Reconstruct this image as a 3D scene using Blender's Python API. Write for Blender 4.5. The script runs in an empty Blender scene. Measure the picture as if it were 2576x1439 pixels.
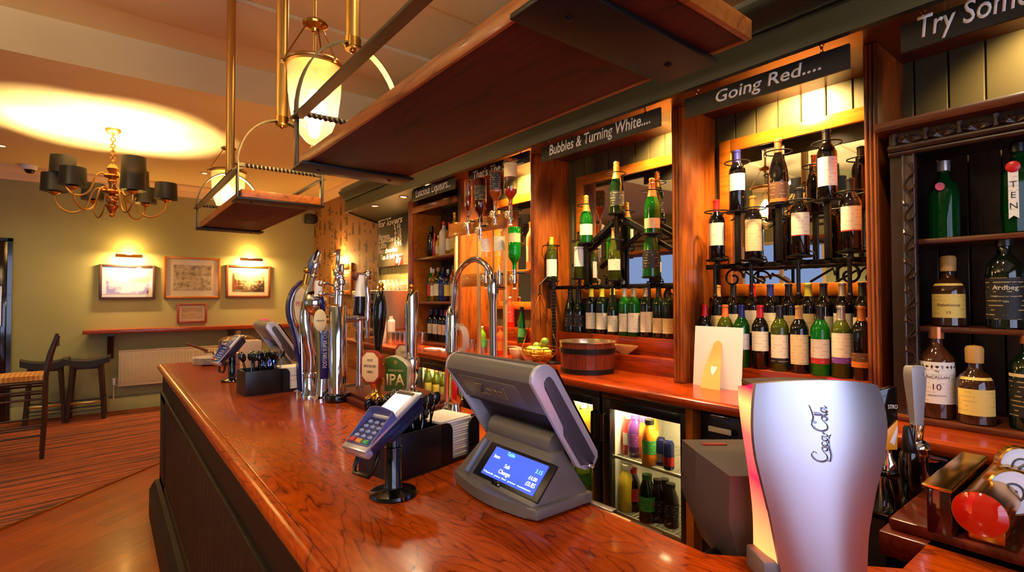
import bpy, bmesh, math, random
from mathutils import Vector as V, Matrix
random.seed(7)
sc = bpy.context.scene
COL = sc.collection
PI = math.pi
# ------------------------------------------------------------------ camera (fitted to the vanishing points)
FPX = 1291.0
YAW, PITCH, ROLL = math.radians(38.3), math.radians(1.22), math.radians(-0.134)
CAM = V((0, 0, 1.60))
_f = V((math.sin(YAW) * math.cos(PITCH), math.cos(YAW) * math.cos(PITCH), math.sin(PITCH)))
_r = V((math.cos(YAW), -math.sin(YAW), 0))
_u = _r.cross(_f)
CR = _r * math.cos(ROLL) + _u * math.sin(ROLL)
CU = _u * math.cos(ROLL) - _r * math.sin(ROLL)
CF = _f
cam = bpy.data.objects.new('camera', bpy.data.cameras.new('camera'))
COL.objects.link(cam)
cam.data.sensor_width = 36.0
cam.data.lens = FPX / 2576.0 * 36.0
cam.data.clip_start = 0.02
cam.matrix_world = Matrix(((CR.x, CU.x, -CF.x, 0), (CR.y, CU.y, -CF.y, 0), (CR.z, CU.z, -CF.z, CAM.z), (0, 0, 0, 1)))
sc.camera = cam


def ray(u, v):
    return CF + CR * ((u - 1288) / FPX) - CU * ((v - 719.5) / FPX)


def ax(u, v, x):
    d = ray(u, v); return CAM + d * (x / d.x)


def ay(u, v, y):
    d = ray(u, v); return CAM + d * (y / d.y)


def az(u, v, z):
    d = ray(u, v); return CAM + d * ((z - CAM.z) / d.z)


def ad(u, v, d):
    return CAM + ray(u, v) * d


# ------------------------------------------------------------------ materials
MATS = {}


def lin(c):
    return tuple(((x / 255) / 12.92 if x / 255 <= .04045 else ((x / 255 + .055) / 1.055) ** 2.4) for x in c) + (1,)


def setin(b, **kw):
    names = dict(rough='Roughness', metal='Metallic', coat='Coat Weight', coatr='Coat Roughness', spec='Specular IOR Level',
                 trans='Transmission Weight', ior='IOR', emis='Emission Strength', sheen='Sheen Weight', aniso='Anisotropic', sss='Subsurface Weight', alpha='Alpha')
    for k, v in kw.items():
        b.inputs[names[k]].default_value = v


def P(name, c, rough=.5, ec=None, bump=None, **kw):
    """plain principled material; colour in sRGB 0-255"""
    if name in MATS: return MATS[name]
    m = bpy.data.materials.new(name); m.use_nodes = True
    b = m.node_tree.nodes['Principled BSDF']
    b.inputs['Base Color'].default_value = lin(c)
    setin(b, rough=rough, **kw)
    if ec: b.inputs['Emission Color'].default_value = lin(ec)
    if bump:
        nt = m.node_tree
        n = nt.nodes.new('ShaderNodeTexNoise'); n.inputs['Scale'].default_value = bump[0]; n.inputs['Detail'].default_value = 4
        t = nt.nodes.new('ShaderNodeTexCoord'); nt.links.new(t.outputs['Object'], n.inputs['Vector'])
        bp = nt.nodes.new('ShaderNodeBump'); bp.inputs['Strength'].default_value = bump[1]; bp.inputs['Distance'].default_value = .004
        nt.links.new(n.outputs['Fac'], bp.inputs['Height']); nt.links.new(bp.outputs['Normal'], b.inputs['Normal'])
    MATS[name] = m
    return m


def ramp(nt, stops):
    r = nt.nodes.new('ShaderNodeValToRGB')
    e = r.color_ramp.elements
    while len(e) < len(stops): e.new(.5)
    for i, (p, c) in enumerate(stops):
        e[i].position = p; e[i].color = lin(c)
    return r


def wood(name, dark, mid, light, axis='y', sc_=(1, 1), rough=.25, coat=.3, rings=1.0, knots=False, bumpy=.15, ringscale=9, grain=.12):
    """procedural timber: cathedral grain stretched along one world axis"""
    if name in MATS: return MATS[name]
    m = bpy.data.materials.new(name); m.use_nodes = True
    nt = m.node_tree; b = nt.nodes['Principled BSDF']
    tc = nt.nodes.new('ShaderNodeTexCoord')
    mp = nt.nodes.new('ShaderNodeMapping')
    s = {'x': (grain, 1, 1), 'y': (1, grain, 1), 'z': (1, 1, grain)}[axis]
    mp.inputs['Scale'].default_value = tuple(a * sc_[0] for a in s)
    g = nt.nodes.new('ShaderNodeNewGeometry')
    nt.links.new(g.outputs['Position'], mp.inputs['Vector'])
    n1 = nt.nodes.new('ShaderNodeTexNoise'); n1.inputs['Scale'].default_value = 3.2; n1.inputs['Detail'].default_value = 3; n1.inputs['Distortion'].default_value = .8
    nt.links.new(mp.outputs['Vector'], n1.inputs['Vector'])
    # contour lines of the stretched noise = growth rings
    mul = nt.nodes.new('ShaderNodeMath'); mul.operation = 'MULTIPLY'; mul.inputs[1].default_value = ringscale
    nt.links.new(n1.outputs['Fac'], mul.inputs[0])
    fr = nt.nodes.new('ShaderNodeMath'); fr.operation = 'FRACT'; nt.links.new(mul.outputs[0], fr.inputs[0])
    n2 = nt.nodes.new('ShaderNodeTexNoise'); n2.inputs['Scale'].default_value = 60 * sc_[1]; n2.inputs['Detail'].default_value = 5
    nt.links.new(mp.outputs['Vector'], n2.inputs['Vector'])
    n3 = nt.nodes.new('ShaderNodeTexNoise'); n3.inputs['Scale'].default_value = 2.0; n3.inputs['Detail'].default_value = 2
    nt.links.new(mp.outputs['Vector'], n3.inputs['Vector'])
    r1 = ramp(nt, [(.0, mid), (.62, light), (.86, mid), (.94, dark), (1.0, mid)])
    nt.links.new(fr.outputs[0], r1.inputs['Fac'])
    r2 = ramp(nt, [(.32, dark), (.6, light)])
    nt.links.new(n2.outputs['Fac'], r2.inputs['Fac'])
    mx = nt.nodes.new('ShaderNodeMixRGB'); mx.inputs['Fac'].default_value = .35
    mx0 = nt.nodes.new('ShaderNodeMixRGB'); mx0.inputs['Fac'].default_value = rings; mx0.inputs['Color1'].default_value = lin(mid)
    nt.links.new(r1.outputs['Color'], mx0.inputs['Color2'])
    nt.links.new(mx0.outputs['Color'], mx.inputs['Color1']); nt.links.new(r2.outputs['Color'], mx.inputs['Color2'])
    mx2 = nt.nodes.new('ShaderNodeMixRGB'); mx2.blend_type = 'MULTIPLY'; mx2.inputs['Fac'].default_value = .55
    r3 = ramp(nt, [(.3, (150, 140, 135)), (.65, (255, 255, 255))])
    nt.links.new(n3.outputs['Fac'], r3.inputs['Fac'])
    nt.links.new(mx.outputs['Color'], mx2.inputs['Color1']); nt.links.new(r3.outputs['Color'], mx2.inputs['Color2'])
    out = mx2.outputs['Color']
    if knots:
        vo = nt.nodes.new('ShaderNodeTexVoronoi'); vo.inputs['Scale'].default_value = 5.0
        mp2 = nt.nodes.new('ShaderNodeMapping'); mp2.inputs['Scale'].default_value = {'x': (.45, 1, 1), 'y': (1, .45, 1), 'z': (1, 1, .45)}[axis]
        nt.links.new(g.outputs['Position'], mp2.inputs['Vector'])
        nn = nt.nodes.new('ShaderNodeTexNoise'); nn.inputs['Scale'].default_value = 9
        ad_ = nt.nodes.new('ShaderNodeMixRGB'); ad_.inputs['Fac'].default_value = .12
        nt.links.new(mp2.outputs['Vector'], nn.inputs['Vector']); nt.links.new(mp2.outputs['Vector'], ad_.inputs['Color1']); nt.links.new(nn.outputs['Color'], ad_.inputs['Color2'])
        nt.links.new(ad_.outputs['Color'], vo.inputs['Vector'])
        r4 = ramp(nt, [(.10, (44, 24, 16)), (.26, (150, 116, 96)), (.42, (255, 255, 255))])
        nt.links.new(vo.outputs['Distance'], r4.inputs['Fac'])
        mx3 = nt.nodes.new('ShaderNodeMixRGB'); mx3.blend_type = 'MULTIPLY'; mx3.inputs['Fac'].default_value = .8
        nt.links.new(out, mx3.inputs['Color1']); nt.links.new(r4.outputs['Color'], mx3.inputs['Color2'])
        out = mx3.outputs['Color']
    nt.links.new(out, b.inputs['Base Color'])
    bp = nt.nodes.new('ShaderNodeBump'); bp.inputs['Strength'].default_value = bumpy; bp.inputs['Distance'].default_value = .001
    nt.links.new(n2.outputs['Fac'], bp.inputs['Height']); nt.links.new(bp.outputs['Normal'], b.inputs['Normal'])
    setin(b, rough=rough, coat=coat, coatr=.08, spec=.32)
    MATS[name] = m
    return m


def thin_glass(name, tint=(255, 255, 255), gloss=.06, rough=.02):
    """thin pane: mostly see-through, fresnel sheen"""
    if name in MATS: return MATS[name]
    m = bpy.data.materials.new(name); m.use_nodes = True
    nt = m.node_tree; nt.nodes.remove(nt.nodes['Principled BSDF'])
    o = nt.nodes['Material Output']
    t = nt.nodes.new('ShaderNodeBsdfTransparent'); t.inputs['Color'].default_value = lin(tint)
    g = nt.nodes.new('ShaderNodeBsdfGlossy'); g.inputs['Roughness'].default_value = rough
    lw = nt.nodes.new('ShaderNodeLayerWeight'); lw.inputs['Blend'].default_value = .25
    ma = nt.nodes.new('ShaderNodeMath'); ma.operation = 'MULTIPLY_ADD'; ma.inputs[1].default_value = .55; ma.inputs[2].default_value = gloss
    nt.links.new(lw.outputs['Facing'], ma.inputs[0])
    mx = nt.nodes.new('ShaderNodeMixShader')
    nt.links.new(ma.outputs[0], mx.inputs['Fac']); nt.links.new(t.outputs[0], mx.inputs[1]); nt.links.new(g.outputs[0], mx.inputs[2])
    nt.links.new(mx.outputs[0], o.inputs['Surface'])
    MATS[name] = m
    return m


def tint_glass(name, c, trans=.45, rough=.04):
    """bottle glass: coloured, glossy, half see-through"""
    if name in MATS: return MATS[name]
    m = bpy.data.materials.new(name); m.use_nodes = True
    nt = m.node_tree; b = nt.nodes['Principled BSDF']; o = nt.nodes['Material Output']
    b.inputs['Base Color'].default_value = lin(c); setin(b, rough=rough, spec=.6, coat=.5, coatr=.02)
    t = nt.nodes.new('ShaderNodeBsdfTransparent')
    t.inputs['Color'].default_value = tuple(min(1, x * 1.2 + .02) for x in lin(c)[:3]) + (1,)
    mx = nt.nodes.new('ShaderNodeMixShader'); mx.inputs['Fac'].default_value = trans
    nt.links.new(b.outputs[0], mx.inputs[1]); nt.links.new(t.outputs[0], mx.inputs[2]); nt.links.new(mx.outputs[0], o.inputs['Surface'])
    MATS[name] = m
    return m


def emit(name, c, s):
    if name in MATS: return MATS[name]
    m = bpy.data.materials.new(name); m.use_nodes = True
    nt = m.node_tree; nt.nodes.remove(nt.nodes['Principled BSDF'])
    e = nt.nodes.new('ShaderNodeEmission'); e.inputs['Color'].default_value = lin(c); e.inputs['Strength'].default_value = s
    nt.links.new(e.outputs[0], nt.nodes['Material Output'].inputs['Surface'])
    MATS[name] = m
    return m


# ------------------------------------------------------------------ mesh builder
class MB:
    def __init__(s):
        s.bm = bmesh.new()

    def add(s, vs, fs):
        b = [s.bm.verts.new(v) for v in vs]
        out = []
        for f in fs:
            try: out.append(s.bm.faces.new([b[i] for i in f]))
            except ValueError: pass
        return b, out

    def box(s, a, b, bev=0, seg=2):
        x0, y0, z0 = a; x1, y1, z1 = b
        x0, x1 = sorted((x0, x1)); y0, y1 = sorted((y0, y1)); z0, z1 = sorted((z0, z1))
        vs = [(x0, y0, z0), (x1, y0, z0), (x1, y1, z0), (x0, y1, z0), (x0, y0, z1), (x1, y0, z1), (x1, y1, z1), (x0, y1, z1)]
        bv, f = s.add(vs, [(3, 2, 1, 0), (4, 5, 6, 7), (0, 1, 5, 4), (1, 2, 6, 5), (2, 3, 7, 6), (3, 0, 4, 7)])
        if bev:
            es = list({e for q in f for e in q.edges})
            bmesh.ops.bevel(s.bm, geom=es, offset=bev, segments=seg, affect='EDGES', profile=.5)
        return s

    def obox(s, c, size, M=None, bev=0, seg=2):
        t = MB(); h = [q / 2 for q in size]
        t.box((-h[0], -h[1], -h[2]), h, bev, seg)
        s.merge(t, c, M); return s

    def merge(s, t, c=(0, 0, 0), M=None):
        mm = Matrix.Translation(V(c)) @ (M.to_4x4() if M is not None else Matrix.Identity(4))
        t.bm.verts.index_update()
        b = [s.bm.verts.new(mm @ v.co) for v in t.bm.verts]
        for f in t.bm.faces:
            try: s.bm.faces.new([b[v.index] for v in f.verts])
            except ValueError: pass
        t.bm.free(); return s

    def prism(s, pts, lo, hi, axis='z', bev=0):
        def mk(p, h):
            return {'z': (p[0], p[1], h), 'y': (p[0], h, p[1]), 'x': (h, p[0], p[1])}[axis]
        n = len(pts)
        vs = [mk(p, lo) for p in pts] + [mk(p, hi) for p in pts]
        _, f = s.add(vs, [tuple(range(n - 1, -1, -1)), tuple(range(n, 2 * n))] + [(i, (i + 1) % n, n + (i + 1) % n, n + i) for i in range(n)])
        if bev:
            bmesh.ops.bevel(s.bm, geom=list({e for q in f for e in q.edges}), offset=bev, segments=2, affect='EDGES', profile=.5)
        return s

    def tube(s, path, r, n=10, closed=False, cap=True):
        path = [V(p) for p in path]; m = len(path)
        rs = r if isinstance(r, (list, tuple)) else [r] * m
        rings = []; up = None
        for i, p in enumerate(path):
            if closed: t = path[(i + 1) % m] - path[i - 1]
            else: t = path[min(i + 1, m - 1)] - path[max(i - 1, 0)]
            if t.length < 1e-9: t = V((0, 0, 1))
            t.normalize()
            if up is None:
                up = V((0, 0, 1)) if abs(t.z) < .9 else V((1, 0, 0))
            a = (up - t * up.dot(t))
            if a.length < 1e-6: a = t.orthogonal()
            a.normalize(); up = a; bb = t.cross(a)
            rings.append([s.bm.verts.new(p + (a * math.cos(2 * PI * k / n) + bb * math.sin(2 * PI * k / n)) * rs[i]) for k in range(n)])
        for i in range(m if closed else m - 1):
            A, B = rings[i], rings[(i + 1) % m]
            for k in range(n):
                try: s.bm.faces.new((A[k], A[(k + 1) % n], B[(k + 1) % n], B[k]))
                except ValueError: pass
        if cap and not closed:
            s.bm.faces.new(rings[0][::-1]); s.bm.faces.new(rings[-1])
        return s

    def lathe(s, prof, c=(0, 0, 0), n=24, M=None, sx=1, sy=1):
        c = V(c); rings = []
        for r, z in prof:
            if r < 1e-6: q = [V((0, 0, z))]
            else: q = [V((r * math.cos(2 * PI * k / n) * sx, r * math.sin(2 * PI * k / n) * sy, z)) for k in range(n)]
            rings.append([s.bm.verts.new(c + (M @ w if M is not None else w)) for w in q])
        for A, B in zip(rings, rings[1:]):
            if len(A) == 1 and len(B) == 1: continue
            for k in range(n):
                k2 = (k + 1) % n
                if len(A) == 1: f = (A[0], B[k2], B[k])
                elif len(B) == 1: f = (A[k], A[k2], B[0])
                else: f = (A[k], A[k2], B[k2], B[k])
                try: s.bm.faces.new(f)
                except ValueError: pass
        if len(rings[0]) > 1: s.bm.faces.new(rings[0][::-1])
        if len(rings[-1]) > 1: s.bm.faces.new(rings[-1])
        return s

    def ring(s, c, R, r, n=24, k=8, M=None):
        c = V(c)
        pts = [V((R * math.cos(2 * PI * i / n), R * math.sin(2 * PI * i / n), 0)) for i in range(n)]
        if M is not None: pts = [M @ p for p in pts]
        return s.tube([c + p for p in pts], r, k, closed=True)

    def ball(s, c, r, sc3=(1, 1, 1), n=16, M=None):
        prof = [(r * math.sin(PI * i / (n // 2)), -r * math.cos(PI * i / (n // 2))) for i in range(n // 2 + 1)]
        prof[0] = (0, -r); prof[-1] = (0, r)
        D = Matrix.Diagonal(V(sc3))
        return s.lathe(prof, c, n, (M @ D) if M is not None else D)

    def ribbon(s, path, w, th, closed=False):
        """flat bar: path = centre line, w = width vector, th = thickness"""
        path = [V(p) for p in path]; w = V(w); m = len(path); R = []
        for i, p in enumerate(path):
            t = (path[min(i + 1, m - 1)] - path[max(i - 1, 0)]).normalized()
            nn = t.cross(w).normalized() * (th / 2); h = w / 2
            R.append([s.bm.verts.new(p + a) for a in (h + nn, -h + nn, -h - nn, h - nn)])
        for A, B in zip(R, R[1:]):
            for k in range(4):
                s.bm.faces.new((A[k], A[(k + 1) % 4], B[(k + 1) % 4], B[k]))
        s.bm.faces.new(R[0][::-1]); s.bm.faces.new(R[-1])
        return s

    def sheet(s, grid, th, nrm):
        """grid of points (rows) thickened along nrm"""
        nrm = V(nrm) * th
        n, m = len(grid), len(grid[0])
        A = [[s.bm.verts.new(V(p)) for p in row] for row in grid]
        B = [[s.bm.verts.new(V(p) + nrm) for p in row] for row in grid]
        for i in range(n - 1):
            for j in range(m - 1):
                s.bm.faces.new((A[i][j], A[i][j + 1], A[i + 1][j + 1], A[i + 1][j]))
                s.bm.faces.new((B[i][j], B[i + 1][j], B[i + 1][j + 1], B[i][j + 1]))
        bo = [(0, j) for j in range(m)] + [(i, m - 1) for i in range(1, n)] + [(n - 1, j) for j in range(m - 2, -1, -1)] + [(i, 0) for i in range(n - 2, 0, -1)]
        for k in range(len(bo)):
            (a, b), (c, d) = bo[k], bo[(k + 1) % len(bo)]
            s.bm.faces.new((A[a][b], B[a][b], B[c][d], A[c][d]))
        return s

    def mesh(s, name, mat, off=None, angle=38, smooth=True):
        bmesh.ops.recalc_face_normals(s.bm, faces=s.bm.faces)
        if off is not None: bmesh.ops.translate(s.bm, verts=s.bm.verts, vec=-off)
        me = bpy.data.meshes.new(name); s.bm.to_mesh(me); s.bm.free()
        if mat: me.materials.append(mat)
        if smooth:
            me.polygons.foreach_set('use_smooth', [True] * len(me.polygons))
            me.set_sharp_from_angle(angle=math.radians(angle))
        return me

    def build(s, name, mat, parent=None, at=None, **kw):
        """one mesh object, built in world coordinates; its parent is an unrotated empty or part"""
        base = WORLD[parent.name] if parent else V((0, 0, 0))
        o_at = V(at) if at is not None else base
        o = bpy.data.objects.new(name, s.mesh(name, mat, o_at, **kw)); COL.objects.link(o)
        o.location = o_at - base
        if parent: o.parent = parent
        WORLD[o.name] = o_at
        return o


WORLD = {}


def tag(o, label=None, cat=None, group=None, kind=None):
    if label: o['label'] = label
    if cat: o['category'] = cat
    if group: o['group'] = group
    if kind: o['kind'] = kind
    return o


def thing(name, label, cat, loc, group=None):
    o = bpy.data.objects.new(name, None); COL.objects.link(o); o.location = V(loc); o.empty_display_size = .05
    WORLD[o.name] = V(loc)
    return tag(o, label, cat, group)


def part(name, me, parent, loc=(0, 0, 0)):
    """part from an existing (shared) mesh, in the thing's local coordinates"""
    o = bpy.data.objects.new(name, me); COL.objects.link(o); o.parent = parent; o.location = V(loc)
    WORLD[o.name] = WORLD[parent.name] + V(loc)
    return o


def struct(name, mb, mat, **kw):
    return tag(mb.build(name, mat, **kw), kind='structure')


def copy_tree(o, delta, label=None, group=None):
    r = o.copy(); COL.objects.link(r); r.location = o.location + V(delta); WORLD[r.name] = WORLD[o.name] + V(delta)
    if label: r['label'] = label
    if group: r['group'] = group
    for ch in [c for c in bpy.data.objects if c.parent == o]:
        c = ch.copy(); COL.objects.link(c); c.parent = r; WORLD[c.name] = WORLD[ch.name] + V(delta)
        for g in [x for x in bpy.data.objects if x.parent == ch]:
            d = g.copy(); COL.objects.link(d); d.parent = c; WORLD[d.name] = WORLD[g.name] + V(delta)
    return r


TXT = {}


def text(s_, name, mat, parent, o, xd, yd, width=None, height=None, ext=.0006, shear=0, align='LEFT', off=0):
    """lettering: o = baseline start (or centre), xd/yd = reading and up directions"""
    key = (s_, ext, shear, off)
    cu = bpy.data.curves.new('lettering', 'FONT'); cu.body = s_; cu.size = 1; cu.shear = shear; cu.offset = off; cu.resolution_u = 3
    to = bpy.data.objects.new('lettering', cu); COL.objects.link(to)
    bpy.context.view_layer.update()
    dg = bpy.context.evaluated_depsgraph_get()
    me = bpy.data.meshes.new_from_object(to.evaluated_get(dg))
    bpy.data.objects.remove(to); bpy.data.curves.remove(cu)
    xs = [v.co.x for v in me.vertices]; ys = [v.co.y for v in me.vertices]
    w = max(xs) - min(xs); h = max(ys) - max(min(ys), -9)
    capx = .73
    if height: sy = height / capx
    sx = width / w if width else sy
    if not height: sy = sx
    xd = V(xd).normalized(); yd = V(yd).normalized(); nd = xd.cross(yd)
    x0 = min(xs) if align == 'LEFT' else (min(xs) + max(xs)) / 2
    o = V(o)
    mb = MB()
    mb.bm.from_mesh(me); bpy.data.meshes.remove(me)
    vs = mb.bm.verts
    for v in vs:
        v.co = o + xd * ((v.co.x - x0) * sx) + yd * (v.co.y * sy)
    r = bmesh.ops.extrude_face_region(mb.bm, geom=mb.bm.faces[:])
    for g in r['geom']:
        if isinstance(g, bmesh.types.BMVert): g.co += nd * max(ext, .0004)
    return mb.build(name, mat, parent, smooth=False)


def arc(c, r, a0, a1, n, e1=V((1, 0, 0)), e2=V((0, 0, 1)), r2=None):
    c = V(c); r2 = r2 or r
    return [c + e1 * (r * math.cos(a0 + (a1 - a0) * i / n)) + e2 * (r2 * math.sin(a0 + (a1 - a0) * i / n)) for i in range(n + 1)]


def rotm(axis, deg):
    return Matrix.Rotation(math.radians(deg), 3, axis)


def frame_m(a, b, c):
    return Matrix((a, b, c)).transposed()


LIGHTN = []


def lamp(name, kind, loc, energy, color=(255, 190, 110), size=.05, spot=None, blend=.6, to=None, shape=None, size_y=None):
    l = bpy.data.lights.new(name, kind); l.energy = energy; l.color = lin(color)[:3]
    if kind == 'AREA':
        l.size = size
        if size_y: l.shape = 'RECTANGLE'; l.size_y = size_y
    else: l.shadow_soft_size = size
    if kind == 'SPOT': l.spot_size = math.radians(spot or 80); l.spot_blend = blend
    o = bpy.data.objects.new(name, l); COL.objects.link(o); o.location = V(loc)
    if to is not None:
        o.rotation_euler = (V(to) - V(loc)).to_track_quat('-Z', 'Y').to_euler()
    return o
# ------------------------------------------------------------------ the palette
def glow_glass(name):  # clear bell glass; translucent share added to imitate the bulb's glare
    m = thin_glass(name, (255, 240, 206), .08); nt = m.node_tree; o = nt.nodes['Material Output']
    src = o.inputs['Surface'].links[0].from_socket
    t = nt.nodes.new('ShaderNodeBsdfTranslucent'); t.inputs['Color'].default_value = lin((255, 226, 170))
    mx = nt.nodes.new('ShaderNodeMixShader'); mx.inputs['Fac'].default_value = .10
    nt.links.new(src, mx.inputs[1]); nt.links.new(t.outputs[0], mx.inputs[2]); nt.links.new(mx.outputs[0], o.inputs['Surface'])
    return m

W_BAR = wood('bar_oak', (70, 18, 0), (178, 64, 0), (194, 78, 2), 'y', (1.5, 1), rough=.22, coat=.35, ringscale=22, grain=.2)
W_BACK = wood('counter_wood', (80, 22, 0), (146, 46, 2), (162, 58, 6), 'y', (1.2, 1), rough=.25, coat=.4)
W_RED = wood('dark_red_wood', (36, 8, 1), (80, 18, 2), (94, 26, 4), 'y', (1.5, 1), rough=.6, coat=0)
W_EDGE = wood('gantry_edge_wood', (110, 50, 10), (176, 94, 28), (196, 112, 36), 'y', (1.5, 1), rough=.4, coat=.1)
W_POST = wood('pilaster_pine', (64, 26, 5), (158, 78, 20), (178, 96, 30), 'z', (1.2, 1), rough=.38, coat=.15, knots=True, rings=.6)
W_ORANGE = wood('mirror_frame_wood', (126, 60, 8), (188, 102, 20), (206, 122, 32), 'y', (1.2, 1), rough=.35, coat=.2, rings=.5)
W_CARVE = wood('carved_oak', (22, 12, 8), (46, 27, 16), (62, 38, 24), 'z', (1.5, 1), rough=.38, coat=.3, rings=.5)
W_CARVE_TOP = wood('cabinet_top_oak', (50, 20, 10), (92, 42, 20), (110, 54, 28), 'y', (1.5, 1), rough=.3, coat=.3, rings=.6)
W_MAHOG = wood('mahogany', (50, 14, 6), (96, 32, 14), (116, 44, 20), 'x', (1.5, 1), rough=.25, coat=.4, rings=.5)
W_RAIL = wood('rail_wood', (120, 44, 18), (160, 66, 30), (176, 80, 40), 'x', (1, 1), rough=.25, coat=.3, rings=.5)
W_STOOL = P('stool_wood', (34, 16, 12), .4, coat=.2)
W_FLOORB = None
GREEN = P('panel_green_paint', (74, 70, 46), .42, bump=(30, .05))
PANEL = P('bar_front_paint', (28, 17, 7), .55, bump=(30, .05), spec=.25)
FASCIA = P('fascia_dark_paint', (22, 23, 12), .45, spec=.3, bump=(20, .05))
CREAM = P('ceiling_cream', (222, 202, 150), .85, bump=(8, .03))
TRIMW = P('trim_cream', (222, 192, 146), .6)
SAGE = None
BLACK = P('black_plastic', (12, 12, 14), .35)
BLACKG = P('black_gloss', (8, 8, 10), .12, coat=.4)
BLACKM = P('black_iron', (22, 20, 19), .45, metal=.5)
IRON = P('wrought_iron', (34, 30, 26), .38, metal=.7)
STEELBAR = P('gantry_steel', (96, 86, 66), .42, metal=.85, bump=(40, .1))
CHROME = P('chrome', (222, 222, 226), .08, metal=1)
STEEL = P('brushed_steel', (190, 190, 196), .32, metal=1)
BRASS = P('brass', (214, 158, 70), .2, metal=1)
BRASSR = P('brass_tube', (206, 158, 84), .36, metal=1)
GOLD = P('gold_foil', (222, 160, 60), .3, metal=1)
CHALK = P('chalk_white', (240, 234, 218), .8)
SIGNB = P('chalkboard', (20, 18, 12), .6)
WHITE = P('white_plastic', (236, 234, 230), .4)
PAPER = P('paper', (246, 238, 224), .8)
CARD = P('white_card', (244, 238, 230), .6)
GREYP = P('pos_grey', (106, 100, 95), .42)
GREYD = P('pos_dark_grey', (70, 66, 74), .45)
GREYL = P('pos_silver', (196, 194, 204), .35, metal=.3)
RUBBER = P('rubber', (18, 17, 17), .6)
RED = P('red_plastic', (200, 20, 20), .35)
GLASS = thin_glass('clear_glass')
GLASSF = thin_glass('fridge_glass', (235, 240, 235), .03)
GLASSJ = glow_glass('lantern_glass')
MIRROR = P('mirror_silver', (215, 212, 205), .015, metal=1)
G_RED = P('wine_glass_dark', (10, 7, 6), .06, coat=.5, coatr=.03)
G_GREEN = tint_glass('green_glass', (16, 92, 18), .35)
G_OLIVE = tint_glass('olive_glass', (74, 84, 14), .35)
G_DGREEN = P('dark_green_glass', (9, 26, 9), .06, coat=.5, coatr=.03)
G_CLEAR = thin_glass('bottle_clear', (250, 246, 236), .08)
G_BRIGHTG = tint_glass('bright_green_glass', (10, 150, 30), .4)


def wallmat():
    m = bpy.data.materials.new('sage_wall_paint'); m.use_nodes = True
    nt = m.node_tree; b = nt.nodes['Principled BSDF']
    g = nt.nodes.new('ShaderNodeNewGeometry')
    n = nt.nodes.new('ShaderNodeTexNoise'); n.inputs['Scale'].default_value = 1.3; n.inputs['Detail'].default_value = 3
    nt.links.new(g.outputs['Position'], n.inputs['Vector'])
    r = ramp(nt, [(.3, (146, 146, 98)), (.7, (156, 154, 104))])
    nt.links.new(n.outputs['Fac'], r.inputs['Fac']); nt.links.new(r.outputs['Color'], b.inputs['Base Color'])
    setin(b, rough=.8)
    return m


def wallpaper():
    """tan paper printed with scattered small dark bottle-shaped blocks"""
    m = bpy.data.materials.new('printed_wallpaper'); m.use_nodes = True
    nt = m.node_tree; b = nt.nodes['Principled BSDF']
    g = nt.nodes.new('ShaderNodeNewGeometry')
    sep = nt.nodes.new('ShaderNodeSeparateXYZ'); nt.links.new(g.outputs['Position'], sep.inputs[0])
    masks = []

    def math_(op, a, b_=None, v=None):
        q = nt.nodes.new('ShaderNodeMath'); q.operation = op
        if hasattr(a, 'default_value') or not isinstance(a, (int, float)): nt.links.new(a, q.inputs[0])
        else: q.inputs[0].default_value = a
        if b_ is not None: nt.links.new(b_, q.inputs[1])
        if v is not None: q.inputs[1].default_value = v
        return q.outputs[0]
    for (cw, ch, thr, wlo, whi, hlo, hhi, seed) in ((.25, .24, .40, .34, .68, .12, .86, 3.1), (.19, .10, .50, .34, .66, .3, .72, 9.7)):
        cy = math_('DIVIDE', sep.outputs['Y'], v=cw); iy = math_('FLOOR', cy); fy = math_('FRACT', cy)
        wn0 = nt.nodes.new('ShaderNodeTexWhiteNoise'); wn0.noise_dimensions = '1D'
        nt.links.new(math_('ADD', iy, v=seed), wn0.inputs['W'])
        cz = math_('ADD', math_('DIVIDE', sep.outputs['Z'], v=ch), wn0.outputs['Value']); iz = math_('FLOOR', cz); fz = math_('FRACT', cz)
        cmb = nt.nodes.new('ShaderNodeCombineXYZ'); nt.links.new(iy, cmb.inputs[0]); nt.links.new(iz, cmb.inputs[1]); cmb.inputs[2].default_value = seed
        wn = nt.nodes.new('ShaderNodeTexWhiteNoise'); wn.noise_dimensions = '3D'; nt.links.new(cmb.outputs[0], wn.inputs['Vector'])
        on = math_('GREATER_THAN', wn.outputs['Value'], v=thr)
        # width narrows in the top third like a bottle neck
        neck = math_('GREATER_THAN', fz, v=hhi - (hhi - hlo) * .3)
        lo = math_('ADD', math_('MULTIPLY', neck, v=.1), v=wlo); hi = math_('SUBTRACT', math_('ADD', math_('MULTIPLY', neck, v=0), v=whi), math_('MULTIPLY', neck, v=.1))
        k = math_('MULTIPLY', math_('GREATER_THAN', fy, lo), math_('LESS_THAN', fy, hi))
        k = math_('MULTIPLY', k, math_('GREATER_THAN', fz, v=hlo)); k = math_('MULTIPLY', k, math_('LESS_THAN', fz, v=hhi))
        masks.append(math_('MULTIPLY', k, on))
    mk = math_('MAXIMUM', masks[0], masks[1])
    mk = math_('MULTIPLY', mk, v=.8)
    mx = nt.nodes.new('ShaderNodeMixRGB'); mx.inputs['Color1'].default_value = lin((136, 92, 44)); mx.inputs['Color2'].default_value = lin((44, 22, 8))
    nt.links.new(mk, mx.inputs['Fac']); nt.links.new(mx.outputs['Color'], b.inputs['Base Color']); setin(b, rough=.75)
    return m


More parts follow.
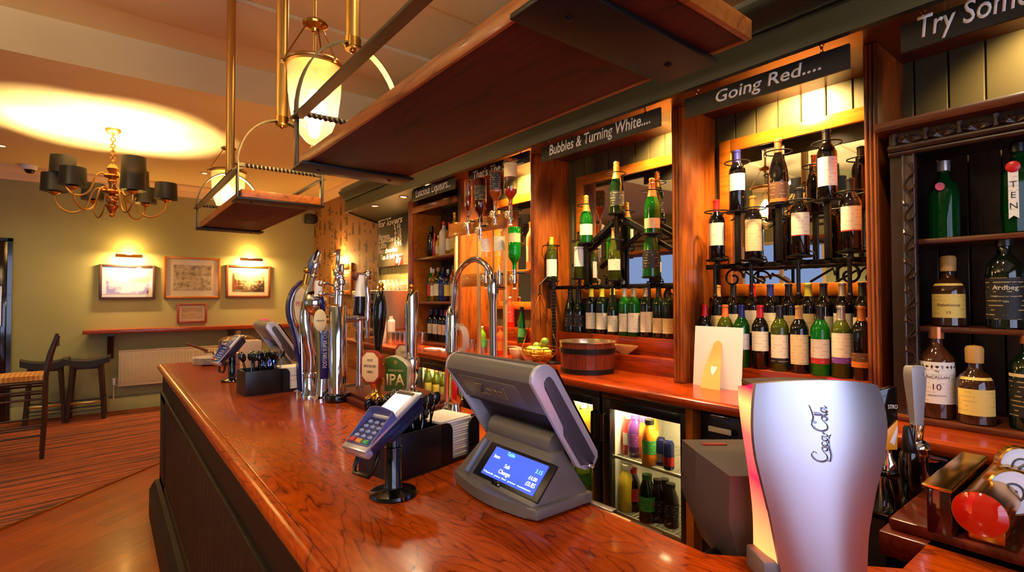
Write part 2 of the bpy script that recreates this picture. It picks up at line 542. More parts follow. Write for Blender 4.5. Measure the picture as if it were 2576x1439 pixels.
def carpet():
    m = bpy.data.materials.new('striped_carpet'); m.use_nodes = True
    nt = m.node_tree; b = nt.nodes['Principled BSDF']
    g = nt.nodes.new('ShaderNodeNewGeometry')
    mr_ = nt.nodes.new('ShaderNodeMapping'); mr_.inputs['Rotation'].default_value = (0, 0, math.radians(-9))
    mp = nt.nodes.new('ShaderNodeMapping'); mp.inputs['Scale'].default_value = (.012, 1, 1)
    nt.links.new(g.outputs['Position'], mr_.inputs['Vector']); nt.links.new(mr_.outputs['Vector'], mp.inputs['Vector'])
    n = nt.nodes.new('ShaderNodeTexNoise'); n.inputs['Scale'].default_value = 8; n.inputs['Detail'].default_value = 8; n.inputs['Roughness'].default_value = .8
    nt.links.new(mp.outputs['Vector'], n.inputs['Vector'])
    r = ramp(nt, [(.28, (22, 8, 3)), (.40, (84, 28, 3)), (.45, (20, 7, 2)), (.495, (180, 80, 8)), (.53, (34, 12, 4)), (.585, (60, 24, 8)), (.61, (212, 108, 16)), (.64, (44, 16, 6)), (.74, (134, 54, 6))])
    r.color_ramp.interpolation = 'LINEAR'
    nt.links.new(n.outputs['Fac'], r.inputs['Fac']); nt.links.new(r.outputs['Color'], b.inputs['Base Color'])
    setin(b, rough=.9)
    return m


def parquet():
    m = bpy.data.materials.new('parquet_blocks'); m.use_nodes = True
    nt = m.node_tree; b = nt.nodes['Principled BSDF']
    g = nt.nodes.new('ShaderNodeNewGeometry')
    mp = nt.nodes.new('ShaderNodeMapping'); mp.inputs['Rotation'].default_value = (0, 0, math.radians(-42))
    nt.links.new(g.outputs['Position'], mp.inputs['Vector'])
    br = nt.nodes.new('ShaderNodeTexBrick')
    br.inputs['Color1'].default_value = lin((158, 70, 0)); br.inputs['Color2'].default_value = lin((128, 52, 0)); br.inputs['Mortar'].default_value = lin((70, 28, 2))
    br.inputs['Scale'].default_value = 1; br.inputs['Mortar Size'].default_value = .0015; br.inputs['Brick Width'].default_value = .62; br.inputs['Row Height'].default_value = .11
    nt.links.new(mp.outputs['Vector'], br.inputs['Vector'])
    mp2 = nt.nodes.new('ShaderNodeMapping'); mp2.inputs['Scale'].default_value = (2, 22, 1)
    nt.links.new(mp.outputs['Vector'], mp2.inputs['Vector'])
    n = nt.nodes.new('ShaderNodeTexNoise'); n.inputs['Scale'].default_value = 3; n.inputs['Detail'].default_value = 4
    nt.links.new(mp2.outputs['Vector'], n.inputs['Vector'])
    r = ramp(nt, [(.3, (190, 170, 150)), (.65, (255, 255, 255))]); nt.links.new(n.outputs['Fac'], r.inputs['Fac'])
    mx = nt.nodes.new('ShaderNodeMixRGB'); mx.blend_type = 'MULTIPLY'; mx.inputs['Fac'].default_value = .8
    nt.links.new(br.outputs['Color'], mx.inputs['Color1']); nt.links.new(r.outputs['Color'], mx.inputs['Color2']); nt.links.new(mx.outputs['Color'], b.inputs['Base Color'])
    setin(b, rough=.34, coat=.15, coatr=.15, spec=.3)
    return m


def label_mat(name, c, ink=(60, 50, 44), amount=.5):
    """bottle label paper with faint rows of small print"""
    if name in MATS: return MATS[name]
    m = bpy.data.materials.new(name); m.use_nodes = True
    nt = m.node_tree; b = nt.nodes['Principled BSDF']
    tc = nt.nodes.new('ShaderNodeTexCoord'); sep = nt.nodes.new('ShaderNodeSeparateXYZ'); nt.links.new(tc.outputs['Object'], sep.inputs[0])
    w = nt.nodes.new('ShaderNodeMath'); w.operation = 'MULTIPLY'; w.inputs[1].default_value = 68; nt.links.new(sep.outputs['Z'], w.inputs[0])
    f = nt.nodes.new('ShaderNodeMath'); f.operation = 'FRACT'; nt.links.new(w.outputs[0], f.inputs[0])
    lt = nt.nodes.new('ShaderNodeMath'); lt.operation = 'LESS_THAN'; lt.inputs[1].default_value = .22; nt.links.new(f.outputs[0], lt.inputs[0])
    n = nt.nodes.new('ShaderNodeTexNoise'); n.inputs['Scale'].default_value = 55; n.inputs['Detail'].default_value = 1
    nt.links.new(tc.outputs['Object'], n.inputs['Vector'])
    gt = nt.nodes.new('ShaderNodeMath'); gt.operation = 'GREATER_THAN'; gt.inputs[1].default_value = .53; nt.links.new(n.outputs['Fac'], gt.inputs[0])
    mu = nt.nodes.new('ShaderNodeMath'); mu.operation = 'MULTIPLY'; nt.links.new(lt.outputs[0], mu.inputs[0]); nt.links.new(gt.outputs[0], mu.inputs[1])
    mu2 = nt.nodes.new('ShaderNodeMath'); mu2.operation = 'MULTIPLY'; mu2.inputs[1].default_value = amount * .6; nt.links.new(mu.outputs[0], mu2.inputs[0])
    mx = nt.nodes.new('ShaderNodeMixRGB'); mx.inputs['Color1'].default_value = lin(c); mx.inputs['Color2'].default_value = lin(ink)
    nt.links.new(mu2.outputs[0], mx.inputs['Fac']); nt.links.new(mx.outputs['Color'], b.inputs['Base Color']); setin(b, rough=.6)
    MATS[name] = m
    return m


SAGE = wallmat(); WALLP = wallpaper(); CARPET = carpet(); PARQUET = parquet()
L_CREAM = label_mat('label_cream', (236, 222, 188)); L_WHITE = label_mat('label_white', (240, 232, 214)); L_TAN = label_mat('label_tan', (222, 196, 140))
L_BLACK = label_mat('label_black', (22, 20, 16), (210, 180, 110), 1); L_YELLOW = label_mat('label_yellow', (228, 196, 96)); L_BLUE = label_mat('label_blue', (36, 50, 120), (220, 220, 220))
L_GREEN = label_mat('label_green', (60, 140, 60), (230, 230, 200)); L_ORANGE = label_mat('label_orange', (206, 110, 30), (60, 30, 10)); L_REDL = label_mat('label_red', (196, 40, 34), (240, 220, 200))
L_PURPLE = label_mat('label_purple', (120, 60, 150), (230, 220, 230)); L_BROWN = label_mat('label_brown', (96, 58, 34), (220, 180, 120))
C_RED = P('cap_red', (196, 24, 20), .35); C_BLUE = P('cap_blue', (36, 40, 110), .35, metal=.3); C_BLACK = P('cap_black', (18, 14, 14), .35)
C_GOLD = P('cap_gold', (214, 160, 70), .3, metal=.8); C_SILVER = P('cap_silver', (190, 180, 170), .3, metal=.8); C_YELLOW = P('cap_yellow', (196, 190, 60), .4)
C_COPPER = P('cap_copper', (196, 120, 70), .3, metal=.7); C_ORANGE = P('cap_orange', (206, 90, 30), .4); C_TAN = P('cap_tan', (190, 140, 66), .5); C_WHITE = P('cap_white', (230, 222, 206), .4)
C_GREEN = P('cap_green', (30, 90, 40), .4)
# ------------------------------------------------------------------ room shell
XL, XR, YB, YF = -4.0, 2.84, -2.6, 9.2
STEP, ZF, ZN = 4.88, 3.30, 3.60
m = MB(); m.box((XL, YB, -.1), (XR, YF, 0)); struct('floor', m, PARQUET)
# carpet laid beyond a diagonal seam
m = MB(); m.prism([(-4, 1.285), (1.6, 7.31), (2.84, 7.31), (2.84, 9.2), (-4, 9.2)], 0, .006); struct('floor_carpet', m, CARPET)
m = MB(); d_ = V((.68, .733, 0)); n_ = V((-.733, .68, 0)) * .012
a_, b_ = V((-4, 1.285, 0)), V((1.6, 7.31, 0))
m.prism([(a_ - n_)[:2], (b_ - n_)[:2], (b_ + n_)[:2], (a_ + n_)[:2]], 0, .011); struct('trim_1', m, BRASS)
m = MB(); m.prism([(YB, ZN), (STEP, ZN), (STEP, ZF), (YF, ZF), (YF, ZN + .15), (YB, ZN + .15)], XL, XR, 'x'); struct('ceiling', m, CREAM, smooth=False)
m = MB(); m.box((XL, YF, 0), (XR + .1, YF + .1, ZN + .15)); struct('wall_far', m, SAGE)
m = MB(); m.box((XR, YB, 0), (XR + .1, YF, ZN + .15)); struct('wall_right', m, WALLP)
# left wall with two window openings and back wall with a wide one
def wall_with_holes(axis, at, lo, hi, holes, zt, th):
    m = MB(); ys = sorted({lo, hi, *[h[0] for h in holes], *[h[1] for h in holes]})
    for a, b in zip(ys, ys[1:]):
        hs = [h for h in holes if h[0] <= a + 1e-6 and h[1] >= b - 1e-6]
        spans = [(0, zt)] if not hs else [(0, hs[0][2]), (hs[0][3], zt)]
        for z0, z1 in spans:
            if axis == 'x': m.box((at, a, z0), (at + th, b, z1))
            else: m.box((a, at, z0), (b, at + th, z1))
    return m
LW = [(3.35, 4.75, .85, 2.55), (5.9, 7.55, .85, 2.55)]
BW = [(-2.9, 1.3, .5, 2.9)]
struct('wall_left', wall_with_holes('x', XL, YB, YF, LW, ZN + .15, -.1), SAGE)
struct('wall_back', wall_with_holes('y', YB, XL - .1, XR + .1, BW, ZN + .15, -.1), SAGE)
DAY = emit('daylight_pane', (150, 178, 236), .55)
DAYB = emit('daylight_pane_back', (206, 216, 255), 2.3)
def window(n, axis, at, h, mat, sgn):
    fm, gm = MB(), MB(); a, b, z0, z1 = h; w = .05
    def bx(mm, p0, p1, q0, q1, d0, d1):
        if axis == 'x': mm.box((at + d0 * sgn, p0, q0), (at + d1 * sgn, p1, q1))
        else: mm.box((p0, at + d0 * sgn, q0), (p1, at + d1 * sgn, q1))
    bx(fm, a, a + w, z0, z1, -.06, .02); bx(fm, b - w, b, z0, z1, -.06, .02); bx(fm, a, b, z0, z0 + w, -.06, .05); bx(fm, a, b, z1 - w, z1, -.06, .02)
    bx(fm, (a + b) / 2 - .03, (a + b) / 2 + .03, z0, z1, -.06, 0); bx(fm, a, b, (z0 + z1) / 2 - .02, (z0 + z1) / 2 + .02, -.06, 0)
    f = struct('window_%d' % n, fm, TRIMW)
    bx(gm, a, b, z0, z1, -.08, -.07); gm.build('pane', mat, f)
for i, h in enumerate(LW): window(i + 1, 'x', XL, h, DAY, 1)
for i, h in enumerate(BW): window(i + 3, 'y', YB, h, DAYB, 1)
# cornice, ceiling bands, skirting
cp = [(YF, 3.13), (YF - .03, 3.13), (YF - .035, 3.16), (YF - .06, 3.185), (YF - .065, 3.215), (YF - .11, 3.25), (YF - .13, 3.275), (YF - .13, 3.30), (YF, 3.30)]
m = MB(); m.prism(cp, XL, XR, 'x'); struct('trim_2', m, TRIMW)
m = MB(); m.prism([(3.78, 3.6), (3.78, 3.575), (3.86, 3.56), (3.98, 3.55), (4.2, 3.55), (4.32, 3.56), (4.4, 3.575), (4.4, 3.6)], XL, XR, 'x'); struct('trim_3', m, CREAM)
m = MB(); m.prism([(2.6, 3.6), (2.6, 3.58), (2.7, 3.565), (2.95, 3.565), (3.05, 3.58), (3.05, 3.6)], XL, XR, 'x'); struct('trim_4', m, CREAM)
m = MB(); m.prism([(YF, 0), (YF - .025, 0), (YF - .025, .15), (YF - .015, .165), (YF - .012, .18), (YF, .185)], -.97, XR, 'x'); struct('baseboard_far', m, SAGE)
m = MB(); m.prism([(XR, 3.18), (XR - .03, 3.18), (XR - .05, 3.22), (XR - .1, 3.26), (XR - .11, 3.30), (XR, 3.30)], 4.9, YF, 'y'); struct('trim_5', m, TRIMW)
# dark glazed door on the far wall, its right jamb in view
m = MB(); m.box((-1.0, YF - .06, 0), (-.955, YF, 2.37)); m.box((-2.0, YF - .06, 0), (-1.955, YF, 2.37)); m.box((-2.0, YF - .06, 2.33), (-.955, YF, 2.37))
dr = struct('door_1', m, BLACKG)
m = MB(); m.box((-1.10, YF - .045, .01), (-1.0, YF - .01, 2.33), .006); m.box((-1.955, YF - .045, .01), (-1.86, YF - .01, 2.33), .006)
for z0, z1 in ((.01, .28), (.95, 1.1), (2.2, 2.33)): m.box((-1.86, YF - .045, z0), (-1.10, YF - .01, z1), .006)
m.build('door_leaf', BLACKG, dr)
m = MB(); m.box((-1.86, YF - .03, .28), (-1.1, YF - .024, 2.2)); m.build('pane', P('door_pane', (120, 120, 112), .08, coat=.5), dr)
m = MB(); m.tube([(-1.05, YF - .045, 1.25), (-1.05, YF - .1, 1.25), (-1.05, YF - .1, 1.75), (-1.05, YF - .045, 1.75)], .012); m.build('door_handle', CHROME, dr)

# ------------------------------------------------------------------ bar counter
bar = thing('bar_counter', 'long glossy oak bar counter with dark grooved front running to the far end', 'bar counter', (.62, 2.2, 0))
m = MB()
TOP = [(.336, -.6), (1.75, -.6), (1.75, .30), (1.15, .30), (.917, .555), (.917, 1.30), (1.0, 1.40), (1.28, 1.50), (1.28, 2.85), (.93, 3.05), (.93, 4.67), (.336, 4.67)]
m.prism(TOP, 1.055, 1.10, bev=.004); m.build('countertop', W_BAR, bar)
m = MB()
q = [(.334, 1.100), (.322, 1.1005), (.312, 1.097), (.305, 1.089), (.303, 1.078), (.306, 1.066), (.313, 1.058), (.334, 1.055)]
m.prism(q, -.6, 4.67, 'y'); m.prism([(a - .336 + 4.672, b) for a, b in [(.336, 1.055), (.336, 1.1), (.35, 1.1005), (.36, 1.095), (.366, 1.085), (.366, 1.072), (.36, 1.06)]], .31, .93, 'x')
m.build('nosing', W_BAR, bar)
m = MB(); m.box((.335, -.6, .9), (.36, 4.62, 1.055)); m.box((.335, -.6, .0), (.36, 4.62, .9))
m.box((.322, -.6, .86), (.335, 4.62, .90)); m.box((.322, -.6, .25), (.335, 4.62, .30))
m.box((.322, 4.26, .25), (.335, 4.62, .9), .003); m.box((.32, -.6, .896), (.337, 4.62, .906), .003)
m.build('front_panel', PANEL, bar)
m = MB(); y = -.6
while y < 4.25:
    m.box((.327, y, .30), (.337, min(y + .082, 4.26), .86), .003, 1); y += .088
m.build('groove_boards', PANEL, bar)
m = MB(); m.prism([(.337, 0), (.262, 0), (.262, .19), (.272, .2), (.276, .22), (.29, .235), (.296, .25), (.337, .25)], -.6, 4.66, 'y'); m.build('plinth', PANEL, bar)
m = MB(); m.box((.335, 4.60, 0), (.92, 4.63, 1.055)); m.box((.89, .56, 0), (.915, 4.6, 1.055)); m.box((.337, .56, .3), (.36, 4.6, 1.0))
m.prism([(1.25, 1.52), (1.25, 2.82), (.92, 3.02), (.92, 1.45)], .35, 1.055)
m.build('carcass', P('carcass_dark', (26, 18, 14), .6), bar)
p0 = az(1483, 1268, 1.1); p1 = az(1590, 1312, 1.1)
m = MB(); m.box((.9165, .742, 1.062), (.924, .875, 1.1015), .001); m.build('edge_strip', P('raw_wood', (226, 176, 104), .5), bar)
# raised timber plinths that carry the beer pumps
m = MB(); m.box((.90, 1.98, 1.1), (1.275, 2.62, 1.125), .004); m.box((.93, 2.0, 1.125), (1.255, 2.60, 1.14), .004)
tag(m.build('pump_plinth', W_RED, at=(1.04, 2.3, 1.1)), 'stepped dark wood plinth under the beer pumps', 'plinth')

# ------------------------------------------------------------------ back counter
ZC = 1.167
bc = thing('back_counter', 'orange wood back counter with stepped bottle risers behind the bar', 'counter', (2.2, 2.3, 0))
m = MB(); m.box((1.972, -.9, 1.122), (2.58, 5.35, ZC)); m.build('worktop', W_BACK, bc)
m = MB(); m.prism([(1.974, 1.167), (1.962, 1.1665), (1.951, 1.159), (1.947, 1.146), (1.951, 1.131), (1.962, 1.122), (1.974, 1.122)], -.9, 5.35, 'y'); m.build('nosing', W_BACK, bc)
PIL = [(4.36, 4.45), (3.505, 3.56), (2.59, 2.645), (1.476, 1.535), (.645, .69)]     # pilaster slots along the back bar
def riser(y0, y1, two=True):
    m = MB(); m.box((2.37, y0, ZC), (2.565, y1, 1.262), .003); m.box((2.445, y0, 1.262), (2.565, y1, 1.362), .003)
    m.build('riser', W_BACK, bc)
riser(PIL[3][1], PIL[2][0]); riser(PIL[4][1], PIL[3][0]); riser(PIL[2][1], PIL[1][0])
m = MB(); m.box((2.56, -.9, .0), (2.58, 5.35, 1.122)); m.box((2.06, -.9, 0), (2.58, -.88, 1.122)); m.build('back_board', P('recess_dark', (14, 12, 11), .7), bc)
for y in (1.262, 2.52): m = MB(); m.box((1.985, y, .05), (2.06, y + .035, 1.122)); m.build('upright', W_POST, bc)
# drawer cabinet at the far end of the back counter
dc = thing('drawer_cabinet', 'orange wooden cabinet with brass-knobbed drawers under the far end of the counter', 'cabinet', (2.25, 4.7, 0))
m = MB(); m.box((1.99, 4.02, .02), (2.55, 5.28, 1.12)); m.build('body', W_ORANGE, dc)
for i, (y0, y1) in enumerate(((4.06, 4.63), (4.68, 5.24))):
    m = MB(); m.box((1.968, y0, .90), (1.99, y1, 1.09), .004); d = m.build('drawer', W_ORANGE, dc)
    m = MB(); m.ball((1.955, (y0 + y1) / 2, .995), .018); m.tube([(1.97, (y0 + y1) / 2, .995), (1.955, (y0 + y1) / 2, .995)], .008); m.build('knob', BRASS, d)
    m = MB(); m.box((1.968, y0, .08), (1.99, y1, .87), .004); d = m.build('door', W_ORANGE, dc)
    m = MB(); m.box((1.963, y0 + .08, .16), (1.97, y1 - .08, .79), .003); m.build('raised_panel', W_ORANGE, d)

# ------------------------------------------------------------------ back bar joinery
bb = thing('back_bar', 'tall back bar joinery of knotty pine pilasters under a dark painted fascia', 'back bar', (2.4, 2.3, ZC))
m = MB(); y = -.9
while y < 5.8:
    m.box((2.566, y, ZC), (2.585, min(y + .104, 5.82), 2.56), .0035, 1); y += .108
m.box((2.58, -.9, ZC), (2.6, 5.82, 2.56)); m.build('back_panel', GREEN, bb)
for (a, b) in PIL:
    m = MB(); m.box((2.25, a, ZC), (2.566, b, 2.554), .003)
    for f in (.2, .5, .8):
        y = a + (b - a) * f; m.tube([(2.25, y, ZC + .01), (2.25, y, 2.55)], .0055, 8)
    m.build('pilaster', W_POST, bb)
# bulkhead: fascia, moulding and soffit with an angled far end
m = MB(); m.prism([(1.95, -.9), (1.98, -.9), (1.98, 5.31), (2.62, 5.90), (2.62, 5.94), (1.965, 5.335), (1.95, 5.29)], 2.492, 2.64); m.build('fascia', FASCIA, bb)
m = MB(); cpf = [(1.96, 2.60), (1.935, 2.605), (1.93, 2.62), (1.915, 2.63), (1.905, 2.645), (1.885, 2.655), (1.872, 2.672), (1.868, 2.69), (1.96, 2.69)]
m.prism(cpf, -.9, 5.26, 'y'); m.build('cornice_moulding', FASCIA, bb)
m = MB(); m.prism([(1.87, -.9), (2.83, -.9), (2.83, 6.06), (1.95, 5.27), (1.87, 5.2)], 2.685, 2.71); m.build('top_cap', FASCIA, bb)
m = MB(); m.prism([(1.98, -.9), (2.6, -.9), (2.6, 3.9), (1.98, 3.9)], 2.555, 2.58); m.build('soffit', W_CARVE_TOP, bb)
m = MB(); m.prism([(1.98, 3.9), (2.62, 3.9), (2.62, 5.92), (1.98, 5.32)], 2.505, 2.53); m.build('far_soffit', FASCIA, bb)
m = MB(); m.prism([(2.55, 5.80), (2.83, 5.80), (2.83, 5.84), (2.55, 5.84)], 0, 2.51); m.build('end_panel', GREEN, bb)

# recessed spot lamps in the soffit
for k, (u, v) in enumerate(((943, 518), (1015, 495))):
    p = az(u, v, 2.503)
    t = thing('downlight', ['recessed soffit spotlight above the coffee chalkboard, the one nearer the wallpaper', 'recessed soffit spotlight beside the end pine pilaster'][k], 'spotlight', p, 'soffit spotlights')
    m = MB(); m.ring(p, .036, .006); m.build('trim_ring', BRASS, t)
    m = MB(); m.lathe([(0, 0), (.032, 0), (.032, .001), (0, .001)], p); m.build('lens', emit('spot_lens', (255, 226, 180), 18), t)

# ------------------------------------------------------------------ mirrors
def mirror(label, y0, y1, z0, z1, fw=.062):
    t = thing('wall_mirror', label, 'mirror', (2.55, (y0 + y1) / 2, z0))
    m = MB(); X0, X1 = 2.535, 2.566
    m.box((X0, y0, z0), (X1, y0 + fw, z1), .004); m.box((X0, y1 - fw, z0), (X1, y1, z1), .004)
    m.box((X0, y0 + fw, z0), (X1, y1 - fw, z0 + fw), .004); m.box((X0, y0 + fw, z1 - fw), (X1, y1 - fw, z1), .004)
    m.build('frame', W_ORANGE, t)
    m = MB(); m.box((2.546, y0 + .01, z0 + .01), (2.55, y1 - .01, z1 - .01)); m.build('mirror_glass', MIRROR, t)
def mz(u, v): return ax(u, v, 2.55)
mirror('orange-framed mirror behind the sparkling wine rack', 1.54, mz(1452, 450).y, 1.585, mz(1452, 448).z)
mirror('orange-framed mirror behind the red wine rack', .70, mz(1812, 362).y, 1.60, mz(1812, 360).z)
mirror('orange-framed mirror behind the spirit optics', 2.66, 3.45, 1.50, 2.40)

# ------------------------------------------------------------------ liqueur shelves (bay between the first two pilasters)
ls = thing('shelf_unit', 'open pine shelf unit holding liqueurs below the Luscious Liqueurs sign', 'shelves', (2.4, 3.95, ZC))
m = MB(); m.box((2.245, 3.56, 2.385), (2.275, 4.36, 2.44), .004); m.build('top_rail', W_POST, ls)
for z in (1.965, 1.56):
    m = MB(); m.box((2.265, 3.562, z - .022), (2.56, 4.358, z), .003); m.build('shelf', W_CARVE_TOP, ls)
for y in (4.345, 3.562): m = MB(); m.box((2.27, y, ZC + .03), (2.56, y + .013, 2.39)); m.build('side_lining', W_ORANGE, ls)
m = MB(); m.box((2.55, 3.575, ZC), (2.562, 4.345, 2.39)); m.build('back_lining', W_CARVE, ls)
m = MB(); m.box((2.265, 3.575, ZC), (2.55, 4.345, ZC + .03), .003); m.build('base_board', W_CARVE_TOP, ls)

# ------------------------------------------------------------------ carved cabinet at the right
cb = thing('carved_cabinet', 'dark carved oak cabinet of whisky and gin bottles at the right end', 'cabinet', (2.35, .1, ZC))
CX = 2.19
def cx(u, v): return ax(u, v, CX)
yL, yFr0, yFr1 = cx(2236, 400).y, cx(2270, 500).y, cx(2303, 500).y
zTop0, zTop1 = cx(2240, 385).z, cx(2222, 318).z
YE = -.55
m = MB(); m.prism([(CX, zTop1 - .035), (CX - .045, zTop1 - .03), (CX - .05, zTop1 - .015), (CX - .045, zTop1), (2.52, zTop1), (2.52, zTop1 - .035)], YE, yL + .03, 'y'); m.build('top_board', W_CARVE_TOP, cb)
zb_ = zTop1 - .035; zs_ = cx(2300, 372).z
m = MB(); m.box((CX + .005, YE, zs_ + .012), (2.52, yL, zb_)); m.build('frieze', W_CARVE, cb)
# carved fan leaves along the frieze
m = MB(); y = yL - .02; k = 0
pitch_ = .088
while y > YE:
    yc = y - pitch_ / 2; hz = zb_ - zs_ - .03
    for j in range(-3, 4):
        a = math.radians(90 + j * 24)
        c0 = V((CX - .004, yc, zs_ + .02)); c1 = V((CX - .006, yc + math.cos(a) * pitch_ * .46, zs_ + .022 + math.sin(a) * hz * .86))
        cm = (c0 + c1) / 2 + V((-.008, 0, 0))
        m.tube([c0, cm, c1], [.002, .0062, .0018], 6)
    m.tube([V((CX - .006, yc + pitch_ / 2, zs_ + .022)), V((CX - .010, yc + pitch_ / 2, zs_ + .022 + hz * .5)), V((CX - .006, yc + pitch_ / 2, zb_ - .006))], [.008, .004, .009], 8)
    y -= pitch_; k += 1
m.build('carved_leaves', W_CARVE, cb)
m = MB(); m.tube([(CX - .004, YE, zs_ + .008), (CX - .004, yL, zs_ + .008)], .012, 10); m.tube([(CX, YE, zs_ - .012), (CX, yL, zs_ - .012)], .009, 8); m.build('bead', W_CARVE, cb)
m = MB(); m.box((CX, yFr1, ZC), (CX + .03, yFr0, zs_), .003); m.box((CX + .01, yFr0, ZC), (2.52, yL, zs_ + .02)); m.build('stile', W_CARVE, cb)
# twisting vine carved on the stile
m = MB(); yc = (yFr0 + yFr1) / 2; pts = []
for i in range(120):
    z = ZC + .03 + (zs_ - ZC - .08) * i / 119
    pts.append((CX - .003, yc + .012 * math.sin(i * .42), z))
m.tube(pts, .0042, 6)
for i in range(0, 118, 7):
    z = pts[i][2]; s_ = 1 if math.sin(i * .42) < 0 else -1
    m.tube([pts[i], (CX - .008, yc + s_ * .012, z + .012), (CX - .002, yc + s_ * .017, z + .026)], [.002, .006, .001], 6)
m.tube([(CX - .001, yFr0 - .004, ZC), (CX - .001, yFr0 - .004, zs_)], .0035, 6); m.tube([(CX - .001, yFr1 + .004, ZC), (CX - .001, yFr1 + .004, zs_)], .0035, 6)
m.build('carved_vine', W_CARVE, cb)
for u, v in ((2310, 600), (2310, 822)):
    z = cx(u, v).z
    m = MB(); m.box((CX + .03, YE, z - .018), (2.5, yFr0, z), .002); m.build('shelf', W_CARVE_TOP, cb)
m = MB(); y = YE
while y < yL - .02:
    m.box((2.505, y, ZC), (2.52, y + .085, zb_), .002, 1); y += .09
m.build('back_boards', W_CARVE, cb)
m = MB(); m.box((CX - .03, YE, ZC), (2.52, yL, ZC + .02), .004); m.build('base_board', W_CARVE_TOP, cb)
# ------------------------------------------------------------------ chalk signs hung in the bays
SX = 2.045
def sign(txt, label, tl, bl, tr, ts, te, h, shear=.12, chain=True, X=SX, off=.012):
    """tl, bl, tr = corners; ts, te = baseline start and end of the chalk lettering"""
    A, B, C_ = ax(*tl, X), ax(*bl, X), ax(*tr, X)
    z0, z1 = B.z, A.z
    t = thing('hanging_sign', label, 'sign', (X, (A.y + C_.y) / 2, (z0 + z1) / 2), 'chalk signs along the back bar')
    m = MB(); m.box((X, A.y, z0), (X + .014, C_.y, z1), .002); m.build('board', SIGNB, t)
    S, E_ = ax(*ts, X - .001), ax(*te, X - .001)
    text(txt, 'lettering', CHALK, t, (X - .0012, S.y, S.z), (0, -1, 0), (0, 0, 1), width=S.y - E_.y, height=h, shear=shear, off=off)
    if chain:
        for y in (A.y - .06, C_.y + .09 if C_.y > .3 else C_.y + .2):
            m = MB(); z = z1 - .004; k = 0
            while z < 2.545:
                M_ = rotm('X', 90) if k % 2 else rotm('Y', 90)
                pts = [M_ @ V((.011 * math.cos(a) if k % 2 else .011 * math.cos(a), .0065 * math.sin(a), 0)) for a in [2 * PI * i / 10 for i in range(10)]]
                pts = [V((X + .007, y, z)) + (V((q.y, 0, q.x)) if k % 2 else V((0, q.y, q.x))) for q in [V((.011 * math.cos(2 * PI * i / 10), .0065 * math.sin(2 * PI * i / 10), 0)) for i in range(10)]]
                m.tube(pts, .0022, 5, closed=True); z += .0165; k += 1
            m.build('chain', BRASS, t)
    return t
sign('Going Red....', 'black chalk sign reading Going Red', (1722, 250), (1722, 299), (2136, 112), (1800, 259), (2066, 180), .052)
sign('Bubbles & Turning White....', 'black chalk sign reading Bubbles and Turning White', (1361, 372), (1361, 409), (1660, 266), (1382, 391), (1636, 313), .062)
sign("That's The Spirit....", "black chalk sign reading That's The Spirit, partly behind the optics", (1178, 431), (1180, 455), (1330, 383), (1190, 452), (1318, 413), .062, X=2.13)
sign('Luscious Liqueurs...', 'black chalk sign reading Luscious Liqueurs', (1036, 480), (1038, 507), (1142, 447), (1046, 497), (1133, 467), .07)
sign('Try Something', 'black chalk sign reading Try Something, cut off by the right edge', (2264, 64), (2266, 134), (2900, -170), (2308, 97), (2780, -72), .072)

# coffee chalkboard
A, B, C_ = ax(949, 541, 2.52), ax(952, 673, 2.52), ax(1034, 510, 2.52)
cbd = thing('menu_chalkboard', 'tall chalkboard of coffee prices with a red square logo', 'chalkboard', (2.52, (A.y + C_.y) / 2, B.z))
m = MB(); m.box((2.52, A.y, B.z), (2.545, C_.y, A.z), .003); m.build('board', P('chalkboard_grey', (46, 42, 32), .55), cbd)
rows = [('Coffee', 549, 950, 984), ('for lovers', 563, 952, 1012), ('illy coffee', 590, 952, 1010), ('Espresso', 596, 953, 980), ('Cappuccino', 605, 953, 990), ('Latte', 618, 953, 972), ('Hot chocolate', 632, 953, 1000), ('Tea & infusions', 647, 957, 1012)]
for s_, v, u0, u1 in rows[:2]:
    p, q_ = ax(u0, v + 10, 2.518), ax(u1, v + 2, 2.518)
    text(s_, 'lettering', CHALK, cbd, (2.5185, p.y, p.z), (0, -1, 0), (0, 0, 1), width=p.y - q_.y, height=.075, shear=.2, off=.02)
for s_, v, u0, u1 in rows[3:]:
    p, q_ = ax(u0, v + 8, 2.518), ax(u1, v + 5, 2.518)
    text(s_, 'lettering', CHALK, cbd, (2.5185, p.y, p.z), (0, -1, 0), (0, 0, 1), width=p.y - q_.y, height=.062, shear=.2, off=.025)
for v, u0 in ((572, 990), (583, 992), (594, 992), (604, 993), (616, 993)):
    p = ax(u0, v + 4, 2.518); text('2.10' if v < 600 else '1.95', 'lettering', CHALK, cbd, (2.5185, p.y, p.z), (0, -1, 0), (0, 0, 1), width=.17, height=.05, off=.02)
p, q_ = ax(993, 644, 2.516), ax(1013, 664, 2.516)
m = MB(); m.box((2.514, p.y, q_.z), (2.52, q_.y, p.z), .002); lg = m.build('logo_square', RED, cbd)
text('illy', 'lettering', CHALK, lg, (2.5135, p.y - .03, (p.z + q_.z) / 2 - .03), (0, -1, 0), (0, 0, 1), width=p.y - q_.y - .06, shear=.25)
m = MB()
for y in (A.y - .12, C_.y + .2): m.tube([(2.53, y, A.z), (2.53, y, 2.5)], .006)
m.build('chain', IRON, cbd)

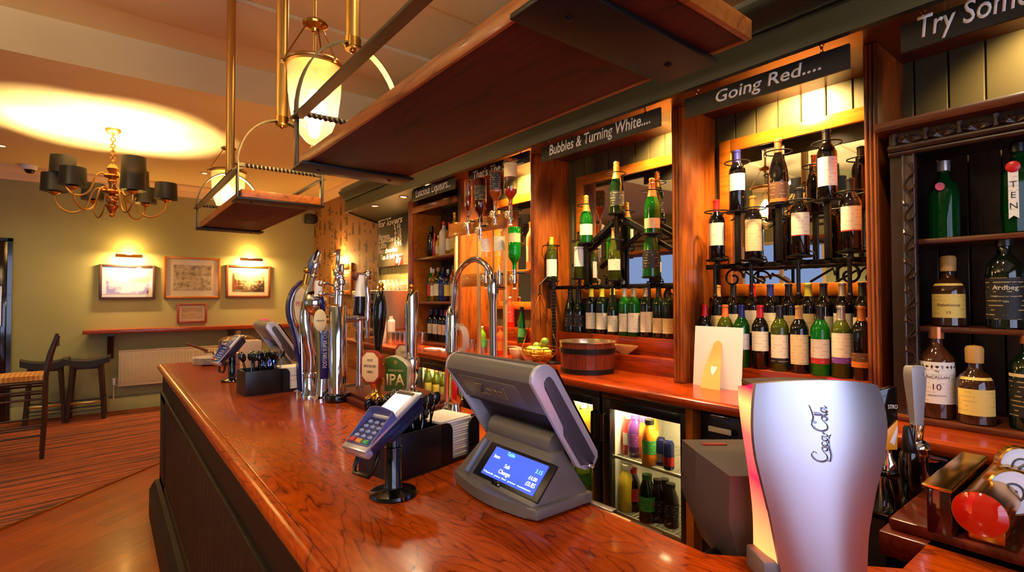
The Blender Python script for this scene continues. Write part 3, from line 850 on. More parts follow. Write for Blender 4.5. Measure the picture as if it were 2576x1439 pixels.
# ------------------------------------------------------------------ hanging gantry shelves over the bar
def twist_rod(a, b, r=.0085, turns=9):
    """square bar twisted along its length"""
    a, b = V(a), V(b); m = MB(); d = (b - a); L = d.length; t = d.normalized(); e1 = t.orthogonal().normalized(); e2 = t.cross(e1)
    R = []; n = int(turns * 8)
    for i in range(n + 1):
        k = i / n; w = 0 if k < .08 else (1 if k > .92 else (k - .08) / .84)
        an = w * turns * PI
        R.append([m.bm.verts.new(a + d * k + (e1 * math.cos(an + q * PI / 2) + e2 * math.sin(an + q * PI / 2)) * r * 1.25) for q in range(4)])
    for A, B in zip(R, R[1:]):
        for k in range(4): m.bm.faces.new((A[k], A[(k + 1) % 4], B[(k + 1) % 4], B[k]))
    m.bm.faces.new(R[0][::-1]); m.bm.faces.new(R[-1])
    return m
def gantry(label, x0, x1, y0, y1, zb, zr, za, over):
    """x0..x1 across the bar, y0 near end, y1 far end; zb underside, zr rod height, za arch top"""
    xc = (x0 + x1) / 2
    t = thing('hanging_shelf', label, 'hanging shelf', (xc, (y0 + y1) / 2, zb), 'gantry shelves hung over the bar')
    m = MB(); m.box((x0 + .006, y0 - over, zb + .006), (x1 - .006, y1 + .01, zb + .036), .003); bd = m.build('shelf_board', W_RED, t)
    m = MB(); m.box((x0 - .002, y0 - over - .004, zb + .004), (x0 + .006, y1 + .01, zb + .038), .002); m.box((x1 - .006, y0 - over - .004, zb + .004), (x1 + .002, y1 + .01, zb + .038), .002)
    m.box((x0, y0 - over - .012, zb + .004), (x1, y0 - over, zb + .038), .002); m.box((x0, y1 + .01, zb + .004), (x1, y1 + .018, zb + .038), .002)
    m.build('edge_lipping', W_EDGE, bd)
    for ye, s in ((y0, -1), (y1, 1)):
        m = MB(); m.box((x0 - .018, ye - .06, zb - .006), (x1 + .018, ye + .06, zb + .004), .002)
        for x in (x0 + .05, x1 - .05): m.ball((x, ye, zb - .006), .007, (1, 1, .6), 10)
        m.build('cross_strap', BLACKM, t)
        for x in (x0 - .012, x1 + .012):
            m = MB(); m.box((x - .004, ye + s * .03 - .017, zb - .004), (x + .004, ye + s * .03 + .017, zr + .012), .001); m.ball((x - .004, ye + s * .03, zr), .007, (1, 1, 1), 8)
            m.build('upright', STEELBAR, t)
        twist_rod((x0 - .012, ye + s * .03, zr), (x1 + .012, ye + s * .03, zr)).build('twisted_rod', STEELBAR, t)
        m = MB(); m.ribbon(arc((xc, ye + s * .03, zr), (x1 - x0) / 2 + .014, PI, 0, 22, r2=za - zr), (0, .036, 0), .006); m.build('arch', STEELBAR, t)
        m = MB(); m.tube([(xc, ye + s * .03, za - .02), (xc, ye + s * .03, ZN)], .026, 20); rd = m.build('hanging_rod', BRASSR, t)
        m = MB(); m.ball((xc, ye + s * .03, za - .022), .012, (1, 1, 1), 10); m.tube([(xc, ye + s * .03, za - .012), (xc, ye + s * .03, za + .02)], .029, 20); m.build('ferrule', BRASS, rd); m = MB(); m.lathe([(.026, 0), (.06, 0), (.06, -.006), (.03, -.02)], (xc, ye + s * .03, ZN)); m.build('ceiling_flange', BRASS, rd)
    m = MB()
    for x in (x0 - .012, x1 + .012):
        m.ribbon([(x, y0 - .03, zr - .02), (x, (y0 + y1) / 2, zr - .02), (x, y1 + .03, zr - .02)], (.042, 0, .012), .006)
    m.build('side_rail', STEELBAR, t)
    return t
gantry('dark wood gantry shelf hanging right over the near end of the bar', .50, .855, .555, 1.74, 2.032, 2.215, 2.50, .12)
gantry('smaller-looking gantry shelf hanging over the far end of the bar', .455, .795, 2.53, 3.74, 2.035, 2.185, 2.41, .05)

# ------------------------------------------------------------------ bell lanterns between the gantries
BULB = emit('lantern_bulb_glow', (255, 222, 160), 90)
def lantern(label, c, zr, R):
    x, y = c
    t = thing('bell_lantern', label, 'lantern', (x, y, zr - .3), 'glass bell lanterns over the bar')
    pr = [(R * .08, -.325), (R * .3, -.312), (R * .62, -.27), (R * .85, -.2), (R * .95, -.12), (R * .98, -.05), (R, 0)]
    m = MB(); m.lathe([(0.001, -.325)] + pr, (x, y, zr), 32); g = m.build('glass_bell', GLASSJ, t)
    m = MB(); m.ball((x, y, zr - .338), .017, (1, 1, 1.2), 12); m.build('glass_finial', GLASSJ, g)
    m = MB(); m.ring((x, y, zr), R + .004, .008, 32); m.lathe([(R + .001, -.018), (R + .006, -.018), (R + .006, .004), (R + .001, .004)], (x, y, zr), 32)
    for k in range(3): a = 2 * PI * k / 3 + .9; m.ball((x + (R + .016) * math.cos(a), y + (R + .016) * math.sin(a), zr - .008), .010, (1, 1, 1), 8)
    m.build('rim_band', BRASSR, t)
    zd = zr + .165
    m = MB()
    for k in range(3):
        a = 2 * PI * k / 3 + .9; p0 = V((x + (R + .012) * math.cos(a), y + (R + .012) * math.sin(a), zr)); p1 = V((x + .035 * math.cos(a), y + .035 * math.sin(a), zd - .01))
        n = 30; q = []
        for i in range(n + 1):
            w = p0.lerp(p1, i / n); q.append(w)
        m.tube(q, [.0024 + .0013 * (i % 2) for i in range(n + 1)], 5)
    m.build('chain', BRASS, t)
    m = MB(); m.lathe([(.004, -.035), (.014, -.03), (.018, -.018), (.030, -.012), (.047, -.006), (.05, .002), (.046, .008), (.02, .016), (.008, .03)], (x, y, zd), 20); m.build('top_disc', BRASS, t)
    m = MB(); m.tube([(x, y, zr - .10), (x, y, zd + .1)], .0075); m.tube([(x, y, zr - .105), (x, y, zr - .06)], .02); m.build('stem', BRASSR, t)
    m = MB(); z = zd + .1; k = 0
    while z < ZN - .02:
        pts = [V((x, y, z + .014)) + (V((.011 * math.sin(a), 0, .018 * math.cos(a))) if k % 2 else V((0, .011 * math.sin(a), .018 * math.cos(a)))) for a in [2 * PI * i / 10 for i in range(10)]]
        m.tube(pts, .0032, 5, closed=True); z += .03; k += 1
    m.lathe([(.0, 0), (.05, 0), (.05, -.01), (.015, -.03), (.0, -.03)], (x, y, ZN)); m.build('hanging_chain', IRON, t)
    m = MB(); m.lathe([(.008, -.105), (.020, -.125), (.044, -.16), (.046, -.195), (.03, -.23), (0, -.242)], (x, y, zr), 20); m.build('bulb', BULB, t)
    lamp('lantern_light', 'POINT', (x, y, zr - .165), 60, (255, 222, 164), .035)
lantern('nearer glass bell lantern, hanging between the two gantry shelves', (.648, 2.10), 2.535, .105)
lantern('farther glass bell lantern, hanging beyond the far gantry shelf', (.69, 4.22), 2.525, .112)

# ------------------------------------------------------------------ chandelier
cxy = (.033, 6.53)
ch = thing('chandelier', 'brass chandelier with black drum shades glowing on the far ceiling', 'chandelier', (*cxy, 2.41))
def cp_(r, z): return (r, z)
m = MB(); m.lathe([(0, 2.41), (.014, 2.415), (.022, 2.43), (.014, 2.447), (.02, 2.452), (.036, 2.48), (.045, 2.505), (.06, 2.52), (.06, 2.53), (.03, 2.54), (.045, 2.56), (.055, 2.59), (.045, 2.62), (.025, 2.64), (.078, 2.652), (.09, 2.665), (.078, 2.68), (.03, 2.69), (.026, 2.74), (.04, 2.77), (.03, 2.80), (.066, 2.812), (.072, 2.824), (.066, 2.836), (.026, 2.85), (.04, 2.875), (.05, 2.90), (.036, 2.93), (.012, 2.95)], (*cxy, 0), 24); m.build('column', P('aged_brass', (190, 130, 70), .28, metal=.9), ch)
m = MB(); z = 2.95; k = 0
while z < 3.27:
    pts = [V((*cxy, z + .015)) + (V((.018 * math.sin(a), 0, .024 * math.cos(a))) if k % 2 else V((0, .018 * math.sin(a), .024 * math.cos(a)))) for a in [2 * PI * i / 12 for i in range(12)]]
    m.tube(pts, .006, 6, closed=True); z += .033; k += 1
m.build('chain', BRASSR, ch)
m = MB(); m.lathe([(0, 3.24), (.03, 3.245), (.062, 3.275), (.066, 3.30), (0, 3.30)], (*cxy, 0)); m.build('ceiling_rose', BRASSR, ch)
SHADE_IN = P('shade_gold_lining', (226, 160, 70), .4, metal=.5)
SHADE_OUT = P('shade_black', (14, 12, 11), .45, coat=.15)
FLAME = emit('candle_bulb', (255, 190, 100), 14)
for tier, (R, n, ph, zs) in enumerate(((.45, 6, -80, 2.63), (.38, 3, -85, 2.80))):
    for k in range(n):
        a = math.radians(90 - (ph + 360 / n * k)); e = V((math.cos(a), math.sin(a), 0)); c = V((*cxy, 0))
        z_in = 2.665 if tier == 0 else 2.82
        pts = [c + e * (R * s) + V((0, 0, z)) for s, z in ((.1, z_in), (.22, z_in + .03), (.34, z_in - .01), (.46, zs - .13), (.62, zs - .19), (.8, zs - .185), (.95, zs - .12), (1.0, zs - .03))]
        sm = []
        for i in range(len(pts) - 1):
            p0, p1, p2, p3 = pts[max(i - 1, 0)], pts[i], pts[i + 1], pts[min(i + 2, len(pts) - 1)]
            for j in range(5):
                t_ = j / 5; sm.append(.5 * ((2 * p1) + (-p0 + p2) * t_ + (2 * p0 - 5 * p1 + 4 * p2 - p3) * t_ ** 2 + (-p0 + 3 * p1 - 3 * p2 + p3) * t_ ** 3))
        sm.append(pts[-1])
        m = MB(); m.tube(sm, .0085, 8); m.build('arm', BRASSR, ch)
        o = c + e * R
        m = MB(); m.lathe([(.008, zs - .04), (.02, zs - .03), (.045, zs - .015), (.048, zs - .008), (.02, zs), (.016, zs + .05), (0, zs + .05)], o, 16); cup = m.build('candle_cup', BRASSR, ch)
        m = MB(); m.lathe([(.008, zs + .05), (.012, zs + .062), (.009, zs + .075), (0, zs + .085)], o, 10); m.build('candle_bulb', FLAME, cup)
        m = MB(); m.lathe([(.105, zs), (.098, zs + .17), (.096, zs + .17), (.103, zs)], o, 28); sh = m.build('lamp_shade', SHADE_OUT, ch)
        m = MB(); m.lathe([(.1025, zs + .001), (.0955, zs + .169)], o, 28)
        bmesh.ops.delete(m.bm, geom=[f for f in m.bm.faces if len(f.verts) > 4], context='FACES_ONLY')
        m.build('shade_lining', SHADE_IN, sh)
        lamp('shade_light', 'POINT', o + V((0, 0, zs + .072)), 60, (255, 224, 164), .02)

# a second chandelier of the same kind over the tables, seen only in the back bar mirrors
copy_tree(ch, (-2.3, -3.6, .3), 'second chandelier over the tables, visible only as a reflection in the mirrors')
for k in range(6):
    a = PI / 3 * k; lamp('shade_light', 'POINT', (.033 - 2.3 + .45 * math.cos(a), 6.53 - 3.6 + .45 * math.sin(a), 3.06), 66, (255, 236, 196), .03)

# ------------------------------------------------------------------ small ceiling fittings
p = ay(75, 427, 9.0)
dc_ = thing('dome_camera', 'small white dome security camera on the ceiling by the far cornice', 'security camera', (p.x, 8.98, 3.20))
m = MB(); m.lathe([(0, 3.30), (.075, 3.30), (.078, 3.27), (.07, 3.245), (0, 3.245)], (p.x, 8.98, 0)); m.build('housing', WHITE, dc_)
m = MB(); m.lathe([(.055, 3.246), (.05, 3.225), (.034, 3.205), (0, 3.195)], (p.x, 8.98, 0)); m.build('dome', BLACKG, dc_)
for k, (u, v, lb) in enumerate(((515, 435, 'recessed ceiling spot beside the farther lantern'), (5, 366, 'recessed ceiling spot at the left edge of the picture'))):
    q_ = az(u, v, 3.298)
    t = thing('ceiling_spot', lb, 'ceiling spot', q_, 'recessed ceiling spots')
    m = MB(); m.lathe([(.028, 0), (.05, 0), (.05, -.006), (.045, -.01), (.028, -.008)], q_); m.build('trim_ring', TRIMW, t)
    m = MB(); m.lathe([(0, -.004), (.027, -.004), (.027, -.008), (0, -.008)], q_); m.build('lens', emit('ceiling_spot_lens', (255, 200, 120), 14), t)
a_, b_ = ay(768, 538, 9.05), ay(791, 563, 9.05)
sp = thing('wall_speaker', 'small black speaker mounted high in the far right corner', 'speaker', (a_.x, 9.05, b_.z))
m = MB(); m.box((a_.x, 8.98, b_.z), (XR - .03, 9.12, a_.z), .01); m.build('cabinet', BLACK, sp)
m = MB(); m.box((a_.x + .02, 8.972, b_.z + .02), (XR - .05, 8.981, a_.z - .02), .004); m.build('grille', RUBBER, sp)
m = MB(); m.box((XR - .04, 9.02, b_.z + .05), (XR, 9.08, a_.z - .05)); m.build('bracket', BLACKM, sp)

# ------------------------------------------------------------------ pictures on the far wall
def picture(label, tl, br, frame_m_, paint, mat_w, lamp_at=None, wy=YF, name='framed_picture'):
    a, b = ay(*tl, wy - .03), ay(*br, wy - .03)
    x0, x1, z0, z1 = a.x, b.x, b.z, a.z
    t = thing(name, label, 'picture', ((x0 + x1) / 2, wy - .02, z0)); w = .032
    m = MB()
    for q0, q1 in (((x0, z0), (x0 + w, z1)), ((x1 - w, z0), (x1, z1)), ((x0 + w, z0), (x1 - w, z0 + w)), ((x0 + w, z1 - w), (x1 - w, z1))): m.box((q0[0], wy - .035, q0[1]), (q1[0], wy, q1[1]), .005)
    m.build('frame', frame_m_, t)
    m = MB(); m.box((x0 + w * .8, wy - .018, z0 + w * .8), (x1 - w * .8, wy - .002, z1 - w * .8)); m.build('mount', P('picture_mount', (236, 220, 186), .8), t)
    k = mat_w
    m = MB(); m.box((x0 + w + k, wy - .0205, z0 + w + k), (x1 - w - k, wy - .018, z1 - w - k)); m.build('print', paint, t)
    m = MB(); m.box((x0 + w * .9, wy - .026, z0 + w * .9), (x1 - w * .9, wy - .024, z1 - w * .9)); m.build('glazing', GLASS, t)
    return t, (x0 + x1) / 2, z1
def print_mat(name, stops, scale, vert=True):
    m = bpy.data.materials.new(name); m.use_nodes = True; nt = m.node_tree; b = nt.nodes['Principled BSDF']
    tc = nt.nodes.new('ShaderNodeTexCoord'); mp = nt.nodes.new('ShaderNodeMapping'); mp.inputs['Scale'].default_value = scale
    nt.links.new(tc.outputs['Generated'], mp.inputs['Vector'])
    n = nt.nodes.new('ShaderNodeTexNoise'); n.inputs['Scale'].default_value = 1; n.inputs['Detail'].default_value = 6; n.inputs['Roughness'].default_value = .6
    nt.links.new(mp.outputs['Vector'], n.inputs['Vector'])
    sep = nt.nodes.new('ShaderNodeSeparateXYZ'); nt.links.new(tc.outputs['Generated'], sep.inputs[0])
    ab = nt.nodes.new('ShaderNodeMath'); ab.operation = 'SUBTRACT'; ab.inputs[1].default_value = .55; nt.links.new(sep.outputs['X'], ab.inputs[0])
    a2 = nt.nodes.new('ShaderNodeMath'); a2.operation = 'ABSOLUTE'; nt.links.new(ab.outputs[0], a2.inputs[0])
    mz_ = nt.nodes.new('ShaderNodeMath'); mz_.operation = 'SUBTRACT'; nt.links.new(sep.outputs['Z'], mz_.inputs[0]); nt.links.new(a2.outputs[0], mz_.inputs[1])
    mm = nt.nodes.new('ShaderNodeMath'); mm.operation = 'MULTIPLY_ADD'; mm.inputs[1].default_value = .55 if vert else 0; nt.links.new(mz_.outputs[0], mm.inputs[0]); nt.links.new(n.outputs['Fac'], mm.inputs[2])
    r = ramp(nt, stops); nt.links.new(mm.outputs[0], r.inputs['Fac']); nt.links.new(r.outputs['Color'], b.inputs['Base Color']); setin(b, rough=.7)
    return m
PR1 = print_mat('pale_street_print', [(.36, (150, 90, 70)), (.46, (226, 206, 180)), (.6, (246, 236, 214))], (4, 1, 3))
PR2 = print_mat('map_print', [(.35, (120, 110, 90)), (.5, (196, 176, 136)), (.62, (214, 196, 156))], (7, 1, 7), False)
PR3 = print_mat('sepia_town_print', [(.40, (50, 36, 26)), (.55, (120, 90, 60)), (.72, (238, 214, 170))], (9, 1, 9))
PR4 = print_mat('document_print', [(.3, (170, 140, 90)), (.6, (226, 196, 140))], (3, 1, 22), False)
FDARK = P('frame_dark', (70, 48, 44), .4); FGOLD = P('frame_gilt', (176, 110, 44), .35, metal=.5); FBROWN = P('frame_brown', (120, 58, 28), .4)
t1, x1_, z1_ = picture('brightly lit pale picture in a dark frame, leftmost on the far wall', (250, 664), (390, 752), FDARK, PR1, .05)
picture('large faded map in a gilt frame, tallest picture on the far wall', (412, 644), (554, 750), FGOLD, PR2, .09)
t3, x3_, z3_ = picture('sepia street photograph in a brown frame under a picture light, right of the map', (569, 666), (680, 748), FBROWN, PR3, .06)
picture('small framed document below the map', (445, 763), (521, 811), FBROWN, PR4, .03)
def pic_light(label, u0, u1, v0, v1):
    a, b = ay(u0, v0, YF - .14), ay(u1, v1, YF - .14); xc = (a.x + b.x) / 2; z = (a.z + b.z) / 2
    t = thing('picture_light', label, 'picture light', (xc, YF - .02, z), 'brass picture lights')
    m = MB(); m.prism([(YF - .175, z - .02), (YF - .165, z + .02), (YF - .13, z + .032), (YF - .10, z + .018), (YF - .104, z + .014), (YF - .13, z + .026), (YF - .16, z + .015), (YF - .17, z - .02)], a.x, b.x, 'x'); m.build('hood', P('picture_light_brass', (110, 66, 26), .3, metal=.8), t)
    m = MB(); m.tube([(xc, YF, z + .03), (xc, YF - .06, z + .05), (xc, YF - .12, z + .03)], .008); m.tube([(xc, YF, z + .03), (xc, YF - .012, z + .03)], .03, 16); m.build('arm', BRASS, t)
    m = MB(); m.tube([(a.x + .03, YF - .135, z + .005), (b.x - .03, YF - .135, z + .005)], .011, 10); m.build('tube_bulb', emit('picture_bulb', (255, 206, 130), 22), t)
    lamp('picture_lamp', 'AREA', (xc, YF - .135, z - .006), 26, (255, 206, 130), (b.x - a.x) * .8, size_y=.03, to=(xc, YF + .12, z - .4))
    lamp('picture_lamp_up', 'POINT', (xc, YF - .10, z + .05), 11, (255, 196, 104), .03)
pic_light('brass picture light over the pale leftmost picture', 290, 358, 637, 652)
pic_light('brass picture light over the sepia street photograph', 603, 660, 648, 659)
# picture and its light on the wallpapered wall
a, b = ax(832, 668, XR - .03), ax(884, 742, XR - .03)
t = thing('framed_picture', 'small orange-framed picture on the patterned wallpaper behind the beer fonts', 'picture', (XR - .02, (a.y + b.y) / 2, b.z))
m = MB(); w = .07
for q0, q1 in (((a.y, b.z), (a.y - w, a.z)), ((b.y + w, b.z), (b.y, a.z)), ((a.y - w, b.z), (b.y + w, b.z + w)), ((a.y - w, a.z - w), (b.y + w, a.z))): m.box((XR - .035, q0[0], q0[1]), (XR, q1[0], q1[1]), .005)
m.build('frame', W_ORANGE, t)
m = MB(); m.box((XR - .015, a.y - .05, b.z + .05), (XR - .002, b.y + .05, a.z - .05)); m.build('print', PR3, t)
zc_ = a.z + .13; yc = (a.y + b.y) / 2
t = thing('picture_light', 'brass picture light on the patterned wallpaper', 'picture light', (XR - .02, yc, zc_), 'brass picture lights')
m = MB(); m.box((XR - .17, yc - .2, zc_ - .02), (XR - .11, yc + .2, zc_ + .02), .012); m.build('hood', MATS['picture_light_brass'], t)
m = MB(); m.tube([(XR, yc, zc_), (XR - .12, yc, zc_ + .01)], .008); m.build('arm', BRASS, t)
lamp('picture_lamp_wallpaper', 'AREA', (XR - .13, yc, zc_ - .03), 22, (255, 196, 110), .3, size_y=.03, to=(XR + .1, yc, zc_ - .4))
lamp('picture_lamp_wallpaper_up', 'POINT', (XR - .12, yc, zc_ + .06), 8, (255, 190, 100), .03)

# ------------------------------------------------------------------ drink rail, radiator, stools, chair
dl = thing('drink_rail', 'reddish wooden drink rail shelf along the far wall under the pictures', 'shelf', (1.2, YF - .15, 1.13))
m = MB(); m.prism([(-.25, 8.93), (XR - .02, 8.93), (XR - .02, YF), (-.17, YF), (-.25, 9.1)], 1.11, 1.165, bev=.006); m.build('shelf_board', W_RAIL, dl)
for x in (.05, 1.55):
    m = MB(); m.prism([(YF, 1.11), (YF - .2, 1.11), (YF - .2, 1.07), (YF - .15, 1.05), (YF - .07, .95), (YF - .04, .80), (YF, .74)], x - .035, x + .035, 'x'); m.build('bracket', W_STOOL, dl)
RADM = P('radiator_enamel', (224, 208, 160), .4)
x0, x1, z0, z1 = .14, 1.55, .35, .86
rd = thing('radiator', 'cream ribbed panel radiator under the drink rail', 'radiator', ((x0 + x1) / 2, 9.14, z0))
m = MB(); m.box((x0, 9.10, z0), (x1, 9.115, z1), .008); m.box((x0 + .02, 9.155, z0 + .02), (x1 - .02, 9.165, z1 - .02))
n = 34
for i in range(n):
    x = x0 + .03 + (x1 - x0 - .06) * i / (n - 1); m.tube([(x, 9.1, z0 + .045), (x, 9.092, z0 + .06), (x, 9.092, z1 - .06), (x, 9.1, z1 - .045)], .009, 6)
m.box((x0, 9.09, z1 - .02), (x1, 9.17, z1), .006); m.build('panel', RADM, rd)
m = MB(); m.box((x0 + .2, 9.16, z0 + .1), (x0 + .23, YF, z0 + .3)); m.box((x1 - .2, 9.16, z0 + .1), (x1 - .17, YF, z0 + .3)); m.build('bracket', RADM, rd)
m = MB(); m.tube([(x0 + .01, 9.13, z0 + .02), (x0 - .05, 9.13, z0 + .02), (x0 - .05, 9.13, .2)], .01); m.tube([(x0 - .05, 9.13, .21), (x0 - .05, 9.13, .186)], .01); m.build('pipe', RADM, rd)
m = MB(); m.tube([(x0 - .05, 9.13, z0 + .03), (x0 - .05, 9.13, z0 + .12)], .021, 14); m.build('valve', WHITE, rd)
m = MB(); m.tube([(x0 - .1, YF - .014, .215), (XR, YF - .014, .215)], .012); tag(m.build('heating_pipe', P('pipe_paint', (120, 130, 110), .5), at=(1.2, YF - .014, .215)), 'painted heating pipe running above the far skirting', 'pipe')

SEATM = P('stool_vinyl', (12, 10, 10), .6)
def stool(label, x, y, rz):
    t = thing('bar_stool', label, 'bar stool', (x, y, 0), 'dark bar stools by the far wall'); t.rotation_euler = (0, 0, rz)
    def bl(mb, nm, mat):
        return part(nm, mb.mesh(nm, mat), t)
    m = MB()
    g = [[V((-.24 + .48 * j / 8, -.15 + .30 * i / 6, .775 + .05 * ((j - 4) / 4) ** 2 + .012 * (1 - ((i - 3) / 3) ** 2))) for j in range(9)] for i in range(7)]
    m.sheet(g, .075, (0, 0, -1)); bl(m, 'seat', SEATM)
    m = MB()
    m.box((-.15, -.12, .67), (.15, -.095, .735), .003); m.box((-.15, .095, .67), (.15, .12, .735), .003); m.box((-.155, -.1, .67), (-.13, .1, .735), .003); m.box((.13, -.1, .67), (.155, .1, .735), .003); bl(m, 'apron', W_STOOL)
    for sx in (-1, 1):
        for sy in (-1, 1):
            m = MB(); m.tube([(sx * .14, sy * .105, .735), (sx * .16, sy * .125, .42), (sx * .185, sy * .15, .0065)], [.030, .026, .024], 4 + 4); bl(m, 'leg', W_STOOL)
    m = MB()
    for sy in (-1, 1): m.tube([(-.173, sy * .138, .235), (.173, sy * .138, .235)], .011); m.tube([(-.168, sy * .132, .14), (.168, sy * .132, .14)], .010)
    for sx in (-1, 1): m.tube([(sx * .17, -.136, .29), (sx * .17, .136, .29)], .011); m.tube([(sx * .175, -.138, .18), (sx * .175, .138, .18)], .010)
    bl(m, 'stretcher', W_STOOL)
    m = MB(); m.box((-.165, -.152, .225), (.165, -.146, .250), .002); bl(m, 'foot_plate', BRASS)
p = az(112, 1058, 0); stool('dark saddle-seat bar stool by the far wall, half behind the tall chair', -.60, 8.86, .06)
stool('dark saddle-seat bar stool by the far wall, nearer the radiator', -.19, 8.84, -.04)

CHW = P('chair_wood', (44, 17, 9), .35, coat=.25)
def checked():
    m = bpy.data.materials.new('chequered_seat_fabric'); m.use_nodes = True; nt = m.node_tree; b = nt.nodes['Principled BSDF']
    tc = nt.nodes.new('ShaderNodeTexCoord'); w = nt.nodes.new('ShaderNodeTexWave'); w.inputs['Scale'].default_value = 9; w.inputs['Distortion'].default_value = .4
    w2 = nt.nodes.new('ShaderNodeTexWave'); w2.bands_direction = 'Y'; w2.inputs['Scale'].default_value = 9
    nt.links.new(tc.outputs['Object'], w.inputs['Vector']); nt.links.new(tc.outputs['Object'], w2.inputs['Vector'])
    a = nt.nodes.new('ShaderNodeMath'); a.operation = 'ADD'; nt.links.new(w.outputs['Fac'], a.inputs[0]); nt.links.new(w2.outputs['Fac'], a.inputs[1])
    r = ramp(nt, [(.3, (170, 110, 44)), (1.0, (226, 176, 96)), ]); h = nt.nodes.new('ShaderNodeMath'); h.operation = 'MULTIPLY'; h.inputs[1].default_value = .5; nt.links.new(a.outputs[0], h.inputs[0]); nt.links.new(h.outputs[0], r.inputs['Fac'])
    nt.links.new(r.outputs['Color'], b.inputs['Base Color']); setin(b, rough=.9); return m
fr, rr = V((-.457, 6.90, 0)), V((-.86, 7.2, 0))
ch_ = thing('bar_chair', 'tall brown chair with a chequered seat, cut by the left edge', 'chair', (-.66, 7.02, 0))
# local axes: back posts stand at the right in view
bx_ = V((.998, .075, 0)).normalized(); by_ = V((-.075, .998, 0)).normalized(); o0 = V((-.468, 6.91, 0))
def L3(a, b_, z): return o0 + bx_ * a + by_ * b_ + V((0, 0, z))
for b_ in (0, .40):
    m = MB(); m.tube([L3(-.02, b_, .007), L3(0, b_, .42), L3(0, b_, .82), L3(.03, b_, 1.0), L3(.09, b_, 1.22)], [.019, .022, .023, .021, .015], 8); m.build('back_post', CHW, ch_)
    m = MB(); m.tube([L3(-.42, b_, .007), L3(-.40, b_, .4), L3(-.39, b_, .79)], [.017, .02, .021], 8); m.build('leg', CHW, ch_)
m = MB()
for z, w_ in ((.97, .06), (1.14, .07)): m.ribbon([L3(.02 + (z - .97) * .28, .01, z), L3(.05 + (z - .97) * .28, .2, z), L3(.02 + (z - .97) * .28, .39, z)], (0, 0, w_), .014)
m.build('back_slat', CHW, ch_)
m = MB(); g = [[L3(-.43 + .43 * i / 6, -.015 + .43 * j / 6, .835 + .02 * (1 - ((i - 3) / 3) ** 2) * (1 - ((j - 3) / 3) ** 2)) for j in range(7)] for i in range(7)]
m.sheet(g, .05, (0, 0, -1)); m.build('seat', checked(), ch_)
m = MB()
for b_ in (.0, .40): m.tube([L3(-.4, b_, .765), L3(0, b_, .765)], .018, 8)
m.tube([L3(-.4, 0, .765), L3(-.4, .4, .765)], .018, 8); m.tube([L3(0, 0, .765), L3(0, .4, .765)], .018, 8); m.build('seat_rail', CHW, ch_)
for b_ in (0, .40):
    for z in (.68, .60, .34, .24): m = MB(); m.tube([L3(-.405, b_, z), L3(-.005, b_, z)], .0105, 8); m.build('stretcher', CHW, ch_)
for a_ in (-.41, -.01): m = MB(); m.tube([L3(a_, 0, .3), L3(a_, .4, .3)], .011, 8); m.build('stretcher', CHW, ch_)

# table lamp and table that the mirrors catch
tl_ = thing('table_lamp', 'cream-shaded table lamp by the left wall, seen in the mirror', 'lamp', (-3.75, 3.05, .76))
m = MB(); m.lathe([(.0, .76), (.08, .76), (.08, .78), (.03, .8), (.05, .95), (.03, 1.2), (.012, 1.3), (.012, 1.45), (0, 1.45)], (-3.75, 3.05, 0)); m.build('base', BRASS, tl_)
m = MB(); m.lathe([(.17, 1.4), (.14, 1.75), (.138, 1.75), (.168, 1.4)], (-3.75, 3.05, 0)); m.build('lamp_shade', emit('lit_shade', (255, 236, 196), 3.5), tl_)
tb = thing('side_table', 'small dark table under the lamp by the left wall', 'table', (-3.75, 3.05, 0))
m = MB(); m.lathe([(0, .72), (.3, .72), (.3, .76), (0, .76)], (-3.7, 3.05, 0)); m.build('tabletop', W_MAHOG, tb)
m = MB(); m.lathe([(0, 0), (.2, 0), (.2, .02), (.03, .05), (.03, .72), (0, .72)], (-3.7, 3.05, 0)); m.build('pedestal', W_STOOL, tb)
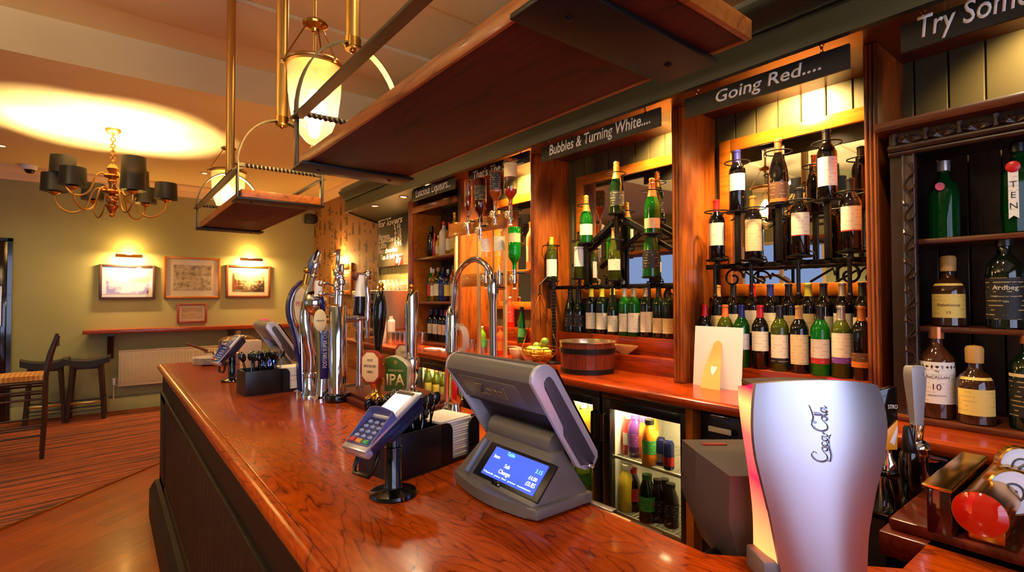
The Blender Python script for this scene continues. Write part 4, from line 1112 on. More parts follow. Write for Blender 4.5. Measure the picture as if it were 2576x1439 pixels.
# ------------------------------------------------------------------ till (customer side): tilted head on a wedge base
YD = (0, -1, 0)
def till(label):
    t = thing('till_terminal', label, 'till', (.83, 1.03, 1.1), 'touch-screen tills on the bar')
    y0, y1 = .862, 1.228
    # base tray with bulging front
    def outline(g, y0_=.858, y1_=1.20):
        pts = [(.925 + g, y0_ - g), (.925 + g, y1_ + g)]
        for i in range(13):
            k = i / 12; y = y1_ + g - (y1_ - y0_ + 2 * g) * k
            pts.append((.745 - g - .028 * math.sin(PI * k), y))
        return pts[::-1]
    m = MB(); m.prism(outline(0), 1.106, 1.132, 'z', .006); b = m.build('base', GREYP, t)
    m = MB()
    for x, y in ((.76, .9), (.9, .9), (.76, 1.16), (.9, 1.16)): m.tube([(x, y, 1.1), (x, y, 1.108)], .012, 10)
    m.build('rubber_foot', RUBBER, b)
    m = MB()
    A = [(.745, .872, 1.13), (.918, .866, 1.13), (.918, 1.195, 1.13), (.745, 1.195, 1.13)]
    B = [(.838, .900, 1.232), (.868, .898, 1.232), (.868, 1.168, 1.232), (.838, 1.168, 1.232)]
    _, f = m.add(A + B, [(3, 2, 1, 0), (4, 5, 6, 7)] + [(i, (i + 1) % 4, 4 + (i + 1) % 4, 4 + i) for i in range(4)])
    bmesh.ops.bevel(m.bm, geom=list({e for q in f for e in q.edges}), offset=.006, segments=2, affect='EDGES', profile=.5)
    w_ = m.build('wedge_body', GREYP, t)
    sl = V((.838 - .745, 0, 1.232 - 1.13)).normalized(); nn = V((-sl.z, 0, sl.x)); s0 = V((.745, 0, 1.13))
    def on(a, y, h): return s0 + sl * a + nn * h + V((0, y, 0))
    M_ = frame_m(V((0, 1, 0)), sl, nn * -1)
    m = MB(); m.obox(on(.062, .995, -.001), (.255, .095, .008), M_, .003); bz = m.build('display_bezel', BLACK, t)
    m = MB(); m.obox(on(.062, .988, .0045), (.200, .076, .004), M_); m.build('display_screen', SCREEN, bz)
    W1 = emit('screen_text_white', (236, 240, 255), 1.6); G1 = emit('screen_text_green', (110, 236, 190), 1.5); Y1 = emit('screen_text_yellow', (240, 236, 150), 1.5)
    for s_, a, y, wd, mt in (('Table', .088, 1.035, .030, G1), ('Item', .072, 1.075, .022, Y1), ('Sub', .057, 1.02, .02, Y1), ('Change', .040, 1.03, .045, Y1), ('3.15', .074, .915, .022, G1), ('£4.00', .055, .925, .028, Y1), ('£0.85', .040, .925, .032, Y1), ('Thank you for your custom', .0295, 1.083, .185, W1)):
        text(s_, 'screen_lettering', mt, bz, on(a, y, .0067), YD, sl, width=wd, height=.0042 if len(s_) > 9 else None, ext=.0004)
    m = MB(); m.obox(on(.016, 1.02, .001), (.03, .012, .006), M_, .002); m.build('card_badge', BLACKG, w_)
    m = MB(); m.obox(on(.06, 1.145, .004), (.012, .10, .012), M_, .004); m.build('side_strip', P('till_strip_blue', (120, 128, 156), .4), w_)
    m = MB(); m.tube([(.905, .863, 1.2), (.905, .845, 1.2)], .008); m.tube([(.905, .846, 1.2), (.905, .835, 1.196)], .005); m.build('key_lock', CHROME, w_)
    m = MB(); m.tube([(.86, .91, 1.243), (.86, 1.16, 1.243)], .03, 18); m.box((.84, .95, 1.2), (.885, 1.12, 1.26), .008); m.build('hinge', GREYP, t)
    # head
    back = [(.7345, 1.408), (.7365, 1.424), (.746, 1.439), (.762, 1.447), (.786, 1.447), (.806, 1.433), (.946, 1.224), (.948, 1.208), (.935, 1.190), (.905, 1.184), (.882, 1.196), (.895, 1.232), (.822, 1.334), (.797, 1.326)]
    m = MB(); m.prism([(p[0], p[1]) for p in back], y0 + .01, y1 - .01, 'y'); h = m.build('screen_housing', GREYP, t)
    m = MB(); m.prism([(.7965, 1.3255), (.822, 1.3335), (.895, 1.2315), (.882, 1.1955), (.879, 1.1965), (.8915, 1.2315), (.8205, 1.3305), (.7965, 1.3225)], y0 + .03, y1 - .03, 'y'); m.build('rear_recess', P('recess_navy', (26, 24, 36), .45), h)
    full = [(.7345, 1.408), (.7365, 1.424), (.746, 1.439), (.762, 1.447), (.786, 1.447), (.806, 1.433), (.946, 1.224), (.948, 1.208), (.935, 1.190), (.905, 1.184), (.875, 1.198)]
    m = MB(); m.prism(full, y0 - .001, y0 + .012, 'y', .003); m.build('end_cap', GREYL, h); m = MB(); m.prism(full, y1 - .012, y1 + .001, 'y', .003); m.build('end_cap', GREYL, h)
    ins = [(.772, 1.416), (.782, 1.420), (.790, 1.414), (.895, 1.255), (.912, 1.205), (.902, 1.197), (.880, 1.203), (.86, 1.24), (.772, 1.365), (.764, 1.39)]
    m = MB(); m.prism([(.778, 1.418), (.788, 1.42), (.797, 1.410), (.934, 1.212), (.925, 1.197), (.886, 1.2), (.83, 1.28), (.83, 1.30), (.772, 1.395), (.770, 1.408)], y0 - .004, y0 + .004, 'y', .002); m.build('side_panel', GREYD, h)
    m = MB(); m.prism([(.8095, 1.432), (.815, 1.434), (.953, 1.226), (.949, 1.222)], y0 + .004, y1 - .004, 'y'); m.build('touch_screen', BLACKG, h)
    m = MB(); m.prism([(.760, 1.4475), (.788, 1.4475), (.80, 1.4405), (.797, 1.4385), (.787, 1.445), (.760, 1.445)], y0 + .012, y1 - .012, 'y'); m.build('top_vent', GREYD, h)
    # badge plate embossed with the maker's name
    bd = V((.797 - .7345, 0, 1.326 - 1.408)).normalized(); bn = V((-abs(bd.z), 0, -abs(bd.x)))
    p0 = V((.7345, 0, 1.408))
    M2 = frame_m(V((0, 1, 0)), bd, V((0, 1, 0)).cross(bd))
    m = MB(); m.obox(p0 + bd * .056 + V((0, 1.055, 0)) + bn * .0005, (.24, .075, .003), M2, .001); pl = m.build('badge_plate', GREYP, h)
    text('Zonal', 'embossed_lettering', P('badge_edge', (160, 140, 104), .35, metal=.4), pl, p0 + bd * .074 + V((0, 1.125, 0)) + bn * .0022, YD, bd * -1, width=.135, ext=.0025, shear=.25)
    return t
SCREEN = bpy.data.materials.new('till_screen_blue'); SCREEN.use_nodes = True
_b = SCREEN.node_tree.nodes['Principled BSDF']; _b.inputs['Base Color'].default_value = lin((20, 30, 90)); setin(_b, rough=.12, emis=1.0); _b.inputs['Emission Color'].default_value = lin((58, 84, 214))
t1_ = till('grey till with a blue customer display, in the foreground on the bar')
p = az(652, 803, 1.445)
t2_ = copy_tree(t1_, (.05, 2.62, 0), 'grey till far along the bar behind the black caddy')
# metal strip lying by the till
m = MB(); m.obox((.925, .845, 1.1035), (.02, .10, .005), rotm('Z', 4), .001)
tag(m.build('metal_strip', STEEL, at=(.925, .845, 1.1)), 'short flat metal strip lying on the bar under the till corner', 'strip')

# ------------------------------------------------------------------ card readers on black poles
def reader(label, bx=.575, by=1.215, tilt=31, ems=1.1, drop=0):
    t = thing('card_reader', label, 'card reader', (bx, by, 1.1), 'card readers on poles')
    m = MB(); m.lathe([(0, 1.1), (.058, 1.1), (.060, 1.104), (.057, 1.111), (.04, 1.116), (.024, 1.12), (.021, 1.125), (.0205, 1.215), (.022, 1.216), (.022, 1.222), (.019, 1.224), (.017, 1.265), (0, 1.27)], (bx, by, 0), 32); m.build('pole_stand', BLACKG, t)
    th, yw = math.radians(tilt), math.radians(15); ah = V((math.cos(yw), math.sin(yw), 0)); wv = V((-math.sin(yw), math.cos(yw), 0)); a = ah * math.cos(th) + V((0, 0, math.sin(th)))
    n = V((0, 0, math.cos(th))) - ah * math.sin(th); c = V((bx, by, 1.2)) + ah * -.026 + V((0, 0, .088))
    M_ = frame_m(a, wv, n)
    def at(p, q_, h): return c + a * p + wv * q_ + n * h
    m = MB(); m.obox(at(.0, 0, -.004), (.205, .082, .034), M_, .008); m.obox(at(.035, 0, -.026), (.13, .07, .03), M_, .01); bd = m.build('body', P('reader_navy', (28, 30, 58), .3, coat=.2), t)
    m = MB(); m.obox(at(-.0, .0, .009), (.212, .090, .009), M_, .004); m.obox(at(-.096, 0, -.002), (.02, .088, .026), M_, .006); m.build('silver_trim', P('reader_silver', (186, 182, 190), .25, metal=.6), t)
    m = MB(); m.obox(at(.048, 0, .014), (.096, .080, .008), M_, .004); f = m.build('screen_surround', P('reader_white', (226, 218, 210), .35), t)
    m = MB(); m.obox(at(.046, .002, .0185), (.072, .060, .003), M_, .001); m.build('screen', emit('reader_screen', (255, 250, 240), 1.1) if ems else P('reader_screen_dim', (96, 100, 140), .2), f)
    m = MB(); m.obox(at(.088, 0, .0188), (.008, .062, .002), M_); m.build('status_bar', BLACK, f)
    m = MB(); m.obox(at(-.048, 0, .013), (.088, .082, .006), M_, .003); k = m.build('keypad', P('reader_navy2', (52, 56, 110), .35), t)
    # hood around the keys
    m = MB(); g = [[at(-.09 + .098 * i / 6, s * .044, .012 + .020 * math.sin(PI * .5 * i / 6)) for i in range(7)] for s in (-1, -.9)]
    m.sheet([[at(-.085 + .092 * i / 8, -.043, .010) for i in range(9)], [at(-.085 + .092 * i / 8, -.045, .014 + .022 * (i / 8)) for i in range(9)]], .003, wv)
    m.sheet([[at(-.085 + .092 * i / 8, .043, .010) for i in range(9)], [at(-.085 + .092 * i / 8, .045, .014 + .022 * (i / 8)) for i in range(9)]], .003, -wv)
    pts = [at(.007, -.044 + .088 * i / 10, .036 + .010 * math.sin(PI * i / 10)) for i in range(11)]; lo = [at(.007, -.044 + .088 * i / 10, .012) for i in range(11)]
    m.sheet([lo, pts], .003, -a); m.build('key_hood', P('reader_hood', (96, 92, 140), .3, coat=.3), t)
    KEY = P('key_blue', (150, 160, 200), .4)
    for r_ in range(4):
        for c_ in range(3):
            m = MB(); o = at(-.020 - .0155 * r_, .024 - .024 * c_, .0165); m.ball(o, .0085, (.62, 1, .5), 12, M_)
            kk = m.build('key', KEY, k)
            text(('123', '456', '789', '*0#')[r_][c_], 'numeral', P('key_ink', (30, 30, 60), .5), kk, o + n * .0042 - a * .002 + wv * .002, -wv, a, height=.005, ext=.0004) if kk else None
    for c_, (mt, s_) in enumerate(((P('key_red', (200, 36, 50), .35), 'X'), (P('key_amber', (224, 150, 60), .35), '<'), (P('key_green', (30, 150, 90), .35), 'O'))):
        m = MB(); m.obox(at(-.082, .025 - .025 * c_, .0165), (.012, .02, .007), M_, .003); m.build('key', mt, k)
    # carrying loop under the keypad end
    m = MB(); lp = [at(-.065, .034, -.022), at(-.105, .034, -.050), at(-.118, .026, -.058), at(-.118, -.026, -.058), at(-.105, -.034, -.050), at(-.065, -.034, -.022)]
    m.tube(lp, .006, 8); m.build('carry_loop', BLACKG, t)
    return t
r1_ = reader('card reader with lit white screen on a black pole, in the foreground')
reader('card reader on a black pole near the far end of the bar', .595, 3.46, 48, 0)

# ------------------------------------------------------------------ caddies with napkins and cutlery
def caddy(label, o, rz, stack_label):
    t = thing('bar_caddy', label, 'caddy', o, 'black napkin and cutlery caddies'); t.rotation_euler = (0, 0, rz)
    L, D, H, T = .335, .165, .125, .005
    m = MB(); m.box((0, 0, 0), (L, D, T)); m.box((0, 0, T), (.185, T, H), .001); m.box((0, D - T, T), (.185, D, H), .001); m.box((0, T, T), (T, D - T, H)); m.box((.165, T, T), (.165 + T, D - T, H))
    # napkin end with deep rounded cut-outs front and side
    def cut_panel(lo, hi, fixed, axis):
        pts = []; w = hi - lo; c = (lo + hi) / 2; g = .036; rr_ = .028
        pts = [(lo, T), (hi, T), (hi, H - .0)]
        e = [(hi, H - rr_)] + [(hi - rr_ + rr_ * math.cos(x), H - rr_ + rr_ * math.sin(x)) for x in [PI / 2 * i / 6 for i in range(7)]]
        right = [(c + g, .012)] ; left = [(c - g, .012)]
        P1 = [(c + g, .012), (hi, .012)] + [(hi, H - .004), (c + g + rr_, H)] + [(c + g + rr_ - rr_ * math.sin(x), H - rr_ + rr_ * math.cos(x)) for x in [PI / 2 * i / 6 for i in range(1, 7)]]
        P2 = [(2 * c - a, b) for a, b in P1][::-1]
        for q in (P1, P2): m.prism(q, fixed, fixed + T, axis)
        m.prism([(lo, T), (hi, T), (hi, .013), (lo, .013)], fixed, fixed + T, axis)
    cut_panel(.17, L, 0, 'y'); cut_panel(.17, L, D - T, 'y'); cut_panel(T, D - T, L - T, 'x')
    me = m.mesh('tray', BLACK); part('tray', me, t)
    Z = Matrix.Rotation(rz, 3, 'Z')
    # stack of napkins (lies in the caddy)
    n = thing('napkin_stack', stack_label, 'napkins', V(o) + Z @ V((.25, D / 2, T)), 'napkin stacks in the caddies'); n.rotation_euler = (0, 0, rz)
    m = MB(); z = 0
    for i in range(15):
        e = random.uniform(-.0025, .0025); th = .0078
        m.box((-.068 + e, -.066 + e, z), (.068 + e, .066 - e, z + th - .0006), .002, 1); z += th
    m.box((-.066, -.064, z), (.066, .064, z + .004), .0015, 1)
    part('napkins', m.mesh('napkins', PAPER), n)
    return t, Z
def spoon_mesh():
    m = MB(); m.tube([(0, 0, 0), (0, 0, .10), (0, .002, .168)], [.0032, .003, .0026], 6); m.ball((0, .004, .189), .020, (.8, .34, 1.25), 12); return m.mesh('black_spoon', BLACKG)
SPOON = spoon_mesh()
def spoons(n, o, Z, grp, lbl, h=.0):
    for i in range(n):
        s = bpy.data.objects.new('plastic_spoon', SPOON); COL.objects.link(s)
        p = V(o) + Z @ V((.05 + .11 * (i % 6) / 5, .03 + .1 * (i // 6) / max(1, (n - 1) // 6), .006))
        s.location = p; s.rotation_euler = (random.uniform(-.2, .2), random.uniform(-.24, .24), random.uniform(-1.2, 1.2)); WORLD[s.name] = p
        tag(s, lbl, 'spoon', grp)
c1o = (.612, 1.283, 1.1)
cd1, Z1 = caddy('black plastic caddy behind the nearer card reader, holding spoons and napkins', c1o, math.radians(13), 'thick stack of napkins in the nearer black caddy')
spoons(30, c1o, Z1, 'black spoons in the nearer caddy', 'black plastic spoon standing in the nearer caddy', .02)
# steel hooked stirrer among the spoons
m = MB(); b0 = V(c1o) + Z1 @ V((.135, .09, .006)); e1 = Z1 @ V((1, 0, 0)); pts = [b0 + V((0, 0, 0)), b0 + V((0, 0, .10)) + e1 * .006, b0 + V((0, 0, .205)) + e1 * .012] + [b0 + e1 * (.000 + .012 * math.cos(a)) + V((0, 0, .205 + .016 * math.sin(a))) for a in [PI * i / 8 for i in range(1, 9)]] + [b0 + e1 * -.014 + V((0, 0, .19))]
m.tube(pts, .0028, 8); tag(m.build('hooked_stirrer', CHROME, at=b0), 'hooked steel stirrer among the black spoons', 'stirrer')
m = MB(); b0 = V(c1o) + Z1 @ V((.15, .05, .006)); m.tube([b0, b0 + V((.004, 0, .13))], .003, 6); m.ball(b0 + V((.006, .003, .155)), .019, (.75, .3, 1.3), 12); tag(m.build('steel_spoon', CHROME, at=b0), 'steel spoon leaning at the end of the nearer caddy', 'spoon')
c2o = (.553, 2.865, 1.1)
cd2, Z2 = caddy('black plastic caddy far along the bar, crowded with black spoons', c2o, math.radians(4), 'white napkin stack in the far caddy')
spoons(30, c2o, Z2, 'black spoons in the far caddy', 'black plastic spoon standing in the far caddy')
for s in [o for o in bpy.data.objects if o.name.startswith('plastic_spoon') and o.location.y > 2.5]: s.location.z += 0.0

# ------------------------------------------------------------------ cake dome, plates, box and candle at the far end
pc = az(530, 903, 1.1); c = V((.665, 4.46, 1.1))
for i in range(5):
    m = MB(); z = 1.1 + i * .010
    m.lathe([(0, z + .001), (.07, z), (.08, z + .003), (.135, z + .013), (.14, z + .016), (.134, z + .017), (.078, z + .008), (0, z + .007)], (c.x - .03, c.y - .02, 0), 32)
    o_ = m.build('side_plate', P('plate_white', (232, 224, 212), .2, coat=.3), at=(c.x - .03, c.y - .02, z)); tag(o_, 'white side plate in the stack at the far end of the bar', 'plate', 'stacked white side plates')
dm = thing('cake_stand', 'glass-domed cake stand at the far end of the bar', 'cake stand', (.80, 4.42, 1.1))
m = MB(); m.lathe([(0, 1.1), (.08, 1.1), (.085, 1.106), (.03, 1.125), (.022, 1.15), (.03, 1.175), (.16, 1.182), (.165, 1.19), (.16, 1.195), (0, 1.192)], (.80, 4.42, 0), 36); m.build('stand', P('stand_glass', (220, 196, 160), .1, coat=.5), dm)
m = MB(); m.lathe([(.135, 1.196), (.138, 1.24), (.13, 1.275), (.10, 1.298), (.05, 1.308), (.012, 1.31), (.014, 1.318), (.02, 1.33), (.012, 1.34), (0, 1.342)], (.80, 4.42, 0), 36); m.build('glass_dome', thin_glass('dome_glass', (255, 244, 226), .14), dm)
m = MB(); m.lathe([(0, 1.195), (.105, 1.195), (.11, 1.2), (.11, 1.245), (.104, 1.25), (0, 1.25)], (.80, 4.42, 0), 48)
tag(m.build('cake', P('cake_icing', (226, 190, 150), .7, bump=(60, .6)), at=(.8, 4.42, 1.195)), 'pale cake under the glass dome', 'cake')
m = MB(); m.tube([(.62, 4.60, 1.185), (.56, 4.60, 1.215), (.48, 4.60, 1.25)], [.012, .009, .008], 8); m.box((.60, 4.585, 1.172), (.70, 4.615, 1.178), .002)
m.tube([(.66, 4.6, 1.1), (.66, 4.6, 1.174)], .006); tag(m.build('cake_knife', W_MAHOG, at=(.62, 4.6, 1.1)), 'wooden-handled cake slice resting behind the plates', 'knife')
bx0 = V((.80, 3.98, 1.1))
m = MB(); m.box((bx0.x - .06, bx0.y - .05, 1.1), (bx0.x + .06, bx0.y + .05, 1.30), .006); tag(m.build('paper_box', P('cream_box', (226, 196, 160), .7), at=(bx0.x, bx0.y, 1.1)), 'cream paper box standing beyond the far till', 'box')
p = ay(668, 806, 8.98)
cl = thing('tealight', 'small glowing red glass tealight on the drink rail', 'candle', (p.x, 9.03, 1.165))
m = MB(); m.lathe([(0, 1.165), (.04, 1.165), (.05, 1.2), (.052, 1.25), (.048, 1.25), (.045, 1.2), (0, 1.18)], (p.x, 9.03, 0)); m.build('red_glass', P('red_votive', (220, 20, 40), .2, ec=(255, 30, 60), emis=1.6), cl)
m = MB(); m.lathe([(0, 1.181), (.03, 1.181), (.03, 1.195), (0, 1.196)], (p.x, 9.03, 0)); m.build('wax', WHITE, cl)

# ------------------------------------------------------------------ beer fonts
def pts_y(l, y): return [ay(u, v, y) for u, v in l]
def smooth(pts, k=5):
    sm = []
    for i in range(len(pts) - 1):
        p0, p1, p2, p3 = pts[max(i - 1, 0)], pts[i], pts[i + 1], pts[min(i + 2, len(pts) - 1)]
        for j in range(k):
            t_ = j / k; sm.append(.5 * ((2 * p1) + (-p0 + p2) * t_ + (2 * p0 - 5 * p1 + 4 * p2 - p3) * t_ ** 2 + (-p0 + 3 * p1 - 3 * p2 + p3) * t_ ** 3))
    sm.append(pts[-1]); return sm
NAVY = P('font_navy', (24, 26, 96), .25, coat=.3)
# 1 arched font with a cream badge
Y1_ = 2.80
pf = thing('beer_font', 'arched blue and chrome beer font with a cream badge, leftmost of the fonts', 'beer tap', ay(752, 985, Y1_), 'beer fonts on the bar')
out = smooth(pts_y([(757, 708), (738, 728), (726, 757), (725, 788), (733, 822), (743, 862), (750, 910), (753, 960), (754, 990)], Y1_))
out[-1].z = 1.1
m = MB(); m.ribbon(out, (0, .05, 0), .012); m.build('arch_band', NAVY, pf)
m = MB(); m.tube([p + V((.013, 0, 0)) for p in out], .011, 10); m.build('chrome_edge', CHROME, pf)
ins_ = pts_y([(742, 738), (738, 770), (742, 800), (752, 820), (766, 812), (770, 770), (770, 735), (757, 722)], Y1_)
m = MB(); m.prism([(p.x, p.z) for p in ins_], Y1_ - .012, Y1_ + .012, 'y', .003); bp = m.build('badge', P('badge_cream', (236, 214, 172), .4), pf)
pa, pb = ay(744, 770, Y1_ - .013), ay(769, 768, Y1_ - .013)
text('PERONI', 'lettering', P('badge_red', (206, 40, 40), .5), bp, pa, (1, 0, 0), (0, 0, 1), width=pb.x - pa.x + .03, height=.024)
m = MB(); q_ = pts_y([(757, 820), (760, 880), (762, 985)], Y1_); q_[-1].z = 1.1; m.tube(q_, [.012, .018, .024], 12); m.lathe([(0, 1.1), (.045, 1.1), (.045, 1.112), (.026, 1.12), (0, 1.12)], (q_[-1].x, Y1_, 0), 20); m.build('column', CHROME, pf)
# 2 swan-shaped chrome font
Y2_ = 2.66
sf = thing('beer_font', 'tall curving polished chrome beer font with a flared handle', 'beer tap', ay(778, 990, Y2_), 'beer fonts on the bar')
bpts = smooth(pts_y([(789, 690), (780, 722), (772, 760), (768, 800), (774, 850), (782, 895), (781, 935), (778, 962), (778, 994)], Y2_)); bpts[-1].z = 1.1
n_ = len(bpts)
m = MB(); m.tube(bpts, [.013 + .016 * math.sin(PI * min(1, i / n_ * 1.1)) ** 2 for i in range(n_)], 14); m.lathe([(0, 1.1), (.04, 1.1), (.04, 1.112), (.03, 1.13), (.028, 1.2), (.033, 1.205), (.033, 1.22), (0, 1.225)], (bpts[-1].x, Y2_, 0), 20); m.build('column', CHROME, sf)
hp = smooth(pts_y([(788, 694), (792, 674), (797, 655), (803, 629)], Y2_))
m = MB(); m.tube(hp, [.010 + .016 * math.sin(PI * i / (len(hp) - 1)) for i in range(len(hp))], 12); m.ball(hp[0], .018, (1, 1, 1), 12); h_ = m.build('handle', CHROME, sf)
m = MB(); m.tube([p + V((-.022, 0, -.004)) for p in hp[2:-2]], [.006 + .013 * math.sin(PI * i / (len(hp) - 5)) for i in range(len(hp) - 4)], 10); m.build('handle_badge', P('tap_badge_blue', (60, 70, 110), .3), h_)
m = MB(); o = ay(771, 690, Y2_); m.ball(o + V((0, 0, .02)), .016, (1, 1, 1), 12); m.tube([o, o + V((-.01, 0, -.05))], .012, 10); m.build('side_knob', BRASS, sf)
# 3 domed font with oval badge and blue blade
Y3_ = 2.56
ff = thing('beer_font', 'chrome domed beer font with an oval badge and a blue lettered blade', 'beer tap', ay(808, 1000, Y3_), 'beer fonts on the bar')
cA = smooth(pts_y([(800, 760), (803, 800), (808, 850), (811, 900), (811, 950), (808, 1000)], Y3_)); cA[-1].z = 1.1
m = MB(); m.tube(cA, [.034 - .006 * math.sin(PI * i / len(cA)) for i in range(len(cA))], 18); m.lathe([(0, 1.1), (.045, 1.1), (.045, 1.11), (.034, 1.12), (0, 1.12)], (cA[-1].x, Y3_, 0), 20); m.build('column', CHROME, ff)
o = ay(793, 762, Y3_); m = MB(); m.ball(o, .064, (.86, .8, 1.0), 20); m.build('dome', CHROME, ff)
m = MB(); m.ring(o + V((.018, 0, 0)), .058, .009, 24, 8, Matrix.Rotation(math.radians(80), 3, 'Y')); m.build('blue_band', NAVY, ff)
bl = pts_y([(806, 838), (824, 832), (825, 952), (806, 954)], Y3_ - .045)
m = MB(); m.prism([(p.x, p.z) for p in bl], Y3_ - .05, Y3_ - .036, 'y', .002); bd_ = m.build('blade', NAVY, ff)
t0 = ay(822, 925, Y3_ - .051)
text('FOSTERS SUPER CHILLED', 'lettering', CHALK, bd_, (t0.x, Y3_ - .0505, t0.z), (0, 0, 1), (-1, 0, 0), width=.215, height=.02)
o = ay(804, 806, Y3_ - .075)
m = MB(); m.lathe([(0, 0), (.026, 0), (.030, .003), (.030, .009), (.026, .012), (0, .012)], o, 28, rotm('X', 90) @ Matrix.Diagonal(V((1, 1.75, 1)))); ob = m.build('oval_badge', P('oval_cream', (220, 204, 150), .35), ff)
text("FOSTER'S", 'lettering', P('ink', (70, 60, 40), .5), ob, (o.x - .019, o.y - .0125, o.z - .004), (1, 0, 0), (0, 0, 1), width=.038)
m = MB(); m.tube([o + V((.012, .012, 0)), o + V((.05, .06, -.0))], .02, 14); m.build('tap_body', CHROME, ff)
# 4 big chrome cylinder font with taps above
Y4_ = 2.47
kf = thing('beer_font', 'broad chrome cylinder beer font on a black base with tall tap levers', 'beer tap', ay(849, 1012, Y4_), 'beer fonts on the bar')
c4 = ay(849, 1008, Y4_)
zt = ay(849, 770, Y4_).z
m = MB(); m.lathe([(0, 1.118), (.041, 1.118), (.041, zt - .004), (.039, zt), (.0, zt)], (c4.x, Y4_, 0), 32); m.build('column', CHROME, kf)
m = MB(); m.lathe([(0, 1.1), (.058, 1.1), (.06, 1.104), (.06, 1.13), (.055, 1.14), (.041, 1.142), (0, 1.142)], (c4.x, Y4_, 0), 32); m.build('base', BLACKG, kf)
for u0, vt, vb in ((848, 627, 765), (858, 664, 770)):
    m = MB(); a_, b_ = ay(u0 - 2, vb, Y4_), ay(u0 + 3, vt, Y4_); L = b_ - a_
    m.tube([a_ + L * k for k in (0, .25, .28, .33, .36, .5, .53, .6, .64, .75, .78, .97, .985, 1)], [.011, .011, .018, .018, .012, .012, .020, .02, .013, .011, .010, .010, .013, .006], 12); m.build('tap_lever', CHROME, kf)
for v in (716, 742):
    m = MB(); m.tube(pts_y([(806, v - 2), (822, v - 3), (836, v + 2), (850, v)], Y4_), .007, 10); m.ball(ay(807, v - 2, Y4_), .014, (1, 1, 1), 10); m.build('cross_arm', CHROME, kf)
m = MB(); a_ = ay(801, 730, Y4_ + .05); m.tube([a_ + V((0, 0, -.03)), a_ + V((0, 0, .045))], .018, 14); m.build('white_grip', WHITE, kf)
# spout to the right
s0, s1 = ay(870, 803, Y4_), ay(925, 800, Y4_)
m = MB(); m.tube([s0, s0.lerp(s1, .55), s0.lerp(s1, .56), s1], [.017, .017, .012, .012], 12); m.tube([s1 + V((0, 0, .09)), s1 + V((0, 0, .02)), s1 + V((0, 0, -.02)), s1 + V((0, 0, -.10))], [.009, .017, .014, .008], 12); m.build('spout', CHROME, kf)
m = MB(); m.tube([s1 + V((0, 0, .05)), s1 + V((.002, 0, .10)), s1 + V((-.008, 0, .2)), s1 + V((-.003, 0, .215))], [.012, .016, .008, .004], 10); m.build('spout_lever', CHROME, kf)

# tall lit tap lever with a round chrome head
Y5_ = 2.55
lv = thing('beer_tap', 'white and black tap lever with a round chrome head', 'beer tap', ay(905, 862, Y5_))
m = MB(); a_, b_ = ay(906, 790, Y5_), ay(906, 746, Y5_); m.tube([a_ + V((0, 0, -.02)), a_, a_.lerp(b_, .5), b_], [.03, .037, .03, .028], 16); m.build('black_body', BLACKG, lv)
m = MB(); c_ = ay(907, 692, Y5_); m.tube([b_, b_.lerp(c_, .25), b_.lerp(c_, .6), c_], [.030, .026, .022, .020], 16); m.build('white_column', WHITE, lv)
m = MB(); o = ay(925, 692, Y5_); m.tube([ay(896, 693, Y5_), o], .014, 12); m.ball(o, .027, (1, 1, 1), 18); m.build('round_head', CHROME, lv)
m = MB(); o = ay(893, 694, Y5_); m.ball(o, .024, (.6, 1, 1), 14); m.build('end_cap', P('brown_cap', (110, 50, 30), .4), lv)
m = MB(); m.tube([a_ + V((0, 0, -.01)), a_ + V((0, 0, -.10)), V((a_.x, Y5_, 1.14))], [.018, .014, .022], 12); m.build('stem', CHROME, lv)

# ------------------------------------------------------------------ hand pumps
def oct_clip(c, w, h, cut, th, M_):
    pts = [(-w + cut, -h), (w - cut, -h), (w, -h + cut), (w, h - cut), (w - cut, h), (-w + cut, h), (-w, h - cut), (-w, -h + cut)]
    m = MB(); t = MB(); t.prism(pts, 0, th, 'z', .002); m.merge(t, c, M_); return m
CLIPM = frame_m(V((.50, -.866, 0)), V((0, 0, 1)), V((-.866, -.50, 0)))     # clip faces the customers
def pump(label, base, words_, lab=True):
    b = V(base); t = thing('hand_pump', label, 'hand pump', b, 'black handled beer pumps')
    D_ = (b - CAM).dot(CF); s = D_ / FPX
    m = MB(); m.lathe([(0, 0), (.046, 0), (.048, .006), (.034, .016), (.024, .03), (.02, .05), (.032, .075), (.034, .09), (.022, .105), (.015, .13), (0, .13)], b, 24); m.build('brass_base', BRASS, t)
    top = b + V((.012, -.02, .50))
    def al(k): return b + (top - b) * k
    m = MB(); m.tube([al(k) for k in (.24, .36, .46, .54, .62, .70, .78, .84, .90, .955, .975)], [.012, .013, .016, .020, .025, .0295, .031, .029, .024, .018, .012], 18); hd = m.build('handle', BLACKG, t)
    m = MB(); m.tube([al(k) for k in (.97, .985, .99, 1.0, 1.01)], [.012, .012, .016, .016, .01], 14); m.ball(al(1.03), .013, (1, 1, 1), 12); m.build('brass_knob', BRASS, hd)
    if lab:
        cc = al(.29) + V((-.045, -.044, .008))
        m = oct_clip(cc + CLIPM @ V((0, 0, -.012)), .05, .072, .026, .024, CLIPM); cp = m.build('pump_clip', P('clip_red', (150, 40, 24), .35), t)
        m = oct_clip(cc + CLIPM @ V((0, 0, .0115)), .043, .064, .024, .002, CLIPM); pl = m.build('clip_face', P('clip_cream', (226, 200, 150), .4), cp)
        for i, (w_, sz) in enumerate(words_):
            text(w_, 'lettering', P('ink_dark', (60, 30, 20), .5), pl, cc + CLIPM @ V((0, .026 - .026 * i, .0142)), CLIPM @ V((1, 0, 0)), (0, 0, 1), width=sz, align='CENTER', ext=.0006)
    return t
pb_ = az(946, 1003, 1.14)
pump('black handled hand pump with an octagonal cream clip', (pb_.x, pb_.y, 1.14), (('OLD', .03), ('SPECKLED', .066), ('HEN', .03)))
pb2 = az(1040, 1012, 1.14)
